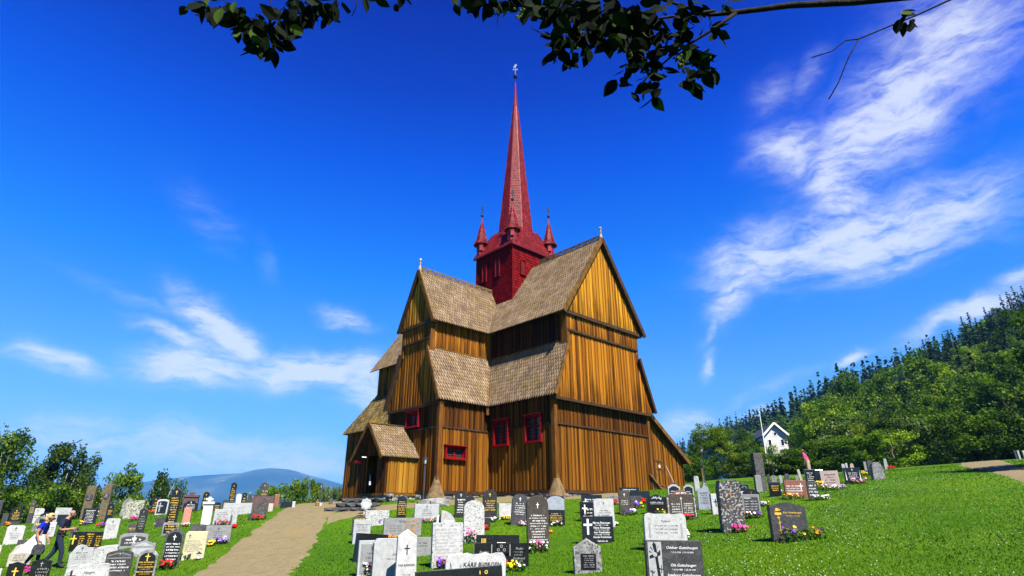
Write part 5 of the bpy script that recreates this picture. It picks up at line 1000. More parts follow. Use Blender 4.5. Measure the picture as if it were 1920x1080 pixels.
# ================================================================== ground, lawn
def axis_(lo, hi, step, far_lo, far_hi, g=1.16):
    a = list(np.arange(lo, hi + 1e-6, step)); s = step; x = hi
    while x < far_hi: s *= g; x += s; a.append(x)
    s = step; x = lo; pre = []
    while x > far_lo: s *= g; x -= s; pre.append(x)
    return np.array(pre[::-1] + a)
gx = axis_(-48, 60, .5, -9000, 5000); gy = axis_(-4, 70, .5, -120, 9000)
GX, GY = np.meshgrid(gx, gy); GZ = ground(GX, GY); nx = len(gx)
i = np.arange((len(gx) - 1) * (len(gy) - 1)); r = i // (nx - 1); c = i % (nx - 1); a = r * nx + c
def LAWN():
    m, N, L, out = nodes('mown_lawn'); g = N('NewGeometry'); pos = g.outputs['Position']
    n1 = N('TexNoise', i_Scale=.22, i_Detail=6, i_Roughness=.6); L(pos, n1.inputs['Vector'])
    n2 = N('TexNoise', i_Scale=2.2, i_Detail=8, i_Roughness=.7); L(pos, n2.inputs['Vector'])
    n3 = N('TexNoise', i_Scale=26, i_Detail=6, i_Roughness=.8); L(pos, n3.inputs['Vector'])
    s = N('Math', operation='MULTIPLY_ADD'); L(n2.outputs['Fac'], s.inputs[0]); s.inputs[1].default_value = .7; L(n1.outputs['Fac'], s.inputs[2])
    s2 = N('Math', operation='MULTIPLY_ADD'); L(n3.outputs['Fac'], s2.inputs[0]); s2.inputs[1].default_value = .55; L(s.outputs[0], s2.inputs[2])
    s3 = N('Math', operation='MULTIPLY'); L(s2.outputs[0], s3.inputs[0]); s3.inputs[1].default_value = .45
    r = ramp(N, [(.30, (.014, .045, .001)), (.45, (.034, .092, .0012)), (.58, (.06, .128, .002)), (.75, (.11, .145, .006))]); L(s3.outputs[0], r.inputs[0])
    b = N('BsdfPrincipled', i_Roughness=.9); b.inputs['Specular IOR Level'].default_value = .08; L(r.outputs[0], b.inputs['Base Color'])
    bu = N('Bump', i_Strength=.8, i_Distance=.06); L(n3.outputs['Fac'], bu.inputs['Height']); L(bu.outputs[0], b.inputs['Normal']); L(b.outputs[0], out.inputs[0]); return m
lawn = LAWN()
o = link(bpy.data.objects.new('ground', np_mesh('ground', np.stack([GX.ravel(), GY.ravel(), GZ.ravel()], 1), np.stack([a, a + 1, a + nx + 1, a + nx], 1), mats=[lawn], smooth=True))); tag(o, kind='structure')
def in_paths(x, y, shrink=.0):
    res = np.zeros(len(x), bool)
    for A, B in PATHPOLY:
        P = np.concatenate([A, B[::-1]]); j = len(P) - 1; ins = np.zeros(len(x), bool)
        for k in range(len(P)):
            yi, yj = P[k, 1], P[j, 1]; cnd = (yi > y) != (yj > y)
            ins ^= cnd & (x < (P[j, 0] - P[k, 0]) * (y - yi) / np.where(yj == yi, 1e-9, yj - yi) + P[k, 0]); j = k
        res |= ins
    return res
rs = np.random.RandomState(3)
def lawn_points(n, dmin, dmax, pw=-1.0, az0=-44, az1=46):
    u = rs.rand(n); d = dmin * (dmax / dmin) ** u if pw == -1 else dmin + (dmax - dmin) * u
    azm = np.radians(rs.uniform(az0, az1, n)); return d * np.sin(azm), d * np.cos(azm), d
x, y, d = lawn_points(230000, 6.5, 46); k = ~in_paths(x + rs.normal(size=len(x)) * .13, y + rs.normal(size=len(x)) * .13)
pq_p = x * E1[0] + y * E1[1]; pq_q = x * E2[0] + y * E2[1]
k &= ~((pq_p > GA - .2) & (pq_p < NP + .3) & (pq_q > QA - AL - .2)) & ~((pq_p > PB - BL - .2) & (pq_p < PB + BL + .2) & (pq_q > GB - .2) & (pq_q < 30))
x, y, d = x[k], y[k], d[k]; n = len(x); z = ground(x, y)
clump = .5 + .5 * np.sin(x * 1.7 + np.sin(y * 1.3) * 2) * np.cos(y * 2.1 + np.sin(x * .9) * 2)
h = (.014 + .018 * rs.rand(n)) * (.8 + .5 * clump) * (1 + d / 50); wd = .005 + d * .00062; an = rs.rand(n) * 6.283; ln = rs.uniform(-.9, .9, (n, 2)) * h[:, None]
bx, by = np.cos(an) * wd, np.sin(an) * wd
V = np.empty((n, 3, 3)); V[:, 0] = np.stack([x - bx, y - by, z - .006], 1); V[:, 1] = np.stack([x + bx, y + by, z - .006], 1); V[:, 2] = np.stack([x + ln[:, 0], y + ln[:, 1], z + h], 1)
rr = np.clip(rs.rand(n) * .6 + .35 * clump * rs.rand(n) + .2 * np.sin(x * .35 + np.sin(y * .21)) * np.cos(y * .4 + np.sin(x * .17) * 2) + .12 * np.sin(x * 1.1 + y * .6), 0, 1)
blade = LEAF('grass_blades', [(0, (.014, .052, .001)), (.35, (.042, .112, .001)), (.7, (.080, .162, .002)), (.93, (.145, .19, .004)), (1, (.21, .19, .02))], trans=.3, rough=.6, tcol=(1.1, 1.3, .2, 1))
o = link(bpy.data.objects.new('grass', np_mesh('grass', V.reshape(-1, 3), np.arange(3 * n).reshape(-1, 3), rr, [blade]))); tag(o, kind='stuff')
# white clover scattered over the right-hand slope
x, y, d = lawn_points(3000, 9, 34, 0, 17, 45); keep = (np.sin(x * .9 + 1) * np.cos(y * .8) + rs.rand(len(x)) * 1.6 > .75) & ~in_paths(x, y); x, y = x[keep], y[keep]; n = len(x); z = ground(x, y) + .025 + .02 * rs.rand(n); s = .007 + .006 * rs.rand(n)
base = np.array([(-1, 0, 0), (0, -1, 0), (1, 0, 0), (0, 1, 0), (0, 0, 1.2), (0, 0, -.6)]); V = np.stack([x, y, z], 1)[:, None] + base[None] * s[:, None, None]
ft = np.array([(0, 1, 4), (1, 2, 4), (2, 3, 4), (3, 0, 4), (1, 0, 5), (2, 1, 5), (3, 2, 5), (0, 3, 5)]); Fc = (np.arange(n)[:, None, None] * 6 + ft[None]).reshape(-1, 3)
o = link(bpy.data.objects.new('clover_flowers', np_mesh('clover_flowers', V.reshape(-1, 3), Fc, None, [PLAIN('clover_white', (.46, .46, .40), rough=.9)]))); tag(o, kind='stuff')
# ================================================================== trees
bark = MAT('grey_bark', [(.3, (.05, .04, .03)), (.7, (.13, .11, .09))], scale=5, stretch=(3, 3, .6), rough=.95, bump=.6, bscale=14)
birchbark = MAT('birch_bark', [(.36, (.03, .028, .026)), (.46, (.42, .40, .37)), (.8, (.56, .54, .5))], scale=2.5, stretch=(1, 1, 3.2), rough=.8)
lf_mid = LEAF('leaf_mid_green', [(0, (0.0165, 0.0401, 0.0024)), (.4, (0.0425, 0.0920, 0.0035)), (.75, (0.0885, 0.1534, 0.0071)), (1, (0.1652, 0.2242, 0.0142))])
lf_light = LEAF('leaf_bright_green', [(0, (0.0325, 0.0700, 0.0025)), (.4, (0.0825, 0.1475, 0.0050)), (.75, (0.1438, 0.2125, 0.0088)), (1, (0.2500, 0.2875, 0.0200))])
lf_grey = LEAF('leaf_grey_green', [(0, (0.0253, 0.0483, 0.0115)), (.4, (0.0667, 0.1058, 0.0230)), (.75, (0.1265, 0.1725, 0.0460)), (1, (0.2185, 0.2530, 0.0920))])
lf_birch = LEAF('leaf_birch', [(0, (.012, .032, .003)), (.4, (.030, .066, .005)), (.75, (.062, .108, .009)), (1, (.11, .16, .018))])
lf_spruce = LEAF('needle_spruce', [(0, (.006, .015, .003)), (.5, (.017, .034, .004)), (.85, (.036, .058, .007)), (1, (.07, .085, .012))], trans=.1)
def leaf_quads(P, s, rs, up=.5, flat=.0, droop=0):
    n = len(P); a = rs.normal(size=(n, 3)); a[:, 2] = a[:, 2] * (1 - flat) - droop; a /= np.linalg.norm(a, axis=1)[:, None]
    nn = rs.normal(size=(n, 3)) * .7 + np.array([0, 0, up]); b = np.cross(a, nn); b /= np.maximum(1e-6, np.linalg.norm(b, axis=1))[:, None]
    L = s[:, None] * a; B = s[:, None] * b * .42
    V = np.stack([P - L * .5, P + B + L * .02, P + L * .5, P - B + L * .02], 1)
    return V.reshape(-1, 3), np.arange(4 * n).reshape(-1, 4)
def crown_pts(rs, nclump, per, rx, rz, base, lump=.3, squash=.75, hollow=.45, top=1.0):
    """clumps spread through an uneven crown; returns leaf positions and a random value for each"""
    P, R_ = [], []
    for k in range(nclump):
        while True:
            v = rs.uniform(-1, 1, 3)
            q = np.linalg.norm(v)
            if hollow < q < 1: break
        if v[2] < 0: v[:2] *= 1 - .25 * v[2] ** 2
        tp = 1 - (1 - top) * max(0, v[2])
        c = np.array([v[0] * rx * tp, v[1] * rx * tp, base + rz + v[2] * rz]); lr = lump * rx * rs.uniform(.6, 1.25); m = int(per * rs.uniform(.6, 1.3))
        d = rs.normal(size=(m, 3)); d /= np.linalg.norm(d, axis=1)[:, None]; d *= (rs.rand(m) ** .4)[:, None] * lr; d[:, 2] *= squash
        P.append(c + d); R_.append(np.clip(rs.normal(.42 + .22 * rs.normal(), .2, m), 0, 1))
    return np.concatenate(P), np.concatenate(R_)
def limb_mesh(mb, rs, H, rt, nl, rx, base, rz, lean=.0, wob=.12):
    pts = [np.array([0, 0, -.3])]; n = 6
    for k in range(1, n + 1): t = k / n; pts.append(np.array([lean * H * t + rs.normal() * wob * rt * 4 * t, rs.normal() * wob * rt * 4 * t, H * .86 * t]))
    mb.tube(pts, [rt * (1.25 - 1.1 * k / n) for k in range(n + 1)], 8)
    for k in range(nl):
        t = rs.uniform(.3, .85); j = t * n; a = pts[int(j)] + (pts[min(n, int(j) + 1)] - pts[int(j)]) * (j % 1); an = rs.uniform(0, 6.283); r = rx * rs.uniform(.5, .95)
        e = np.array([math.cos(an) * r, math.sin(an) * r, base + rz + rs.uniform(-.2, .75) * rz]); m_ = (a + e) / 2 + np.array([0, 0, -.12 * r])
        mb.tube([a, m_, e], [rt * (1 - .8 * t) * .55, rt * (1 - .8 * t) * .34, .012], 5)
PROTO = {}
def proto(kind, seed):
    """one tree of each kind: (trunk mesh, crown mesh), unit size as noted, base at the origin"""
    if (kind, seed) in PROTO: return PROTO[kind, seed]
    rs = np.random.RandomState(seed * 13 + 7); mb = MB()
    if kind == 'broadleaf':   # 10 m
        limb_mesh(mb, rs, 10, .22, 10, 3.4, 2.0, 4.0); P, R_ = crown_pts(rs, 64, 165, 3.7, 4.1, 1.6, .27); s = rs.uniform(.16, .34, len(P)); V, f = leaf_quads(P, s, rs); cm, tm = None, bark
    elif kind == 'bush':      # 4 m, leaves to the ground
        limb_mesh(mb, rs, 4, .10, 6, 1.6, .6, 1.8); P, R_ = crown_pts(rs, 48, 130, 2.0, 1.95, .1, .3, hollow=.5); s = rs.uniform(.10, .21, len(P)); V, f = leaf_quads(P, s, rs); tm = bark
    elif kind == 'linden':    # 10 m, dense to low down
        limb_mesh(mb, rs, 10, .24, 10, 3.2, 1.4, 4.2); P, R_ = crown_pts(rs, 90, 200, 3.9, 4.6, .5, .27, hollow=.35); s = rs.uniform(.14, .29, len(P)); V, f = leaf_quads(P, s, rs); tm = bark
    elif kind == 'birch':     # 11 m, open and drooping
        limb_mesh(mb, rs, 11, .17, 9, 2.2, 3, 3.8, lean=rs.uniform(-.03, .03)); P, R_ = crown_pts(rs, 70, 165, 2.6, 4.4, 2.2, .28, squash=1.25, hollow=.2, top=.55); s = rs.uniform(.13, .26, len(P)); V, f = leaf_quads(P, s, rs, droop=.5); tm = birchbark
    elif kind == 'weeping':   # 9 m birch with hanging strings
        limb_mesh(mb, rs, 9, .15, 9, 1.6, 3, 3, lean=rs.uniform(-.02, .02)); P, R_ = [], []
        for k in range(95):
            t = rs.uniform(.25, 1); an = rs.uniform(0, 6.283); r = rs.uniform(.2, 1) * 1.9 * (1.15 - t * .75); c = np.array([math.cos(an) * r, math.sin(an) * r, 2.2 + t * 6.8]); L = rs.uniform(1.2, 2.8) * min(1, .4 + t); m = int(46 * rs.uniform(.5, 1.2)); q = rs.rand(m)
            P.append(np.stack([c[0] + rs.normal(size=m) * .16 + math.cos(an) * .2 * q, c[1] + rs.normal(size=m) * .16 + math.sin(an) * .2 * q, c[2] - L * q], 1)); R_.append(np.clip(rs.normal(.45, .24, m), 0, 1))
        P, R_ = np.concatenate(P), np.concatenate(R_); s = rs.uniform(.14, .27, len(P)); V, f = leaf_quads(P, s, rs, droop=1.2); tm = birchbark
    else:                     # spruce, 16 m
        mb.tube([(0, 0, -.3), (0, 0, 8), (0, 0, 15.6)], [.24, .14, .02], 7); P, S_, D_ = [], [], []; R_ = []
        nw = 26
        for k in range(nw):
            t = k / (nw - 1); zc = .7 + 15.1 * t; R0 = 2.7 * (1 - t) ** .85 + .10; nb = max(4, int(10 * (1 - t) + 4))
            for b in range(nb):
                an = rs.uniform(0, 6.283); L = R0 * rs.uniform(.65, 1.1)
                for q in np.linspace(.2, 1, max(2, int(L / .42))):
                    P.append((math.cos(an) * L * q, math.sin(an) * L * q, zc - .30 * L * q + .1 * (q ** 3) * L)); D_.append(an); S_.append(.62 + .35 * (1 - t)); R_.append(np.clip(rs.normal(.4 + .25 * (q - .5), .2), 0, 1))
        P, D_, S_, R_ = np.array(P), np.array(D_), np.array(S_), np.array(R_)
        D_ = D_ + rs.normal(size=len(D_)) * .35; a_ = np.stack([np.cos(D_), np.sin(D_), -.45 + rs.normal(size=len(D_)) * .2], 1); b_ = np.stack([-np.sin(D_), np.cos(D_), rs.normal(size=len(D_)) * .35], 1)
        L = a_ * S_[:, None] * .55; B = b_ * S_[:, None] * .36; V = np.stack([P - L, P + B - L * .1, P + L, P - B - L * .1], 1).reshape(-1, 3); f = np.arange(len(V)).reshape(-1, 4); tm = bark
    cm = np_mesh('crown_' + kind, V, f, R_, [lf_mid]); to = mb.build('trunk', tm, None, local=True); tme = to.data; bpy.data.objects.remove(to)
    PROTO[kind, seed] = (tme, cm, V, f, R_); return PROTO[kind, seed]
NAMES = dict(broadleaf='broadleaf_tree', linden='broadleaf_tree', bush='leafy_bush', birch='birch_tree', weeping='birch_tree', spruce='spruce_tree')
UNIT = dict(linden=10.2, broadleaf=9.9, bush=4.0, birch=11.2, weeping=9.4, spruce=16.2)
WIDTH = dict(linden=9.0, broadleaf=8.4, bush=4.6, birch=5.6, weeping=4.0, spruce=5.4)
def tree(kind, seed, P, h, leaf, label, group=None, wide=1.0, rz=None, trunk=True):
    tme, cme, *_ = proto(kind, seed); k = h / UNIT[kind]
    root = empty(NAMES[kind], P, rz if rz is not None else RND.uniform(0, 6.28), label, 'bush' if kind == 'bush' else 'tree', group); root.scale = (k * wide, k * wide, k)
    for nm, me in (('trunk', tme), ('crown', cme)):
        c = link(bpy.data.objects.new(nm, me), root)
        if nm == 'crown': c.material_slots[0].link = 'OBJECT'; c.material_slots[0].material = leaf
    return root
def tree_px(kind, seed, u, Y, vtop, wpx, leaf, label, group=None):
    """a tree whose crown fills wpx pixels around column u with its top at row vtop, standing at depth Y"""
    d = ray(u, .5 * (vtop + 925)); x = d[0] / d[1] * Y; z = gz(x, Y)
    dt = ray(u, vtop); h = CAM[2] + dt[2] / dt[1] * Y - z; h = max(h, 1.0)
    w_ = wpx * math.hypot(1, d[0]) * 0 + wpx / F * (Y * CT + (z + h / 2 - CAM[2]) * ST)
    return tree(kind, seed, (x, Y, z - .1), h, leaf, label, group, wide=w_ / (WIDTH[kind] * h / UNIT[kind]))
# left: birches and bushes beyond the graves
G1 = 'trees beyond the left graves'
for a in [('birch', 1, 12, 60, 792, 125, lf_birch, 'dense birch cut by the left frame edge'), ('birch', 2, 122, 66, 816, 120, lf_birch, 'tallest airy birch behind the two stelae, left'), ('birch', 3, 66, 64, 862, 90, lf_birch, 'lower birch filling the gap beside the tallest left one'),
          ('birch', 4, 166, 70, 850, 80, lf_birch, 'birch with pale trunk just right of the tallest left one'), ('broadleaf', 1, 232, 72, 872, 105, lf_light, 'round leafy tree between the birches and the weeping ones'), ('weeping', 1, 306, 70, 868, 70, lf_birch, 'taller weeping birch with hanging twigs'), ('weeping', 2, 338, 74, 884, 52, lf_birch, 'smaller weeping birch nearest the mountain'),
          ('bush', 1, 30, 52, 905, 110, lf_mid, 'dark bush behind the far left graves'), ('bush', 2, 100, 56, 905, 120, lf_mid, 'broad bush under the birch trunks'), ('bush', 3, 180, 58, 905, 100, lf_mid, 'bush behind the stelae'), ('bush', 1, -30, 50, 890, 110, lf_mid, 'bush at the far left edge of the view'), ('bush', 4, 262, 66, 925, 90, lf_mid, 'low bush under the round leafy tree'),
          ('bush', 2, 505, 58, 908, 70, lf_mid, 'dark green bush behind the tall dark stone at the crest'), ('bush', 3, 540, 54, 901, 84, lf_mid, 'wide bush left of the bright one by the crest'), ('bush', 4, 572, 50, 892, 62, lf_light, 'bright yellow green bush at the path crest'), ('bush', 1, 603, 54, 901, 56, lf_grey, 'silvery grey bush right of the bright one'), ('bush', 2, 632, 56, 908, 36, lf_grey, 'silvery bush against the church corner'), ('bush', 3, 470, 62, 925, 60, lf_mid, 'low bush left of the crest')]:
    tree_px(*a, G1)
# right: edge of the wood behind the churchyard
G2 = 'trees along the edge of the wood'
for a in [('linden', 2, 1338, 62, 783, 96, lf_light, 'dense round tree beside the church lean-to'), ('bush', 1, 1300, 60, 850, 70, lf_mid, 'bush hard against the church roof edge'), ('bush', 4, 1385, 66, 848, 80, lf_grey, 'grey green willow bush right of the dense round tree'), ('birch', 5, 1402, 80, 812, 50, lf_birch, 'slim birch in front of the white house'), ('birch', 3, 1424, 100, 826, 22, lf_birch, 'thin pale birch at the left edge of the white gable'),
          ('bush', 2, 1412, 60, 846, 80, lf_mid, 'bush behind the tall pillar'), ('bush', 3, 1462, 58, 850, 110, lf_mid, 'bush right of the tall pillar'), ('bush', 1, 1508, 58, 834, 120, lf_mid, 'bush behind the person in pink'), ('linden', 1, 1556, 92, 742, 136, lf_light, 'bright broad tree right of the white house'), ('linden', 3, 1592, 88, 770, 130, lf_grey, 'grey green round tree behind the pink shirt'),
          ('bush', 4, 1565, 58, 820, 130, lf_mid, 'bush behind the rose coloured slab'), ('linden', 4, 1640, 84, 776, 110, lf_light, 'bright tree above the leaning boulder'), ('bush', 2, 1622, 58, 812, 120, lf_mid, 'bush above the flames stone'), ('bush', 1, 1676, 57, 800, 110, lf_light, 'light bush beside the farthest slab'), ('linden', 2, 1700, 78, 742, 130, lf_mid, 'large dark tree behind the blue sign'),
          ('bush', 3, 1722, 58, 775, 110, lf_grey, 'pale leaved bush left of the blue sign'), ('bush', 4, 1778, 57, 770, 130, lf_mid, 'bush right of the blue sign'), ('linden', 1, 1780, 86, 735, 150, lf_mid, 'big rounded tree above the slope path'), ('bush', 2, 1830, 58, 765, 130, lf_mid, 'bush where the slope path vanishes'), ('linden', 3, 1850, 84, 690, 170, lf_mid, 'largest tree of the wood edge, far right'),
          ('bush', 1, 1882, 56, 770, 120, lf_mid, 'dark bush behind the far right stone row'), ('broadleaf', 4, 1925, 78, 665, 160, lf_mid, 'tall tree cut by the right frame edge'), ('bush', 3, 1935, 55, 760, 130, lf_mid, 'bush cut by the right frame edge'), ('broadleaf', 2, 1590, 110, 735, 110, lf_mid, 'second row tree behind the bright broad one'), ('broadleaf', 4, 1660, 112, 700, 130, lf_mid, 'second row tree above the grey green one'), ('broadleaf', 1, 1755, 112, 668, 140, lf_light, 'second row tree with light top, upper right'), ('birch', 1, 1600, 124, 690, 80, lf_birch, 'birch rising above the wood edge'), ('bush', 4, 1340, 70, 870, 90, lf_mid, 'low bush under the dense round tree')]:
    tree_px(*a, G2)
# forested hillside: nearer trees stand as trees of their own, the rest is one wood
G3 = 'trees on the wooded hillside'; fr = np.random.RandomState(21); cand = []
for k in range(9000):
    azm = math.radians(fr.uniform(14.5, 47)); Y = fr.uniform(88, 620) ; x = math.tan(azm) * Y
    if x < 50 or x > 330 or (Y < 126 and .415 < x / Y < .50): continue
    cand.append((x, Y))
cand.sort(key=lambda q: q[1]); kept = []; cell = {}
for x, Y in cand:
    dm = 4.6 if Y < 200 else 6.2; k0 = (int(x / dm), int(Y / dm)); ok = True
    for i_ in (-1, 0, 1):
        for j_ in (-1, 0, 1):
            for (a, b) in cell.get((k0[0] + i_, k0[1] + j_), ()):
                if (a - x) ** 2 + (b - Y) ** 2 < dm * dm: ok = False
    if ok: cell.setdefault(k0, []).append((x, Y)); kept.append((x, Y))
zz = ground(np.array([k[0] for k in kept]), np.array([k[1] for k in kept])); merge = []; cnt = {'spruce': 0, 'broadleaf': 0, 'birch': 0}
for (x, Y), z in zip(kept, zz):
    up = (z - 8) / 60; pS = .28 + .62 * sstep(up, .25, .75) + (.25 if Y > 260 else 0); q = fr.rand()
    kind = 'spruce' if q < pS else ('broadleaf' if q < pS + (1 - pS) * .6 else 'birch'); sd = fr.randint(1, 5); h = {'spruce': fr.uniform(9, 17), 'broadleaf': fr.uniform(8, 13), 'birch': fr.uniform(10, 15)}[kind]
    rz = fr.uniform(0, 6.28); lim = {'spruce': 140, 'broadleaf': 90, 'birch': 70}[kind]
    if cnt[kind] < lim and Y < 330:
        cnt[kind] += 1; tree(kind, sd, (x, Y, z - .2), h, {'spruce': lf_spruce, 'broadleaf': (lf_mid, lf_light)[fr.randint(2)], 'birch': lf_birch}[kind], {'spruce': 'dark pointed spruce among the many on the wooded hillside', 'broadleaf': 'rounded green tree among the many on the wooded hillside', 'birch': 'slender birch among the many on the wooded hillside'}[kind], G3, rz=rz)
    else: merge.append((kind, sd, x, Y, z - .2, h, rz))
VV, FF, RR, MM, off = [], [], [], [], 0
for kind, sd, x, Y, z, h, rz in merge:
    V, f, R_ = proto(kind, sd)[2:]; step = 6 if Y < 250 else 10; m = len(f) // step; sel = fr.choice(len(f), m, replace=False); Vq = V.reshape(-1, 4, 3)[sel]; ctr = Vq.mean(1, keepdims=True); Vq = ctr + (Vq - ctr) * math.sqrt(step) * .9
    k = h / UNIT[kind]; c_, s_ = math.cos(rz), math.sin(rz); Vq = Vq.reshape(-1, 3) * k; Vq = np.stack([Vq[:, 0] * c_ - Vq[:, 1] * s_ + x, Vq[:, 0] * s_ + Vq[:, 1] * c_ + Y, Vq[:, 2] + z], 1)
    VV.append(Vq.astype(np.float32)); FF.append(np.arange(4 * m).reshape(-1, 4) + off); off += 4 * m; RR.append(np.clip(R_[sel] * .8 + fr.uniform(-.1, .25), 0, 1)); MM.append(np.full(m, {'spruce': 0, 'broadleaf': 1, 'birch': 2}[kind]))
o = link(bpy.data.objects.new('forest', np_mesh('forest', np.concatenate(VV), np.concatenate(FF), np.concatenate(RR), [lf_spruce, lf_mid, lf_birch], midx=np.concatenate(MM)))); tag(o, kind='stuff')
print('hillside trees', len(kept), cnt, 'merged', len(merge), 'faces', off // 4)
# a round tree just outside the view throws the long shadow across the slope path
tip = hit(1890, 877); Ls = 6.2 / math.tan(SEL); bp = (tip[0] + Ls * math.sin(SAZ), tip[1] + Ls * math.cos(SAZ)); tree('linden', 2, (bp[0], bp[1], gz(*bp)), 8.6, lf_mid, 'round tree standing outside the right frame edge', wide=.8)
# ================================================================== far mountain
mm = MAT('far_mountain', [(.35, (.018, .035, .012)), (.52, (.035, .055, .02)), (.66, (.075, .09, .035)), (.8, (.16, .15, .11))], scale=.0022, detail=9, rough=1, coord='Object', spec=.0, patch=((.20, .20, .17), .0045, .62, .7))
mx = np.linspace(-6200, 900, 150); my = np.linspace(3600, 7400, 50); MX, MY = np.meshgrid(mx, my)
prof_u = np.array([-300, 0, 200, 330, 380, 420, 470, 500, 520, 545, 575, 600, 640, 700, 800, 960, 1200]); prof_v = np.array([925, 925, 918, 898, 893, 890, 887, 880, 878.5, 881, 890, 896, 908, 925, 945, 960, 966])
ph = np.array([(CAM[2] + ray(u, v)[2] / ray(u, v)[1] * 5600) for u, v in zip(prof_u, prof_v)]); px_ = np.array([ray(u, v)[0] / ray(u, v)[1] * 5600 for u, v in zip(prof_u, prof_v)])
top = np.interp(MX, px_, ph); wob = np.sin(MX * .0031 + MY * .002) * np.cos(MY * .0037 - MX * .0012) + .5 * np.sin(MX * .009 + 2) * np.cos(MY * .008)
MZ = -134 + (top + 134) * sstep(MY, 3600, 5600) * (1 - .6 * sstep(MY, 5650, 7400)) + 14 * wob * sstep(MY, 3600, 4600) * (1 - sstep(MY, 5000, 5600))
i = np.arange(149 * 49); r = i // 149; c = i % 149; a = r * 150 + c
o = link(bpy.data.objects.new('mountain', np_mesh('mountain', np.stack([MX.ravel(), MY.ravel(), MZ.ravel()], 1), np.stack([a, a + 1, a + 151, a + 150], 1), mats=[mm], smooth=True))); tag(o, kind='structure')
# the air between: one even box of haze
mb = MB(); mb.box((0, 0, 0), (1, 0, 0), (0, 1, 0), -9200, 5200, -300, 9300, -140, 478)
m, N, L, out = nodes('haze_air'); vs = N('VolumePrincipled', i_Density=.0001, i_Anisotropy=.0); vs.inputs['Color'].default_value = (.08, .36, 1.0, 1); L(vs.outputs[0], out.inputs['Volume'])
hz = mb.build('haze', m); tag(hz, kind='stuff')
# ================================================================== people
skin = MAT('skin', [(.3, (.25, .125, .08)), (.7, (.32, .175, .115))], scale=8, rough=.5)
def figure(name, label, joints, bones, mats, P, rz, scale=1.0):
    """one continuous body grown over a posed skeleton; joints name -> (x,y,z,rx,ry), bones (a,b,material)"""
    root = empty(name, P, rz, label, 'person'); root.scale = (scale,) * 3
    me = bpy.data.meshes.new('body'); nm = list(joints); vs = [joints[k][:3] for k in nm]
    me.from_pydata(vs, [(nm.index(a), nm.index(b)) for a, b, _ in bones], []); ob = bpy.data.objects.new('body', me); C.objects.link(ob)
    sk = ob.modifiers.new('skin', 'SKIN'); sk.use_smooth_shade = True; sd = me.skin_vertices[0].data
    for i, k in enumerate(nm): sd[i].radius = (joints[k][3], joints[k][4] if len(joints[k]) > 4 else joints[k][3]); sd[i].use_root = (k == 'pelvis')
    ss = ob.modifiers.new('sub', 'SUBSURF'); ss.levels = ss.render_levels = 2
    bpy.context.view_layer.update(); dg = bpy.context.evaluated_depsgraph_get(); nme = bpy.data.meshes.new_from_object(ob.evaluated_get(dg)); bpy.data.objects.remove(ob)
    keys = list(mats); nme.materials.clear()
    for k in keys: nme.materials.append(mats[k])
    A = np.array([joints[a][:3] for a, b, m in bones]); B = np.array([joints[b][:3] for a, b, m in bones]); mi = [keys.index(m) for a, b, m in bones]
    for p in nme.polygons:
        c = np.array(p.center); d = B - A; t = np.clip(((c - A) * d).sum(1) / np.maximum(1e-9, (d * d).sum(1)), 0, 1); p.material_index = mi[int(np.argmin(np.linalg.norm(A + d * t[:, None] - c, axis=1)))]; p.use_smooth = True
    nme.name = 'body'; link(bpy.data.objects.new('body', nme), root); return root
def hand(j, b, base, d, side, m='skin', curl=(0, 0, -1)):
    """palm, four fingers and a thumb on the end of a forearm"""
    d = np.array(d, float); d /= np.linalg.norm(d); s = np.array(side, float); cu = np.array(curl, float); p = np.array(joints_cur[base][:3]); pal = p + d * .075
    key = base + '_palm'; j[key] = (*pal, .034, .018); b.append((base, key, m))
    for i in range(4):
        o = s * (.030 - .020 * i); L = (.040, .046, .044, .034)[i]; a1 = pal + d * .03 + o; a2 = a1 + (d * .8 + cu * .5) * L; a3 = a2 + (d * .3 + cu * .9) * L * .8; prev = key
        for q, a in enumerate((a1, a2, a3)): k = f'{base}_f{i}{q}'; j[k] = (*a, .010 - .001 * q); b.append((prev, k, m)); prev = k
    t1 = p + d * .03 + s * .038; t2 = t1 + (d + s * .3 + cu * .3) * .035; t3 = t2 + (d + cu * .4) * .026; prev = base
    for q, a in enumerate((t1, t2, t3)): k = f'{base}_t{q}'; j[k] = (*a, .012 - .001 * q); b.append((prev, k, m)); prev = k
def ellipsoid(mb, c, r, n=14, m=12, mat=0, cut=None):
    vs, fs = [], []
    for i in range(m + 1):
        t = math.pi * i / m
        for k in range(n): a = 2 * math.pi * k / n; vs.append((c[0] + r[0] * math.sin(t) * math.cos(a), c[1] + r[1] * math.sin(t) * math.sin(a), c[2] + r[2] * math.cos(t)))
    for i in range(m):
        for k in range(n): fs.append((i * n + k, i * n + (k + 1) % n, (i + 1) * n + (k + 1) % n, (i + 1) * n + k))
    if cut: fs = [f for f in fs if cut(np.mean([vs[q] for q in f], axis=0))]
    mb.mesh(vs, fs, mat)
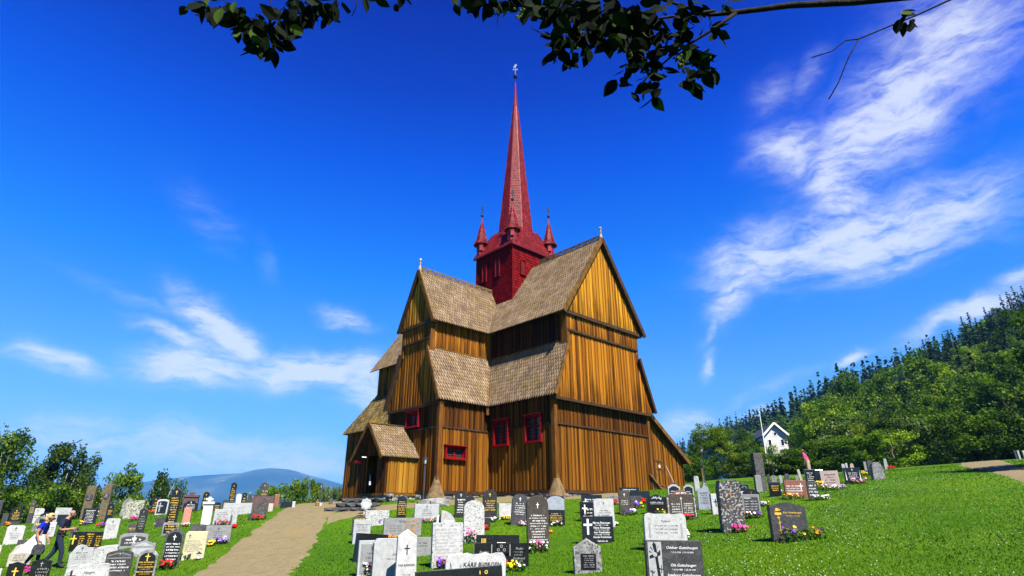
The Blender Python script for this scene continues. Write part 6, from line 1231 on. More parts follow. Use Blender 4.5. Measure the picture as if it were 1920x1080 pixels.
def face_parts(root, c, fwd, side, r, glasses=False):
    """eyes, brows, mouth, ears on a head at c looking along fwd"""
    f = np.array(fwd, float); f /= np.linalg.norm(f); s = np.array(side, float); u = np.cross(s, f); u = u if u[2] > 0 else -u; c = np.array(c)
    mb = MB()
    for q in (-1, 1): ellipsoid(mb, c + f * r * .90 + s * q * r * .36 + u * r * .08, (.012, .012, .010), 8, 6)
    mb.build('eyes', PLAIN('eye_dark', (.03, .025, .02), rough=.2), root, local=True, smooth=True)
    mb = MB(); ellipsoid(mb, c + f * r * 1.04 - u * r * .12, (.017, .017, .024), 8, 6); 
    for q in (-1, 1): ellipsoid(mb, c + s * q * r * .93 - u * r * .05 - f * r * .05, (.022, .02, .034), 8, 6)
    mb.build('nose_and_ears', skin, root, local=True, smooth=True)
    mb = MB(); ellipsoid(mb, c + f * r * .93 - u * r * .55, (.026, .024, .008), 8, 6); mb.build('mouth', PLAIN('lips', (.30, .10, .08)), root, local=True, smooth=True)
    if glasses:
        mb = MB()
        for q in (-1, 1): ellipsoid(mb, c + f * r * .97 + s * q * r * .40 + u * r * .1, (.032, .032, .026), 10, 6); mb.tube([c + f * r * .9 + s * q * r * .78 + u * r * .12, c + s * q * r * 1.0 + u * r * .14], .005, 5)
        mb.tube([c + f * r * 1.06 - s * r * .2 + u * r * .12, c + f * r * 1.06 + s * r * .2 + u * r * .12], .005, 5); mb.build('sunglasses', iron, root, local=True, smooth=True)
navy = MAT('navy_shirt', [(.3, (.006, .008, .018)), (.7, (.012, .016, .034))], scale=14, rough=.8, bump=.3, bscale=20)
jeans = MAT('dark_blue_jeans', [(.3, (.008, .012, .024)), (.7, (.018, .026, .046))], scale=12, rough=.9, bump=.3, bscale=24)
shoe = PLAIN('dark_shoe', (.02, .016, .014)); bluetop = MAT('bright_blue_top', [(.3, (.002, .010, .22)), (.7, (.006, .02, .32))], scale=10, rough=.8, bump=.3, bscale=18)
whitecloth = MAT('white_cloth', [(.3, (.38, .37, .38)), (.7, (.46, .45, .46))], scale=6, rough=.9, bump=.4, bscale=12)
blond = MAT('blond_hair', [(.3, (.30, .19, .06)), (.7, (.48, .34, .13))], scale=30, rough=.6, stretch=(1, 1, .3)); pinkc = MAT('hot_pink_shirt', [(.3, (.42, .02, .13)), (.7, (.55, .04, .19))], scale=10, rough=.85); khaki = PLAIN('khaki_cloth', (.30, .25, .17), rough=.9)
# man walking to the right, head bowed over a small camera; local +x is where he walks
J = dict(pelvis=(0, 0, .96, .155, .12), belly=(.015, 0, 1.10, .16, .125), chest=(.05, 0, 1.32, .175, .13), collar=(.085, 0, 1.47, .09, .075), neck=(.13, 0, 1.535, .058), chin=(.20, 0, 1.585, .07, .066), head=(.185, 0, 1.665, .098, .088), crown=(.155, 0, 1.73, .062, .06),
    hipL=(-.03, .10, .90, .105), kneeL=(-.10, .11, .50, .078), ankL=(-.36, .11, .12, .055), toeL=(-.22, .12, .035, .038), hipR=(.03, -.10, .90, .105), kneeR=(.20, -.11, .50, .08), ankR=(.22, -.11, .10, .056), toeR=(.40, -.12, .04, .04),
    shL=(.06, .20, 1.42, .078), slL=(.06, .25, 1.20, .068), elL=(.05, .26, 1.14, .046), wrL=(.28, .16, 1.17, .031), shR=(.06, -.20, 1.42, .078), slR=(.06, -.25, 1.20, .068), elR=(.05, -.26, 1.14, .046), wrR=(.29, -.14, 1.16, .031))
Bn = [('pelvis', 'belly', 'shirt'), ('belly', 'chest', 'shirt'), ('chest', 'collar', 'shirt'), ('collar', 'neck', 'skin'), ('neck', 'chin', 'skin'), ('chin', 'head', 'skin'), ('head', 'crown', 'skin')]
for s in 'LR': Bn += [('pelvis', 'hip' + s, 'legs'), ('hip' + s, 'knee' + s, 'legs'), ('knee' + s, 'ank' + s, 'legs'), ('ank' + s, 'toe' + s, 'shoe'), ('chest', 'sh' + s, 'shirt'), ('sh' + s, 'sl' + s, 'shirt'), ('sl' + s, 'el' + s, 'skin'), ('el' + s, 'wr' + s, 'skin')]
joints_cur = J; hand(J, Bn, 'wrL', (1, -.35, .1), (0, .2, 1), curl=(0, -1, 0)); hand(J, Bn, 'wrR', (1, .3, .1), (0, -.2, 1), curl=(0, 1, 0))
P = hit(97, 1066); rzm = math.radians(14)
man = figure('person', 'bald man in navy polo shirt and dark jeans walking with a small camera', J, Bn, dict(shirt=navy, skin=skin, legs=jeans, shoe=shoe), P, rzm, .98)
face_parts(man, (.195, 0, 1.655), (1, 0, -.55), (0, 1, 0), .095)
mb = MB(); mb.box((0, 0, 0), (1, 0, 0), (0, 1, 0), -.12, .16, -.16, .16, .955, 1.0); mb.build('belt', PLAIN('brown_belt', (.05, .025, .012)), man, local=True)
mb = MB(); mb.box((0, 0, 0), (1, 0, 0), (0, 1, 0), -.03, .03, -.06, .06, -.04, .04); mb.tube([(.03, 0, 0), (.09, 0, 0)], .03, 10); q = mb.build('camera_body', iron, None, local=True); q.name = 'compact_camera'
q.location = Vector(P) + Matrix.Rotation(rzm, 3, 'Z') @ Vector((.385, 0, 1.14)); q.rotation_euler = (0, .2, rzm); tag(q, 'small black camera held in the hands of the bald man', 'camera')
# woman half a step behind him
J = dict(pelvis=(0, 0, .93, .15, .13), belly=(.02, 0, 1.05, .135, .115), chest=(.075, 0, 1.25, .15, .125), collar=(.11, 0, 1.38, .085, .07), neck=(.15, 0, 1.44, .05), chin=(.235, 0, 1.47, .062), head=(.215, 0, 1.55, .094, .086), crown=(.18, 0, 1.61, .06),
    hipL=(-.02, .09, .88, .10), kneeL=(-.05, .09, .48, .07), ankL=(-.26, .09, .11, .045), toeL=(-.13, .1, .035, .034), hipR=(.02, -.09, .88, .10), kneeR=(.17, -.09, .48, .07), ankR=(.18, -.09, .09, .046), toeR=(.34, -.1, .035, .034),
    shL=(.08, .17, 1.34, .066), slL=(.07, .21, 1.18, .06), elL=(.05, .23, 1.06, .042), wrL=(.19, .21, .85, .03), shR=(.08, -.17, 1.34, .07), slR=(.06, -.225, 1.19, .064), elR=(.03, -.25, 1.06, .045), wrR=(.13, -.24, .82, .03))
Bn = [('pelvis', 'belly', 'shirt'), ('belly', 'chest', 'shirt'), ('chest', 'collar', 'shirt'), ('collar', 'neck', 'skin'), ('neck', 'chin', 'skin'), ('chin', 'head', 'skin'), ('head', 'crown', 'skin')]
for s in 'LR': Bn += [('pelvis', 'hip' + s, 'legs'), ('hip' + s, 'knee' + s, 'legs'), ('knee' + s, 'ank' + s, 'legs'), ('ank' + s, 'toe' + s, 'shoe'), ('chest', 'sh' + s, 'shirt'), ('sh' + s, 'sl' + s, 'shirt'), ('sl' + s, 'el' + s, 'skin'), ('el' + s, 'wr' + s, 'skin')]
joints_cur = J; hand(J, Bn, 'wrR', (.3, 0, -1), (1, 0, .2), curl=(.3, .9, 0)); hand(J, Bn, 'wrL', (.3, 0, -1), (1, 0, .2), curl=(.3, -.9, 0))
P = hit(57, 1066); rzw = math.radians(12)
wom = figure('person', 'blond woman in a bright blue top and flared white skirt with sunglasses', J, Bn, dict(shirt=bluetop, skin=skin, legs=jeans, shoe=shoe), P, rzw, .97)
face_parts(wom, (.225, 0, 1.54), (1, 0, -.6), (0, 1, 0), .092, True)
mb = MB(); ellipsoid(mb, (.19, 0, 1.575), (.125, .112, .112), 18, 14, cut=lambda c: c[0] < .235 or c[2] > 1.63); ellipsoid(mb, (.11, 0, 1.50), (.085, .098, .11), 14, 10); mb.build('hair', blond, wom, local=True, smooth=True)
mb = MB(); n = 40; rings = []
for z, rx, ry, ox in ((1.02, .155, .135, .015), (.96, .18, .165, 0), (.84, .24, .21, -.03), (.70, .32, .26, -.08), (.56, .39, .30, -.13), (.46, .43, .32, -.17)):
    rings.append([(ox + (rx + .018 * math.sin(7 * a + z * 4) * (1.1 - z)) * math.cos(a), (ry + .018 * math.sin(6 * a) * (1.1 - z)) * math.sin(a), z + .03 * math.sin(3 * a) * (1 - z)) for a in [2 * math.pi * k / n for k in range(n)]])
vs = [p for r in rings for p in r]; mb.mesh(vs, [(i * n + k, i * n + (k + 1) % n, (i + 1) * n + (k + 1) % n, (i + 1) * n + k) for i in range(len(rings) - 1) for k in range(n)]); mb.build('skirt', whitecloth, wom, local=True, smooth=True)
mb = MB(); o_ = (.20, -.26, 0); mb.mesh([(o_[0] + x, o_[1] + y * .06, z) for z, w2 in ((.73, .07), (.70, .13), (.55, .17), (.44, .14), (.42, .08)) for x, y in ((-w2, -1), (w2, -1), (w2, 1), (-w2, 1))], [(i * 4 + k, i * 4 + (k + 1) % 4, i * 4 + 4 + (k + 1) % 4, i * 4 + 4 + k) for i in range(4) for k in range(4)] + [(0, 1, 2, 3), (16, 17, 18, 19)])
q = mb.build('handbag', SM['dark'], None, local=True); mb = MB(); mb.tube([(.12, -.26, .72), (.13, -.25, .80), (.20, -.25, .82), (.27, -.26, .72)], .011, 6); hh_ = mb.build('handle', iron, q, local=True); q.location = P; q.rotation_euler = (0, 0, rzw); q.scale = (.97,) * 3; tag(q, 'dark grey handbag hanging from the hand of the blond woman', 'handbag')
# person in pink bending at the far graves
J = dict(pelvis=(0.000, 0, .92, .16, .13), belly=(-0.030, 0, 1.05, .155, .125), chest=(-0.100, 0, 1.24, .165, .13), collar=(-0.150, 0, 1.35, .085, .07), neck=(-0.175, 0, 1.40, .055), chin=(-0.205, 0, 1.42, .06), head=(-0.200, 0, 1.50, .092, .085), crown=(-0.185, 0, 1.57, .055),
    hipL=(0.000, .10, .87, .105), kneeL=(0.015, .11, .47, .075), ankL=(0.030, .11, .10, .05), toeL=(-0.035, .12, .035, .038), hipR=(0.000, -.10, .87, .105), kneeR=(-0.025, -.11, .47, .075), ankR=(0.000, -.11, .10, .05), toeR=(-0.070, -.12, .035, .038),
    shL=(-0.115, .19, 1.30, .075), slL=(-0.110, .23, 1.12, .065), elL=(-0.100, .24, 1.03, .045), wrL=(-0.165, .19, .84, .03), shR=(-0.115, -.19, 1.30, .075), slR=(-0.105, -.23, 1.12, .065), elR=(-0.090, -.24, 1.03, .045), wrR=(-0.140, -.2, .83, .03))
Bn = [('pelvis', 'belly', 'shirt'), ('belly', 'chest', 'shirt'), ('chest', 'collar', 'shirt'), ('collar', 'neck', 'skin'), ('neck', 'chin', 'skin'), ('chin', 'head', 'skin'), ('head', 'crown', 'skin')]
for s in 'LR': Bn += [('pelvis', 'hip' + s, 'legs'), ('hip' + s, 'knee' + s, 'legs'), ('knee' + s, 'ank' + s, 'skin'), ('ank' + s, 'toe' + s, 'shoe'), ('chest', 'sh' + s, 'shirt'), ('sh' + s, 'sl' + s, 'shirt'), ('sl' + s, 'el' + s, 'skin'), ('el' + s, 'wr' + s, 'skin')]
joints_cur = J; hand(J, Bn, 'wrR', (-.4, 0, -1), (-1, 0, .2), curl=(-.3, .9, 0)); hand(J, Bn, 'wrL', (-.4, 0, -1), (-1, 0, .2), curl=(-.3, -.9, 0))
P = hit(1520, 897)
pk = figure('person', 'person in a hot pink shirt and khaki shorts bending over far graves', J, Bn, dict(shirt=pinkc, skin=skin, legs=khaki, shoe=shoe), P, math.radians(-35), 1.0)
dist = P[1]; want = (897 - 849) / F * dist * 1.03; pk.scale = (want / 1.58,) * 3
face_parts(pk, (-.205, 0, 1.49), (-1, 0, -.5), (0, 1, 0), .09)
mb = MB(); ellipsoid(mb, (-.185, 0, 1.53), (.105, .1, .1), 14, 10, cut=lambda c: c[0] > -.23 or c[2] > 1.575); mb.build('hair', PLAIN('brown_hair', (.10, .05, .025)), pk, local=True, smooth=True)
# ================================================================== lamps, pole, sign, tools, steps
lglass = MAT('lantern_glass', [(.3, (.25, .27, .25)), (.7, (.40, .42, .40))], scale=6, rough=.15, spec=.6); postm = PLAIN('blue_grey_post', (.030, .042, .06), rough=.45)
def lamp(u, vb, vt, label, Y=None):
    if Y: d = ray(u, 930); x = d[0] / d[1] * Y; P = np.array([x, Y, gz(x, Y)])
    else: P = hit(u, vb)
    lo, hi = .5, 9.
    for _ in range(40):
        h = (lo + hi) / 2
        if proj(P + UP * h)[1] > vt: lo = h
        else: hi = h
    k = h / 3.2; t = empty('street_lamp', P, 0, label, 'lamp', 'post lamps round the churchyard')
    mb = MB(); mb.lathe((0, 0, 0), [(.09 * k, -.2), (.09 * k, .25 * k), (.06 * k, .35 * k), (.045 * k, .5 * k), (.038 * k, 2.55 * k), (.06 * k, 2.58 * k), (.09 * k, 2.64 * k), (.09 * k, 2.67 * k)], 12); mb.build('post', postm, t, local=True, smooth=False)
    mb = MB(); mb.lathe((0, 0, 0), [(.085 * k, 2.672 * k), (.145 * k, 2.99 * k)], 6); mb.build('glass', lglass, t, local=True)
    mb = MB(); mb.lathe((0, 0, 0), [(.15 * k, 2.985 * k), (.20 * k, 3.0 * k), (.15 * k, 3.08 * k), (.05 * k, 3.14 * k), (.03 * k, 3.17 * k), (.04 * k, 3.2 * k), (.01 * k, 3.24 * k)], 6)
    for i in range(6): a = math.pi / 6 + i * math.pi / 3; c, s_ = math.cos(a), math.sin(a); mb.bar((c * .088 * k, s_ * .088 * k, 2.66 * k), (c * .15 * k, s_ * .15 * k, 3.0 * k), .018 * k, .018 * k)
    mb.build('lantern_frame', iron, t, local=True)
lamp(793, 946, 855, 'slim post lamp with glass lantern before the church porch'); lamp(600, 0, 905, 'dark post lamp among the bushes at the path crest', Y=47); lamp(1322, 908, 836, 'post lamp against the dense round tree right of the church')
d = ray(1428, 800); Y = 118; x = d[0] / d[1] * Y; P = np.array([x, Y, gz(x, Y)]); mb = MB(); zt = CAM[2] + ray(1427, 774)[2] / ray(1427, 774)[1] * Y - P[2]; mb.tube([(0, 0, -.3), (0, 0, zt)], [.12, .06], 10); t = empty('flagpole', P, 0, 'white flagpole rising left of the white house gable', 'flagpole'); mb.build('pole', white, t, local=True); mb = MB(); ellipsoid(mb, (0, 0, zt + .1), (.14, .14, .14)); mb.build('knob', white, t, local=True)
def post(name, u, vb, vt, w_, mat, label, cat, roll=0, tip=None):
    P = hit(u, vb); lo, hi = .3, 6.
    for _ in range(40):
        h = (lo + hi) / 2
        if proj(P + UP * h)[1] > vt: lo = h
        else: hi = h
    t = empty(name, P, RND.uniform(-.3, .3), label, cat, ry=math.radians(roll)); mb = MB(); mb.tube([(0, 0, -.2), (.01, 0, h * .5), (0, 0, h - .05), (0, 0, h)], [w_, w_ * .95, w_ * .85, w_ * .4], 8); mb.build('shaft', mat, t, local=True); return t, h, P
post('wooden_post', 1319, 910, 878, .07, w_grey, 'thin grey wooden post left of the right hand lamp', 'post')
t, h, P = post('leaning_post', 1765, 867, 847, .12, white, 'white leaning post by the bushes on the slope', 'post', roll=-10); mb = MB(); mb.lathe((0, 0, h * .55), [(.125, 0), (.125, .12)], 8); mb.build('dark_band', iron, t, local=True)
t, h, P = post('sign_post', 1752, 867, 838, .04, iron, 'small blue sign on a thin pole before the bushes', 'sign'); mb = MB(); mb.box((0, 0, 0), (1, 0, 0), (0, 1, 0), -.2, .2, -.07, -.05, h - .28, h + .02); mb.build('sign_plate', PLAIN('sign_blue', (.03, .14, .48), rough=.4), t, local=True)
# grey thin cross by the far left stones
P = hit(466, 950); t = empty('cross_marker', P, 0, 'thin grey stone cross among the far left rows', 'cross'); k = 24 / F * P[1] * 1.02; mb = MB(); mb.box((0, 0, 0), (1, 0, 0), (0, 1, 0), -.05, .05, -.05, .05, -.1, k); mb.box((0, 0, 0), (1, 0, 0), (0, 1, 0), -.25, -.051, -.05, .05, k * .62, k * .72); mb.box((0, 0, 0), (1, 0, 0), (0, 1, 0), .051, .25, -.05, .05, k * .62, k * .72); mb.build('shaft', SM['grey'], t, local=True)
# shovel, plank
A = W(LP - .45, LQ0 + 2.15, gz(*W(LP - .45, LQ0 + 2.15, 0)[:2])); B = W(LP - .1, LQ0 + 1.75, A[2] + 1.35); t = empty('shovel', A, 0, 'shovel with pale handle leaning on the lean-to wall', 'shovel'); mb = MB(); mb.tube([A + (B - A) * .24, B], .022, 8); mb.build('shaft', MAT('pale_ash', [(.3, (.38, .32, .24)), (.7, (.48, .42, .33))], scale=8, rough=.7), t)
mb = MB(); dv = (B - A) / np.linalg.norm(B - A); sd = E2; Q = [(-.13, .36), (.13, .36), (.14, .12), (.0, -.02), (-.14, .12)]; pl = [A + sd * x + dv * z for x, z in Q]; nn = np.cross(sd, dv) * .02; mb.face(pl); mb.face([p + nn for p in pl][::-1]); [mb.face([pl[i], pl[i] + nn, pl[(i + 1) % 5] + nn, pl[(i + 1) % 5]]) for i in range(5)]; mb.build('blade', iron, t)
A = W(LP - .55, LQ0 + .25, 0); A[2] = gz(A[0], A[1]) - .05; B = W(LP - .12, LQ0 - .35, A[2] + .95); t = empty('wooden_plank', A, 0, 'grey board leaning against the church beside the lean-to door', 'board'); mb = MB(); mb.bar(A, B, .05, .26, up=E1); mb.build('board', w_grey, t)
# stone steps and rubble at the far left corner of the church
slate = GR('step_slate', (.02, .02, .02), (.07, .07, .068), (.17, .17, .165), None, .85, bump=.5)
t = empty('stone_steps', hit(662, 955), 0, 'rough grey stone steps beside the porch at the church corner', 'steps')
for i, (u0, u1, v, hh_) in enumerate(((612, 690, 958, .16), (634, 694, 951, .20), (645, 696, 944, .2))):
    a, b = hit(u0, v), hit(u1, v); d_ = b - a; d_[2] = 0; L = np.linalg.norm(d_); d_ /= L; nn_ = np.cross(d_, UP); mb = MB(); x = 0
    while x < L:
        ww = RND.uniform(.3, .8); rock(mb, a + d_ * (x + ww / 2) + UP * (.06 + i * .04) + nn_ * -.1, d_, nn_, ww / 2 * .95, .4, hh_ / 2 + .01, RND.random(), .26); x += ww
    mb.build('step', slate, t)
def rubble(u0, v0, u1, v1, label, n, sz):
    a, b = hit(u0, v0), hit(u1, v1); d_ = (b - a); L = np.linalg.norm(d_); d_ /= L; nn_ = np.cross(d_, UP); t = empty('rubble_wall', (a + b) / 2, 0, label, 'low wall'); mb = MB()
    for i in range(n): f = (i + RND.random()) / n; s = sz * RND.uniform(.6, 1.3); p = a + d_ * L * f + nn_ * RND.uniform(-.4, .4); p[2] = gz(p[0], p[1]); rock(mb, p + UP * s * .4, d_, nn_, s * 1.5, s * .8, s * .6, RND.random(), .3)
    mb.build('stones', stone_f, t)
rubble(1704, 874, 1760, 866, 'low rubble edge of flat stones below the blue sign', 26, .32); rubble(1806, 864, 1862, 860, 'heap of pale rocks where the slope path vanishes', 30, .36)
rubble(795, 949, 832, 947, 'loose pale boulders by the post lamp and the church foot', 8, .26)
# ================================================================== white house behind the trees
d = ray(1453, 815); Y = 122; hx = d[0] / d[1] * Y; hz_ = gz(hx, Y); zof = lambda v: CAM[2] + ray(1453, v)[2] / ray(1453, v)[1] * Y
rz = math.radians(-8); house = empty('white_house', (hx, Y, hz_), rz, 'white wooden house with a steep gable rising behind the trees', 'house'); R2 = np.array([math.cos(0), 0, 0]); HW = 2.25; HR = zof(795) - hz_; HEv = zof(814) - hz_
siding = MAT('white_siding', [(.3, (.40, .40, .39)), (.7, (.47, .47, .46))], scale=3, stretch=(.3, .3, 9), rough=.6); mb = MB()
mb.mesh([(-HW, 0, -2), (HW, 0, -2), (HW, 0, HEv), (0, 0, HR), (-HW, 0, HEv), (-HW, 14, -2), (HW, 14, -2), (HW, 14, HEv), (0, 14, HR), (-HW, 14, HEv)], [(0, 1, 2, 3, 4), (5, 9, 8, 7, 6), (0, 4, 9, 5), (1, 6, 7, 2)]); mb.build('wall', siding, house, local=True)
slate_r = PLAIN('roof_slate', (.05, .05, .055)); mb = MB()
for s in (-1, 1): mb.mesh([(s * (HW + .35), -.6, HEv - .45), (s * (HW + .35), 14.6, HEv - .45), (0, 14.6, HR + .08), (0, -.6, HR + .08), (s * (HW + .35), -.6, HEv - .25), (s * (HW + .35), 14.6, HEv - .25), (0, 14.6, HR + .28), (0, -.6, HR + .28)], [(0, 1, 2, 3), (4, 5, 6, 7), (0, 3, 7, 4), (0, 1, 5, 4), (1, 2, 6, 5)])
mb.build('roof', slate_r, house, local=True); mb = MB()
for s in (-1, 1): mb.bar((s * (HW + .35), -.63, HEv - .38), (0, -.63, HR + .16), .06, .34)
mb.build('bargeboard', white, house, local=True)
for x0, z0 in ((-.35, HR - 2.4), (-1.6, HEv - 2.4), (.85, HEv - 2.4)):
    mb = MB(); mb.box((0, 0, 0), (1, 0, 0), (0, -1, 0), x0, x0 + .75, 0, .05, z0, z0 + (.8 if z0 > HEv - 2 else 1.4)); wf = mb.build('window', white, house, local=True); mb = MB(); mb.box((0, 0, 0), (1, 0, 0), (0, -1, 0), x0 + .1, x0 + .65, .052, .06, z0 + .1, z0 + (.7 if z0 > HEv - 2 else 1.3)); mb.build('pane', glassm, wf, local=True)
for k in range(3):
    mb = MB(); mb.box((-HW, 0, 0), (0, 1, 0), (-1, 0, 0), 2 + k * 4, 3 + k * 4, 0, .05, HEv - 2.2, HEv - .9); wf = mb.build('window', white, house, local=True); mb = MB(); mb.box((-HW, 0, 0), (0, 1, 0), (-1, 0, 0), 2.1 + k * 4, 2.9 + k * 4, .052, .06, HEv - 2.1, HEv - 1.0); mb.build('pane', glassm, wf, local=True)
d = ray(1388, 845); Y = 132; hx = d[0] / d[1] * Y; hz_ = gz(hx, Y); bh = empty('shaded_house_side', (hx, Y, hz_), math.radians(24), 'bluish shaded house wall with windows left of the white gable', 'house'); e_ = CAM[2] + ray(1388, 836)[2] / ray(1388, 836)[1] * Y - hz_
mb = MB(); mb.box((0, 0, 0), (1, 0, 0), (0, -1, 0), -4, 5, -7, 0, -2, e_); mb.build('wall', PLAIN('siding_blue_shade', (.22, .32, .46)), bh, local=True); mb = MB(); mb.mesh([(-4.5, -.5, e_ - .1), (5.5, -.5, e_ - .1), (5.5, 3.5, e_ + 1.4), (-4.5, 3.5, e_ + 1.4), (5.5, 7.5, e_ - .1), (-4.5, 7.5, e_ - .1), (-4.5, -.5, e_ - .3), (5.5, -.5, e_ - .3)], [(0, 1, 2, 3), (3, 2, 4, 5), (0, 3, 5), (1, 4, 2), (0, 6, 7, 1)]); mb.build('roof', slate_r, bh, local=True)  # blue of a white wall in shade, painted as the siding colour
for x0 in (-3, -.6, 1.8):
    mb = MB(); mb.box((0, 0, 0), (1, 0, 0), (0, -1, 0), x0, x0 + 1.1, 0, .05, e_ - 2.2, e_ - .7); wf = mb.build('window', white, bh, local=True); mb = MB(); mb.box((0, 0, 0), (1, 0, 0), (0, -1, 0), x0 + .12, x0 + .98, .052, .06, e_ - 2.08, e_ - .82); mb.build('pane', glassm, wf, local=True)
# ================================================================== flowers on the graves
FC = dict(r=(.42, .012, .010), p=(.50, .07, .22), v=(.13, .035, .36), y=(.55, .38, .012), o=(.52, .16, .012), w=(.52, .51, .48), m=(.36, .015, .15), l=(.36, .26, .48), d=(.05, .008, .03), k=(.52, .25, .32))
FM = {k: PLAIN('petals_' + k, c, rough=.7) for k, c in FC.items()}
green_ = LEAF('bedding_leaves', [(0, (.012, .035, .005)), (.5, (.035, .085, .008)), (1, (.09, .15, .02))])
def flowers(u, v, wpx, hpx, cols, label, n=26, fwd=.22):
    P = hit(u, v); P = P - np.array([math.sin(math.atan2(P[0], P[1])), math.cos(math.atan2(P[0], P[1])), 0]) * 0; P[2] = gz(P[0], P[1]); w_ = wpx / F * P[1] * 1.03; h = hpx / F * P[1] * 1.03
    rs = np.random.RandomState(int(u * 3 + v)); t = empty('flower_bed', P, 0, label, 'flowers', 'flowers planted at the graves'); m = max(60, int(5 * wpx))
    pts = np.stack([rs.uniform(-.5, .5, m) * w_, rs.uniform(-.5, .5, m) * min(w_, .35), rs.rand(m) ** 1.3 * h * .75], 1); V, f = leaf_quads(pts, rs.uniform(.05, .10, m), rs); link(bpy.data.objects.new('leaves', np_mesh('leaves', V, f, rs.rand(m), [green_])), t)
    mb = MB(); ks = list(cols)
    for i in range(n):
        x, y_, z = (rs.rand() - .5) * w_ * .95, (rs.rand() - .5) * min(w_, .3), h * (.35 + .62 * rs.rand()); c = int((x / w_ + .5) * len(ks) + rs.uniform(-.45, .45)) % len(ks) if len(ks) > 1 else 0; r_ = rs.uniform(.026, .048); tl = rs.uniform(-.6, .6); q = rs.randint(5, 7)
        rim = [(x + r_ * math.cos(a) , y_ + r_ * math.sin(a) * .7 - .02, z + r_ * (math.sin(a) * .7 + .2 * tl)) for a in [2 * math.pi * j / q + tl for j in range(q)]]; cc = (x, y_ - .035, z + .012)
        for j in range(q): mb.face([rim[j], rim[(j + 1) % q], cc], c, .5); mb.face([rim[(j + 1) % q], rim[j], (x, y_ + .01, z - .02)], c, .5)
    mb.build('blossoms', [FM[k] for k in ks], t, local=True)
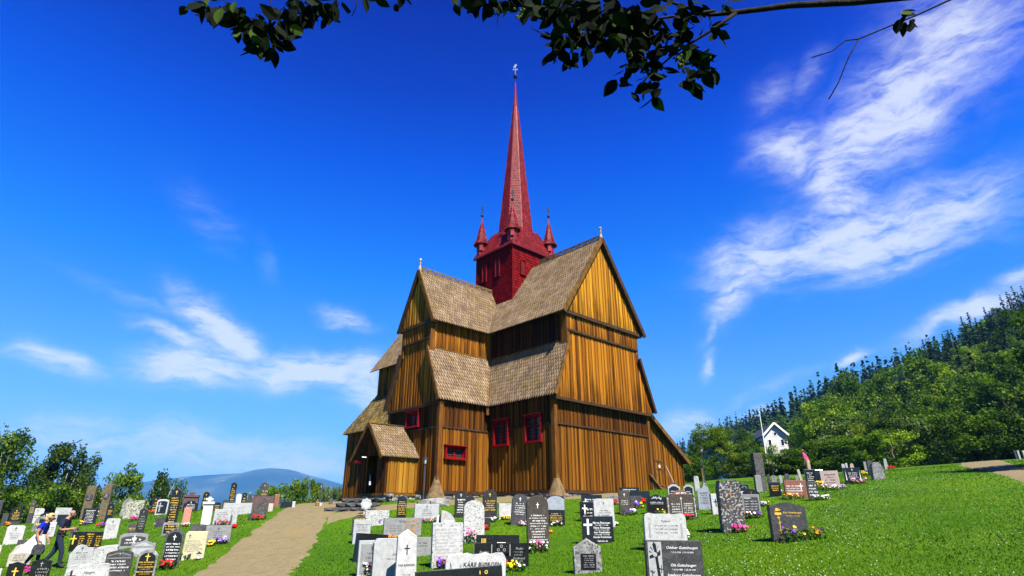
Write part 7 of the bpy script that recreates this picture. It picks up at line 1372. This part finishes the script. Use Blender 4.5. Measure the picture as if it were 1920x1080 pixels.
for a in [(52, 1078, 12, 14, 'm', 'magenta flowers before the black stone at the lower left'), (78, 1081, 10, 10, 'y', 'yellow flowers at the lower left edge stones'), (28, 1018, 36, 6, 'rko', 'thin row of reddish flowers under the white octagonal slab'), (13, 987, 8, 7, 'o', 'orange flowers near the far left black stone'),
          (145, 1058, 28, 16, 'vyy', 'yellow pansies before the pale shouldered stone'), (216, 1084, 34, 20, 'rwv', 'red and white flowers before the fern carved stone'), (205, 1008, 18, 9, 'r', 'red flowers at the white round shouldered stone'), (158, 985, 14, 8, 'yv', 'yellow and violet flowers under the black panel stone'), (188, 990, 10, 9, 'rv', 'red and blue flowers left of the slender black stone'), (188, 974, 14, 14, 'kw', 'pale pink flowers at the foot of the right stela'),
          (243, 970, 8, 9, 'r', 'red flowers before the lichen stone'), (250, 977, 10, 8, 'm', 'crimson flowers below the lichen stone'), (284, 958, 10, 5, 'r', 'red flowers by the small far black stone'), (307, 964, 10, 7, 'r', 'red flowers by the white framed stone'), (297, 986, 10, 6, 'w', 'white flowers before the small dark cut stone'), (312, 1068, 24, 16, 'rr', 'dark red begonias before the tall mossy framed stone'),
          (346, 1049, 26, 14, 'dvd', 'dark purple flowers beside the cream slab'), (395, 1024, 12, 9, 'y', 'yellow pansies at the grey slab by the path'), (415, 1020, 20, 12, 'vl', 'violet pansies at the grey slab by the path'), (418, 986, 30, 10, 'vrrrv', 'row of red flowers before the light grey slab'), (485, 975, 22, 9, 'r', 'red flowers under the dark pointed rock'), (348, 987, 14, 6, 'kw', 'pale flowers at the pink sandstone slab'), (440, 990, 7, 6, 'r', 'small red flower at the narrow grey arch'),
          (697, 984, 14, 9, 'w', 'white flowers left at the mottled low stone'), (711, 984, 10, 9, 'v', 'purple flowers right at the mottled low stone'), (801, 980, 32, 8, 'vpkd', 'pink and violet flowers under the light grey stone'), (690, 1080, 18, 22, 'wd', 'white flowers before the grey dated stone'), (722, 1092, 10, 18, 'r', 'single red flowers before the big slanted slab'), (733, 1010, 18, 6, 'o', 'orange flowers peeping behind the pointed white stone'),
          (829, 1066, 18, 16, 'vm', 'purple flowers at the speckled border stone'), (881, 1019, 22, 24, 'kpk', 'pink roses before the tall lichen grey stone'), (960, 1072, 42, 18, 'rryyww', 'red yellow and white flowers before the black double stone'), (923, 979, 14, 8, 'rw', 'red and white flowers at the speckled black stone'), (862, 968, 14, 8, 'wl', 'white violets at the black arched stone'), (912, 994, 8, 8, 'r', 'red flowers by the little dark block'), (985, 986, 24, 8, 'kw', 'pale dried flowers at the leaning dark stone'), (1010, 1036, 34, 18, 'wppw', 'pink flowers at the tall brownish stone'), (1030, 1000, 8, 5, 'o', 'tiny orange flower right of the brownish stone'), (1043, 986, 22, 8, 'wl', 'white violet flowers at the gold lettered foot'), (948, 974, 16, 6, 'y', 'small yellow flowers at the white rectangle'),
          (1109, 971, 8, 6, 'r', 'red flower between the black stones'), (1156, 946, 10, 9, 'r', 'red flowers at the low grey boulder'), (1180, 966, 26, 10, 'vvw', 'purple pansies at the upright dark stone'), (1198, 953, 16, 10, 'vy', 'purple and yellow flowers behind the upright dark stone'), (1209, 944, 14, 9, 'r', 'red flowers at the wide glossy stone'), (1153, 986, 8, 6, 'w', 'white flowers at the edge of the white round cornered stone'), (1290, 975, 16, 10, 'r', 'red flowers at the big dark double stone'), (1270, 1020, 44, 24, 'owvow', 'bouquet of orange white and violet flowers at the wavy stone'), (1230, 1020, 36, 26, 'k', 'dried straw coloured bouquet at the wavy stone'),
          (1329, 954, 8, 8, 'r', 'red flower at the jagged pale stone'), (1388, 998, 22, 12, 'mp', 'magenta flowers at the tall speckled stone'), (1412, 972, 32, 12, 'rwmv', 'mixed flowers under the white list stone'), (1432, 950, 16, 9, 'ly', 'lilac and yellow flowers right of the white list stone'), (1510, 1013, 72, 22, 'vvyood', 'orange and violet flowers before the wavy dark stone'), (1459, 930, 14, 10, 'l', 'pale lilac flowers at the gold lettered stone'), (1488, 936, 34, 9, 'y', 'green plants before the red brown stone'), (1507, 930, 10, 14, 'rd', 'dark red flowers beside the red brown stone'), (1539, 938, 28, 9, 'w', 'white flowers by the small dark barred stone'), (1540, 918, 12, 14, 'y', 'yellow flowers beside the rose slab'), (1562, 919, 44, 10, 'lwl', 'lilac and white flowers before the rose slab'), (1611, 907, 26, 10, 'kp', 'pink hydrangeas before the flames stone'), (1622, 893, 10, 10, 'y', 'yellow flowers right of the flames stone'), (1671, 882, 14, 8, 'r', 'red flowers by the pale oval stone'), (1690, 876, 16, 6, 'r', 'red flower border at the top of the slope'), (1246, 966, 26, 10, 'y', 'green shrub before the glossy crested stone')]:
    flowers(*a, n=10 if a[4] == 'y' and 'green' in a[5] else 26)
# grave lantern
P = hit(371, 1050); t = empty('grave_lantern', P, .3, 'small black grave lantern beside the cream slab', 'lantern'); k = 13 / F * P[1] * 1.03
mb = MB(); mb.lathe((0, 0, 0), [(.10, 0), (.10, .04), (.08, .05)], 4); mb.lathe((0, 0, 0), [(.08, k * .68), (.12, k * .7), (.03, k * .92), (.02, k)], 4)
for i in range(4): a = math.pi / 4 + i * math.pi / 2; mb.bar((.08 * math.cos(a), .08 * math.sin(a), .05), (.08 * math.cos(a), .08 * math.sin(a), k * .69), .016, .016)
mb.build('lantern_frame', iron, t, local=True); mb = MB(); mb.lathe((0, 0, 0), [(.045, .05), (.045, k * .5)], 10); mb.build('candle', white, t, local=True)
# ================================================================== the tree whose bough hangs over the view
barkd = MAT('overhead_bark', [(.3, (.004, .003, .002)), (.7, (.014, .010, .007))], scale=12, rough=.9, bump=.5, bscale=40)  # silhouette against the sky darkened into the bark colour
lf_over = LEAF('overhead_leaf', [(0, (.0015, .004, .0008)), (.5, (.003, .008, .001)), (.9, (.006, .014, .0015)), (1, (.04, .07, .006))], trans=.08, rough=.9)  # backlit shade put into the leaf colour; the brightest few painted as sunlit
def at(u, v, t): return CAM + ray(u, v) * t
ov = empty('overhanging_tree', (5.2, 1.4, gz(5.2, 1.4)), 0, 'dark leafy bough hanging into the top of the view', 'tree')
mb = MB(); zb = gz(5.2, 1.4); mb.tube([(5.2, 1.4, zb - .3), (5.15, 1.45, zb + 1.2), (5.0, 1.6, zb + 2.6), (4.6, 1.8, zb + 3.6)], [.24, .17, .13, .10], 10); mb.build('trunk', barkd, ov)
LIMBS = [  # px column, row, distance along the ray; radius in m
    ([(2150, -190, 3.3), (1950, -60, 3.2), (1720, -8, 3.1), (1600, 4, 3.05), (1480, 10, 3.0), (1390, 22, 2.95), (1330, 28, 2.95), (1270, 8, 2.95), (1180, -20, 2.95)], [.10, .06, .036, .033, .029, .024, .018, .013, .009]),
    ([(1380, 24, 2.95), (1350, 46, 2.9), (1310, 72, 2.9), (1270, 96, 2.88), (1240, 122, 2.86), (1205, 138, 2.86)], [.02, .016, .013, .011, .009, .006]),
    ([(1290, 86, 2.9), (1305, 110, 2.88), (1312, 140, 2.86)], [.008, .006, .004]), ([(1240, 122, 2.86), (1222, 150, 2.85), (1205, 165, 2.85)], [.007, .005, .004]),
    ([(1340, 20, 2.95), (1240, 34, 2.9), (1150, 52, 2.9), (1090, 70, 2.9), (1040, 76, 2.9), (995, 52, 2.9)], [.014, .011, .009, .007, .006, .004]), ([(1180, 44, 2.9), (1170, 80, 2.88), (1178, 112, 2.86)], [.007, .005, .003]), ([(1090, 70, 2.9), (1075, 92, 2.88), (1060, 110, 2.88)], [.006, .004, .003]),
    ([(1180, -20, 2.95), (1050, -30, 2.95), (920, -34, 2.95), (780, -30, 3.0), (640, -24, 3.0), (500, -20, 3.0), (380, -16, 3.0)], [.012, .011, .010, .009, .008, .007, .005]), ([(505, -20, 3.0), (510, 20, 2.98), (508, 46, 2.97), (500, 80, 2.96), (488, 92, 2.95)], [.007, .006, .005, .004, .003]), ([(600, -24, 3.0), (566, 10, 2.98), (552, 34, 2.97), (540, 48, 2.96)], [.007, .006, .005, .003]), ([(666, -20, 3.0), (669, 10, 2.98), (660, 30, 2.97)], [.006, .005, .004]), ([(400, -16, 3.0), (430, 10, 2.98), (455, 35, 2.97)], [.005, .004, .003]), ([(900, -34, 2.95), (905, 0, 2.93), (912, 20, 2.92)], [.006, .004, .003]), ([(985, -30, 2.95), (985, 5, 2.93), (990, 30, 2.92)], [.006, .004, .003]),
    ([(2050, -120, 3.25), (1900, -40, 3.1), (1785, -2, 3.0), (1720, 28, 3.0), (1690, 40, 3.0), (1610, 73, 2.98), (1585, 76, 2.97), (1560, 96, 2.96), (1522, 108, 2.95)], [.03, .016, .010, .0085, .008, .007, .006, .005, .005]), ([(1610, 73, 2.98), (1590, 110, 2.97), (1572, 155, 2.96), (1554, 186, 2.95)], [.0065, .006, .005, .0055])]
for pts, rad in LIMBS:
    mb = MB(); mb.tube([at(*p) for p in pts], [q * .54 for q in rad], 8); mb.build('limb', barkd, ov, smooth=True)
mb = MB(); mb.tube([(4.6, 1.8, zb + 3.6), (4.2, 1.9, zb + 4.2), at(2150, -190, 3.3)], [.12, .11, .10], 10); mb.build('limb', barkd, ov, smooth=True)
ors = np.random.RandomState(8); LV, LR = [], []
def bigleaf(c, d, L, n, r):
    """an ovate leaf folded along its midrib, 12 faces"""
    d = d / np.linalg.norm(d); n = n - d * (n @ d); n /= np.linalg.norm(n); s = np.cross(d, n); prof = [(0, .0), (.12, .17), (.34, .29), (.58, .27), (.80, .15), (1.0, .0)]; cv = ors.uniform(-.25, .25)
    mid = [c + d * L * t + n * (cv * L * t * t) for t, _ in prof]; 
    for sg in (-1, 1):
        ed = [m + s * sg * L * w2 + n * (.16 * L * w2) for m, (_, w2) in zip(mid, prof)]
        for i in range(5): LV.append(np.array([mid[i], ed[i], ed[i + 1], mid[i + 1]])); LR.append(r)
def cluster(u, v, t, k, spread, Lpx=(20, 38), down=.75):
    for _ in range(int(k * 1.45)):
        c = at(u + ors.normal() * spread, v + ors.normal() * spread * .7, t + ors.normal() * .10); L = ors.uniform(*Lpx) / F * t * 1.05
        d = np.array([ors.normal() * .8, ors.normal() * .5, -down + ors.normal() * .55]); r = ors.rand() ** 1.5; r = 1.0 if ors.rand() < .05 else r * .9
        bigleaf(c, d, L, ors.normal(size=3) + np.array([0, -.3, .4]), r)
for a in [(380, 4, 3, 5, 10), (420, 14, 2.98, 15, 15), (450, 26, 2.97, 10, 12), (470, 48, 2.97, 18, 14), (500, 62, 2.96, 18, 14), (525, 40, 2.96, 9, 10), (525, 80, 2.96, 5, 6), (490, 92, 2.95, 6, 7), (518, 96, 2.95, 4, 4), (545, 10, 2.98, 8, 12), (575, 18, 2.98, 13, 11), (600, 8, 2.98, 13, 13), (625, 6, 2.98, 4, 8), (570, 30, 2.97, 4, 5), (615, 34, 2.97, 3, 5), (690, -14, 3, 4, 12), (740, -18, 3, 4, 12),
          (860, 0, 2.95, 4, 9), (890, 4, 2.95, 9, 12), (915, 10, 2.94, 9, 10), (945, 6, 2.95, 9, 11), (975, 14, 2.93, 11, 11), (1000, 14, 2.92, 9, 9), (1030, 6, 2.93, 12, 14), (1060, 14, 2.92, 22, 16), (1095, 22, 2.92, 26, 17), (1130, 24, 2.92, 26, 17), (1165, 26, 2.9, 22, 16), (1200, 28, 2.9, 20, 16), (1240, 24, 2.9, 12, 14), (1275, 30, 2.9, 9, 12), (1035, 64, 2.9, 4, 6), (1060, 72, 2.9, 9, 10), (1050, 96, 2.88, 4, 5), (1064, 112, 2.88, 4, 5), (1030, 100, 2.88, 3, 4), (1100, 66, 2.9, 9, 10), (1110, 88, 2.88, 4, 5), (1135, 64, 2.9, 8, 10), (1165, 64, 2.9, 15, 13), (1190, 76, 2.88, 10, 11), (1215, 70, 2.88, 10, 11), (1245, 62, 2.88, 9, 10), (1285, 60, 2.9, 7, 9), (1330, 52, 2.9, 4, 6), (1348, 66, 2.9, 3, 4), (1325, 8, 2.95, 4, 8), (1360, 6, 2.95, 3, 6), (1195, 104, 2.86, 9, 9), (1180, 124, 2.86, 6, 7), (1215, 116, 2.86, 7, 8), (1240, 134, 2.86, 5, 6), (1215, 150, 2.85, 5, 6), (1165, 150, 2.85, 3, 4), (1190, 168, 2.85, 4, 5), (1222, 180, 2.85, 3, 4), (1290, 92, 2.88, 6, 7), (1310, 112, 2.88, 9, 8), (1300, 140, 2.86, 6, 6), (1325, 130, 2.86, 6, 7), (1300, 158, 2.86, 3, 3), (1265, 90, 2.88, 5, 7), (1690, 26, 3, 4, 5), (1702, 42, 3, 4, 4)]:
    cluster(*a)
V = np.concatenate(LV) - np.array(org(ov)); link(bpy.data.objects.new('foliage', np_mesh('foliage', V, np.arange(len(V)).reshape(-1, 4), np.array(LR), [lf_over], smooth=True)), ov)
budm = PLAIN('green_buds', (.05, .085, .006))
for u, v in ((1180, 60), (1160, 84), (1210, 62), (1095, 52), (1100, 96), (1275, 112), (1282, 124), (1226, 142), (1055, 74), (1325, 102), (975, 28), (1190, 92)):
    mb = MB()
    for k in range(9):
        c = at(u + ors.normal() * 5, v + ors.normal() * 6, 2.84); ellipsoid(mb, c, (.007, .007, .007), 6, 4); mb.tube([c, at(u, v - 8, 2.87)], .0015, 3, cap=False)
    mb.build('bud_cluster', budm, ov)
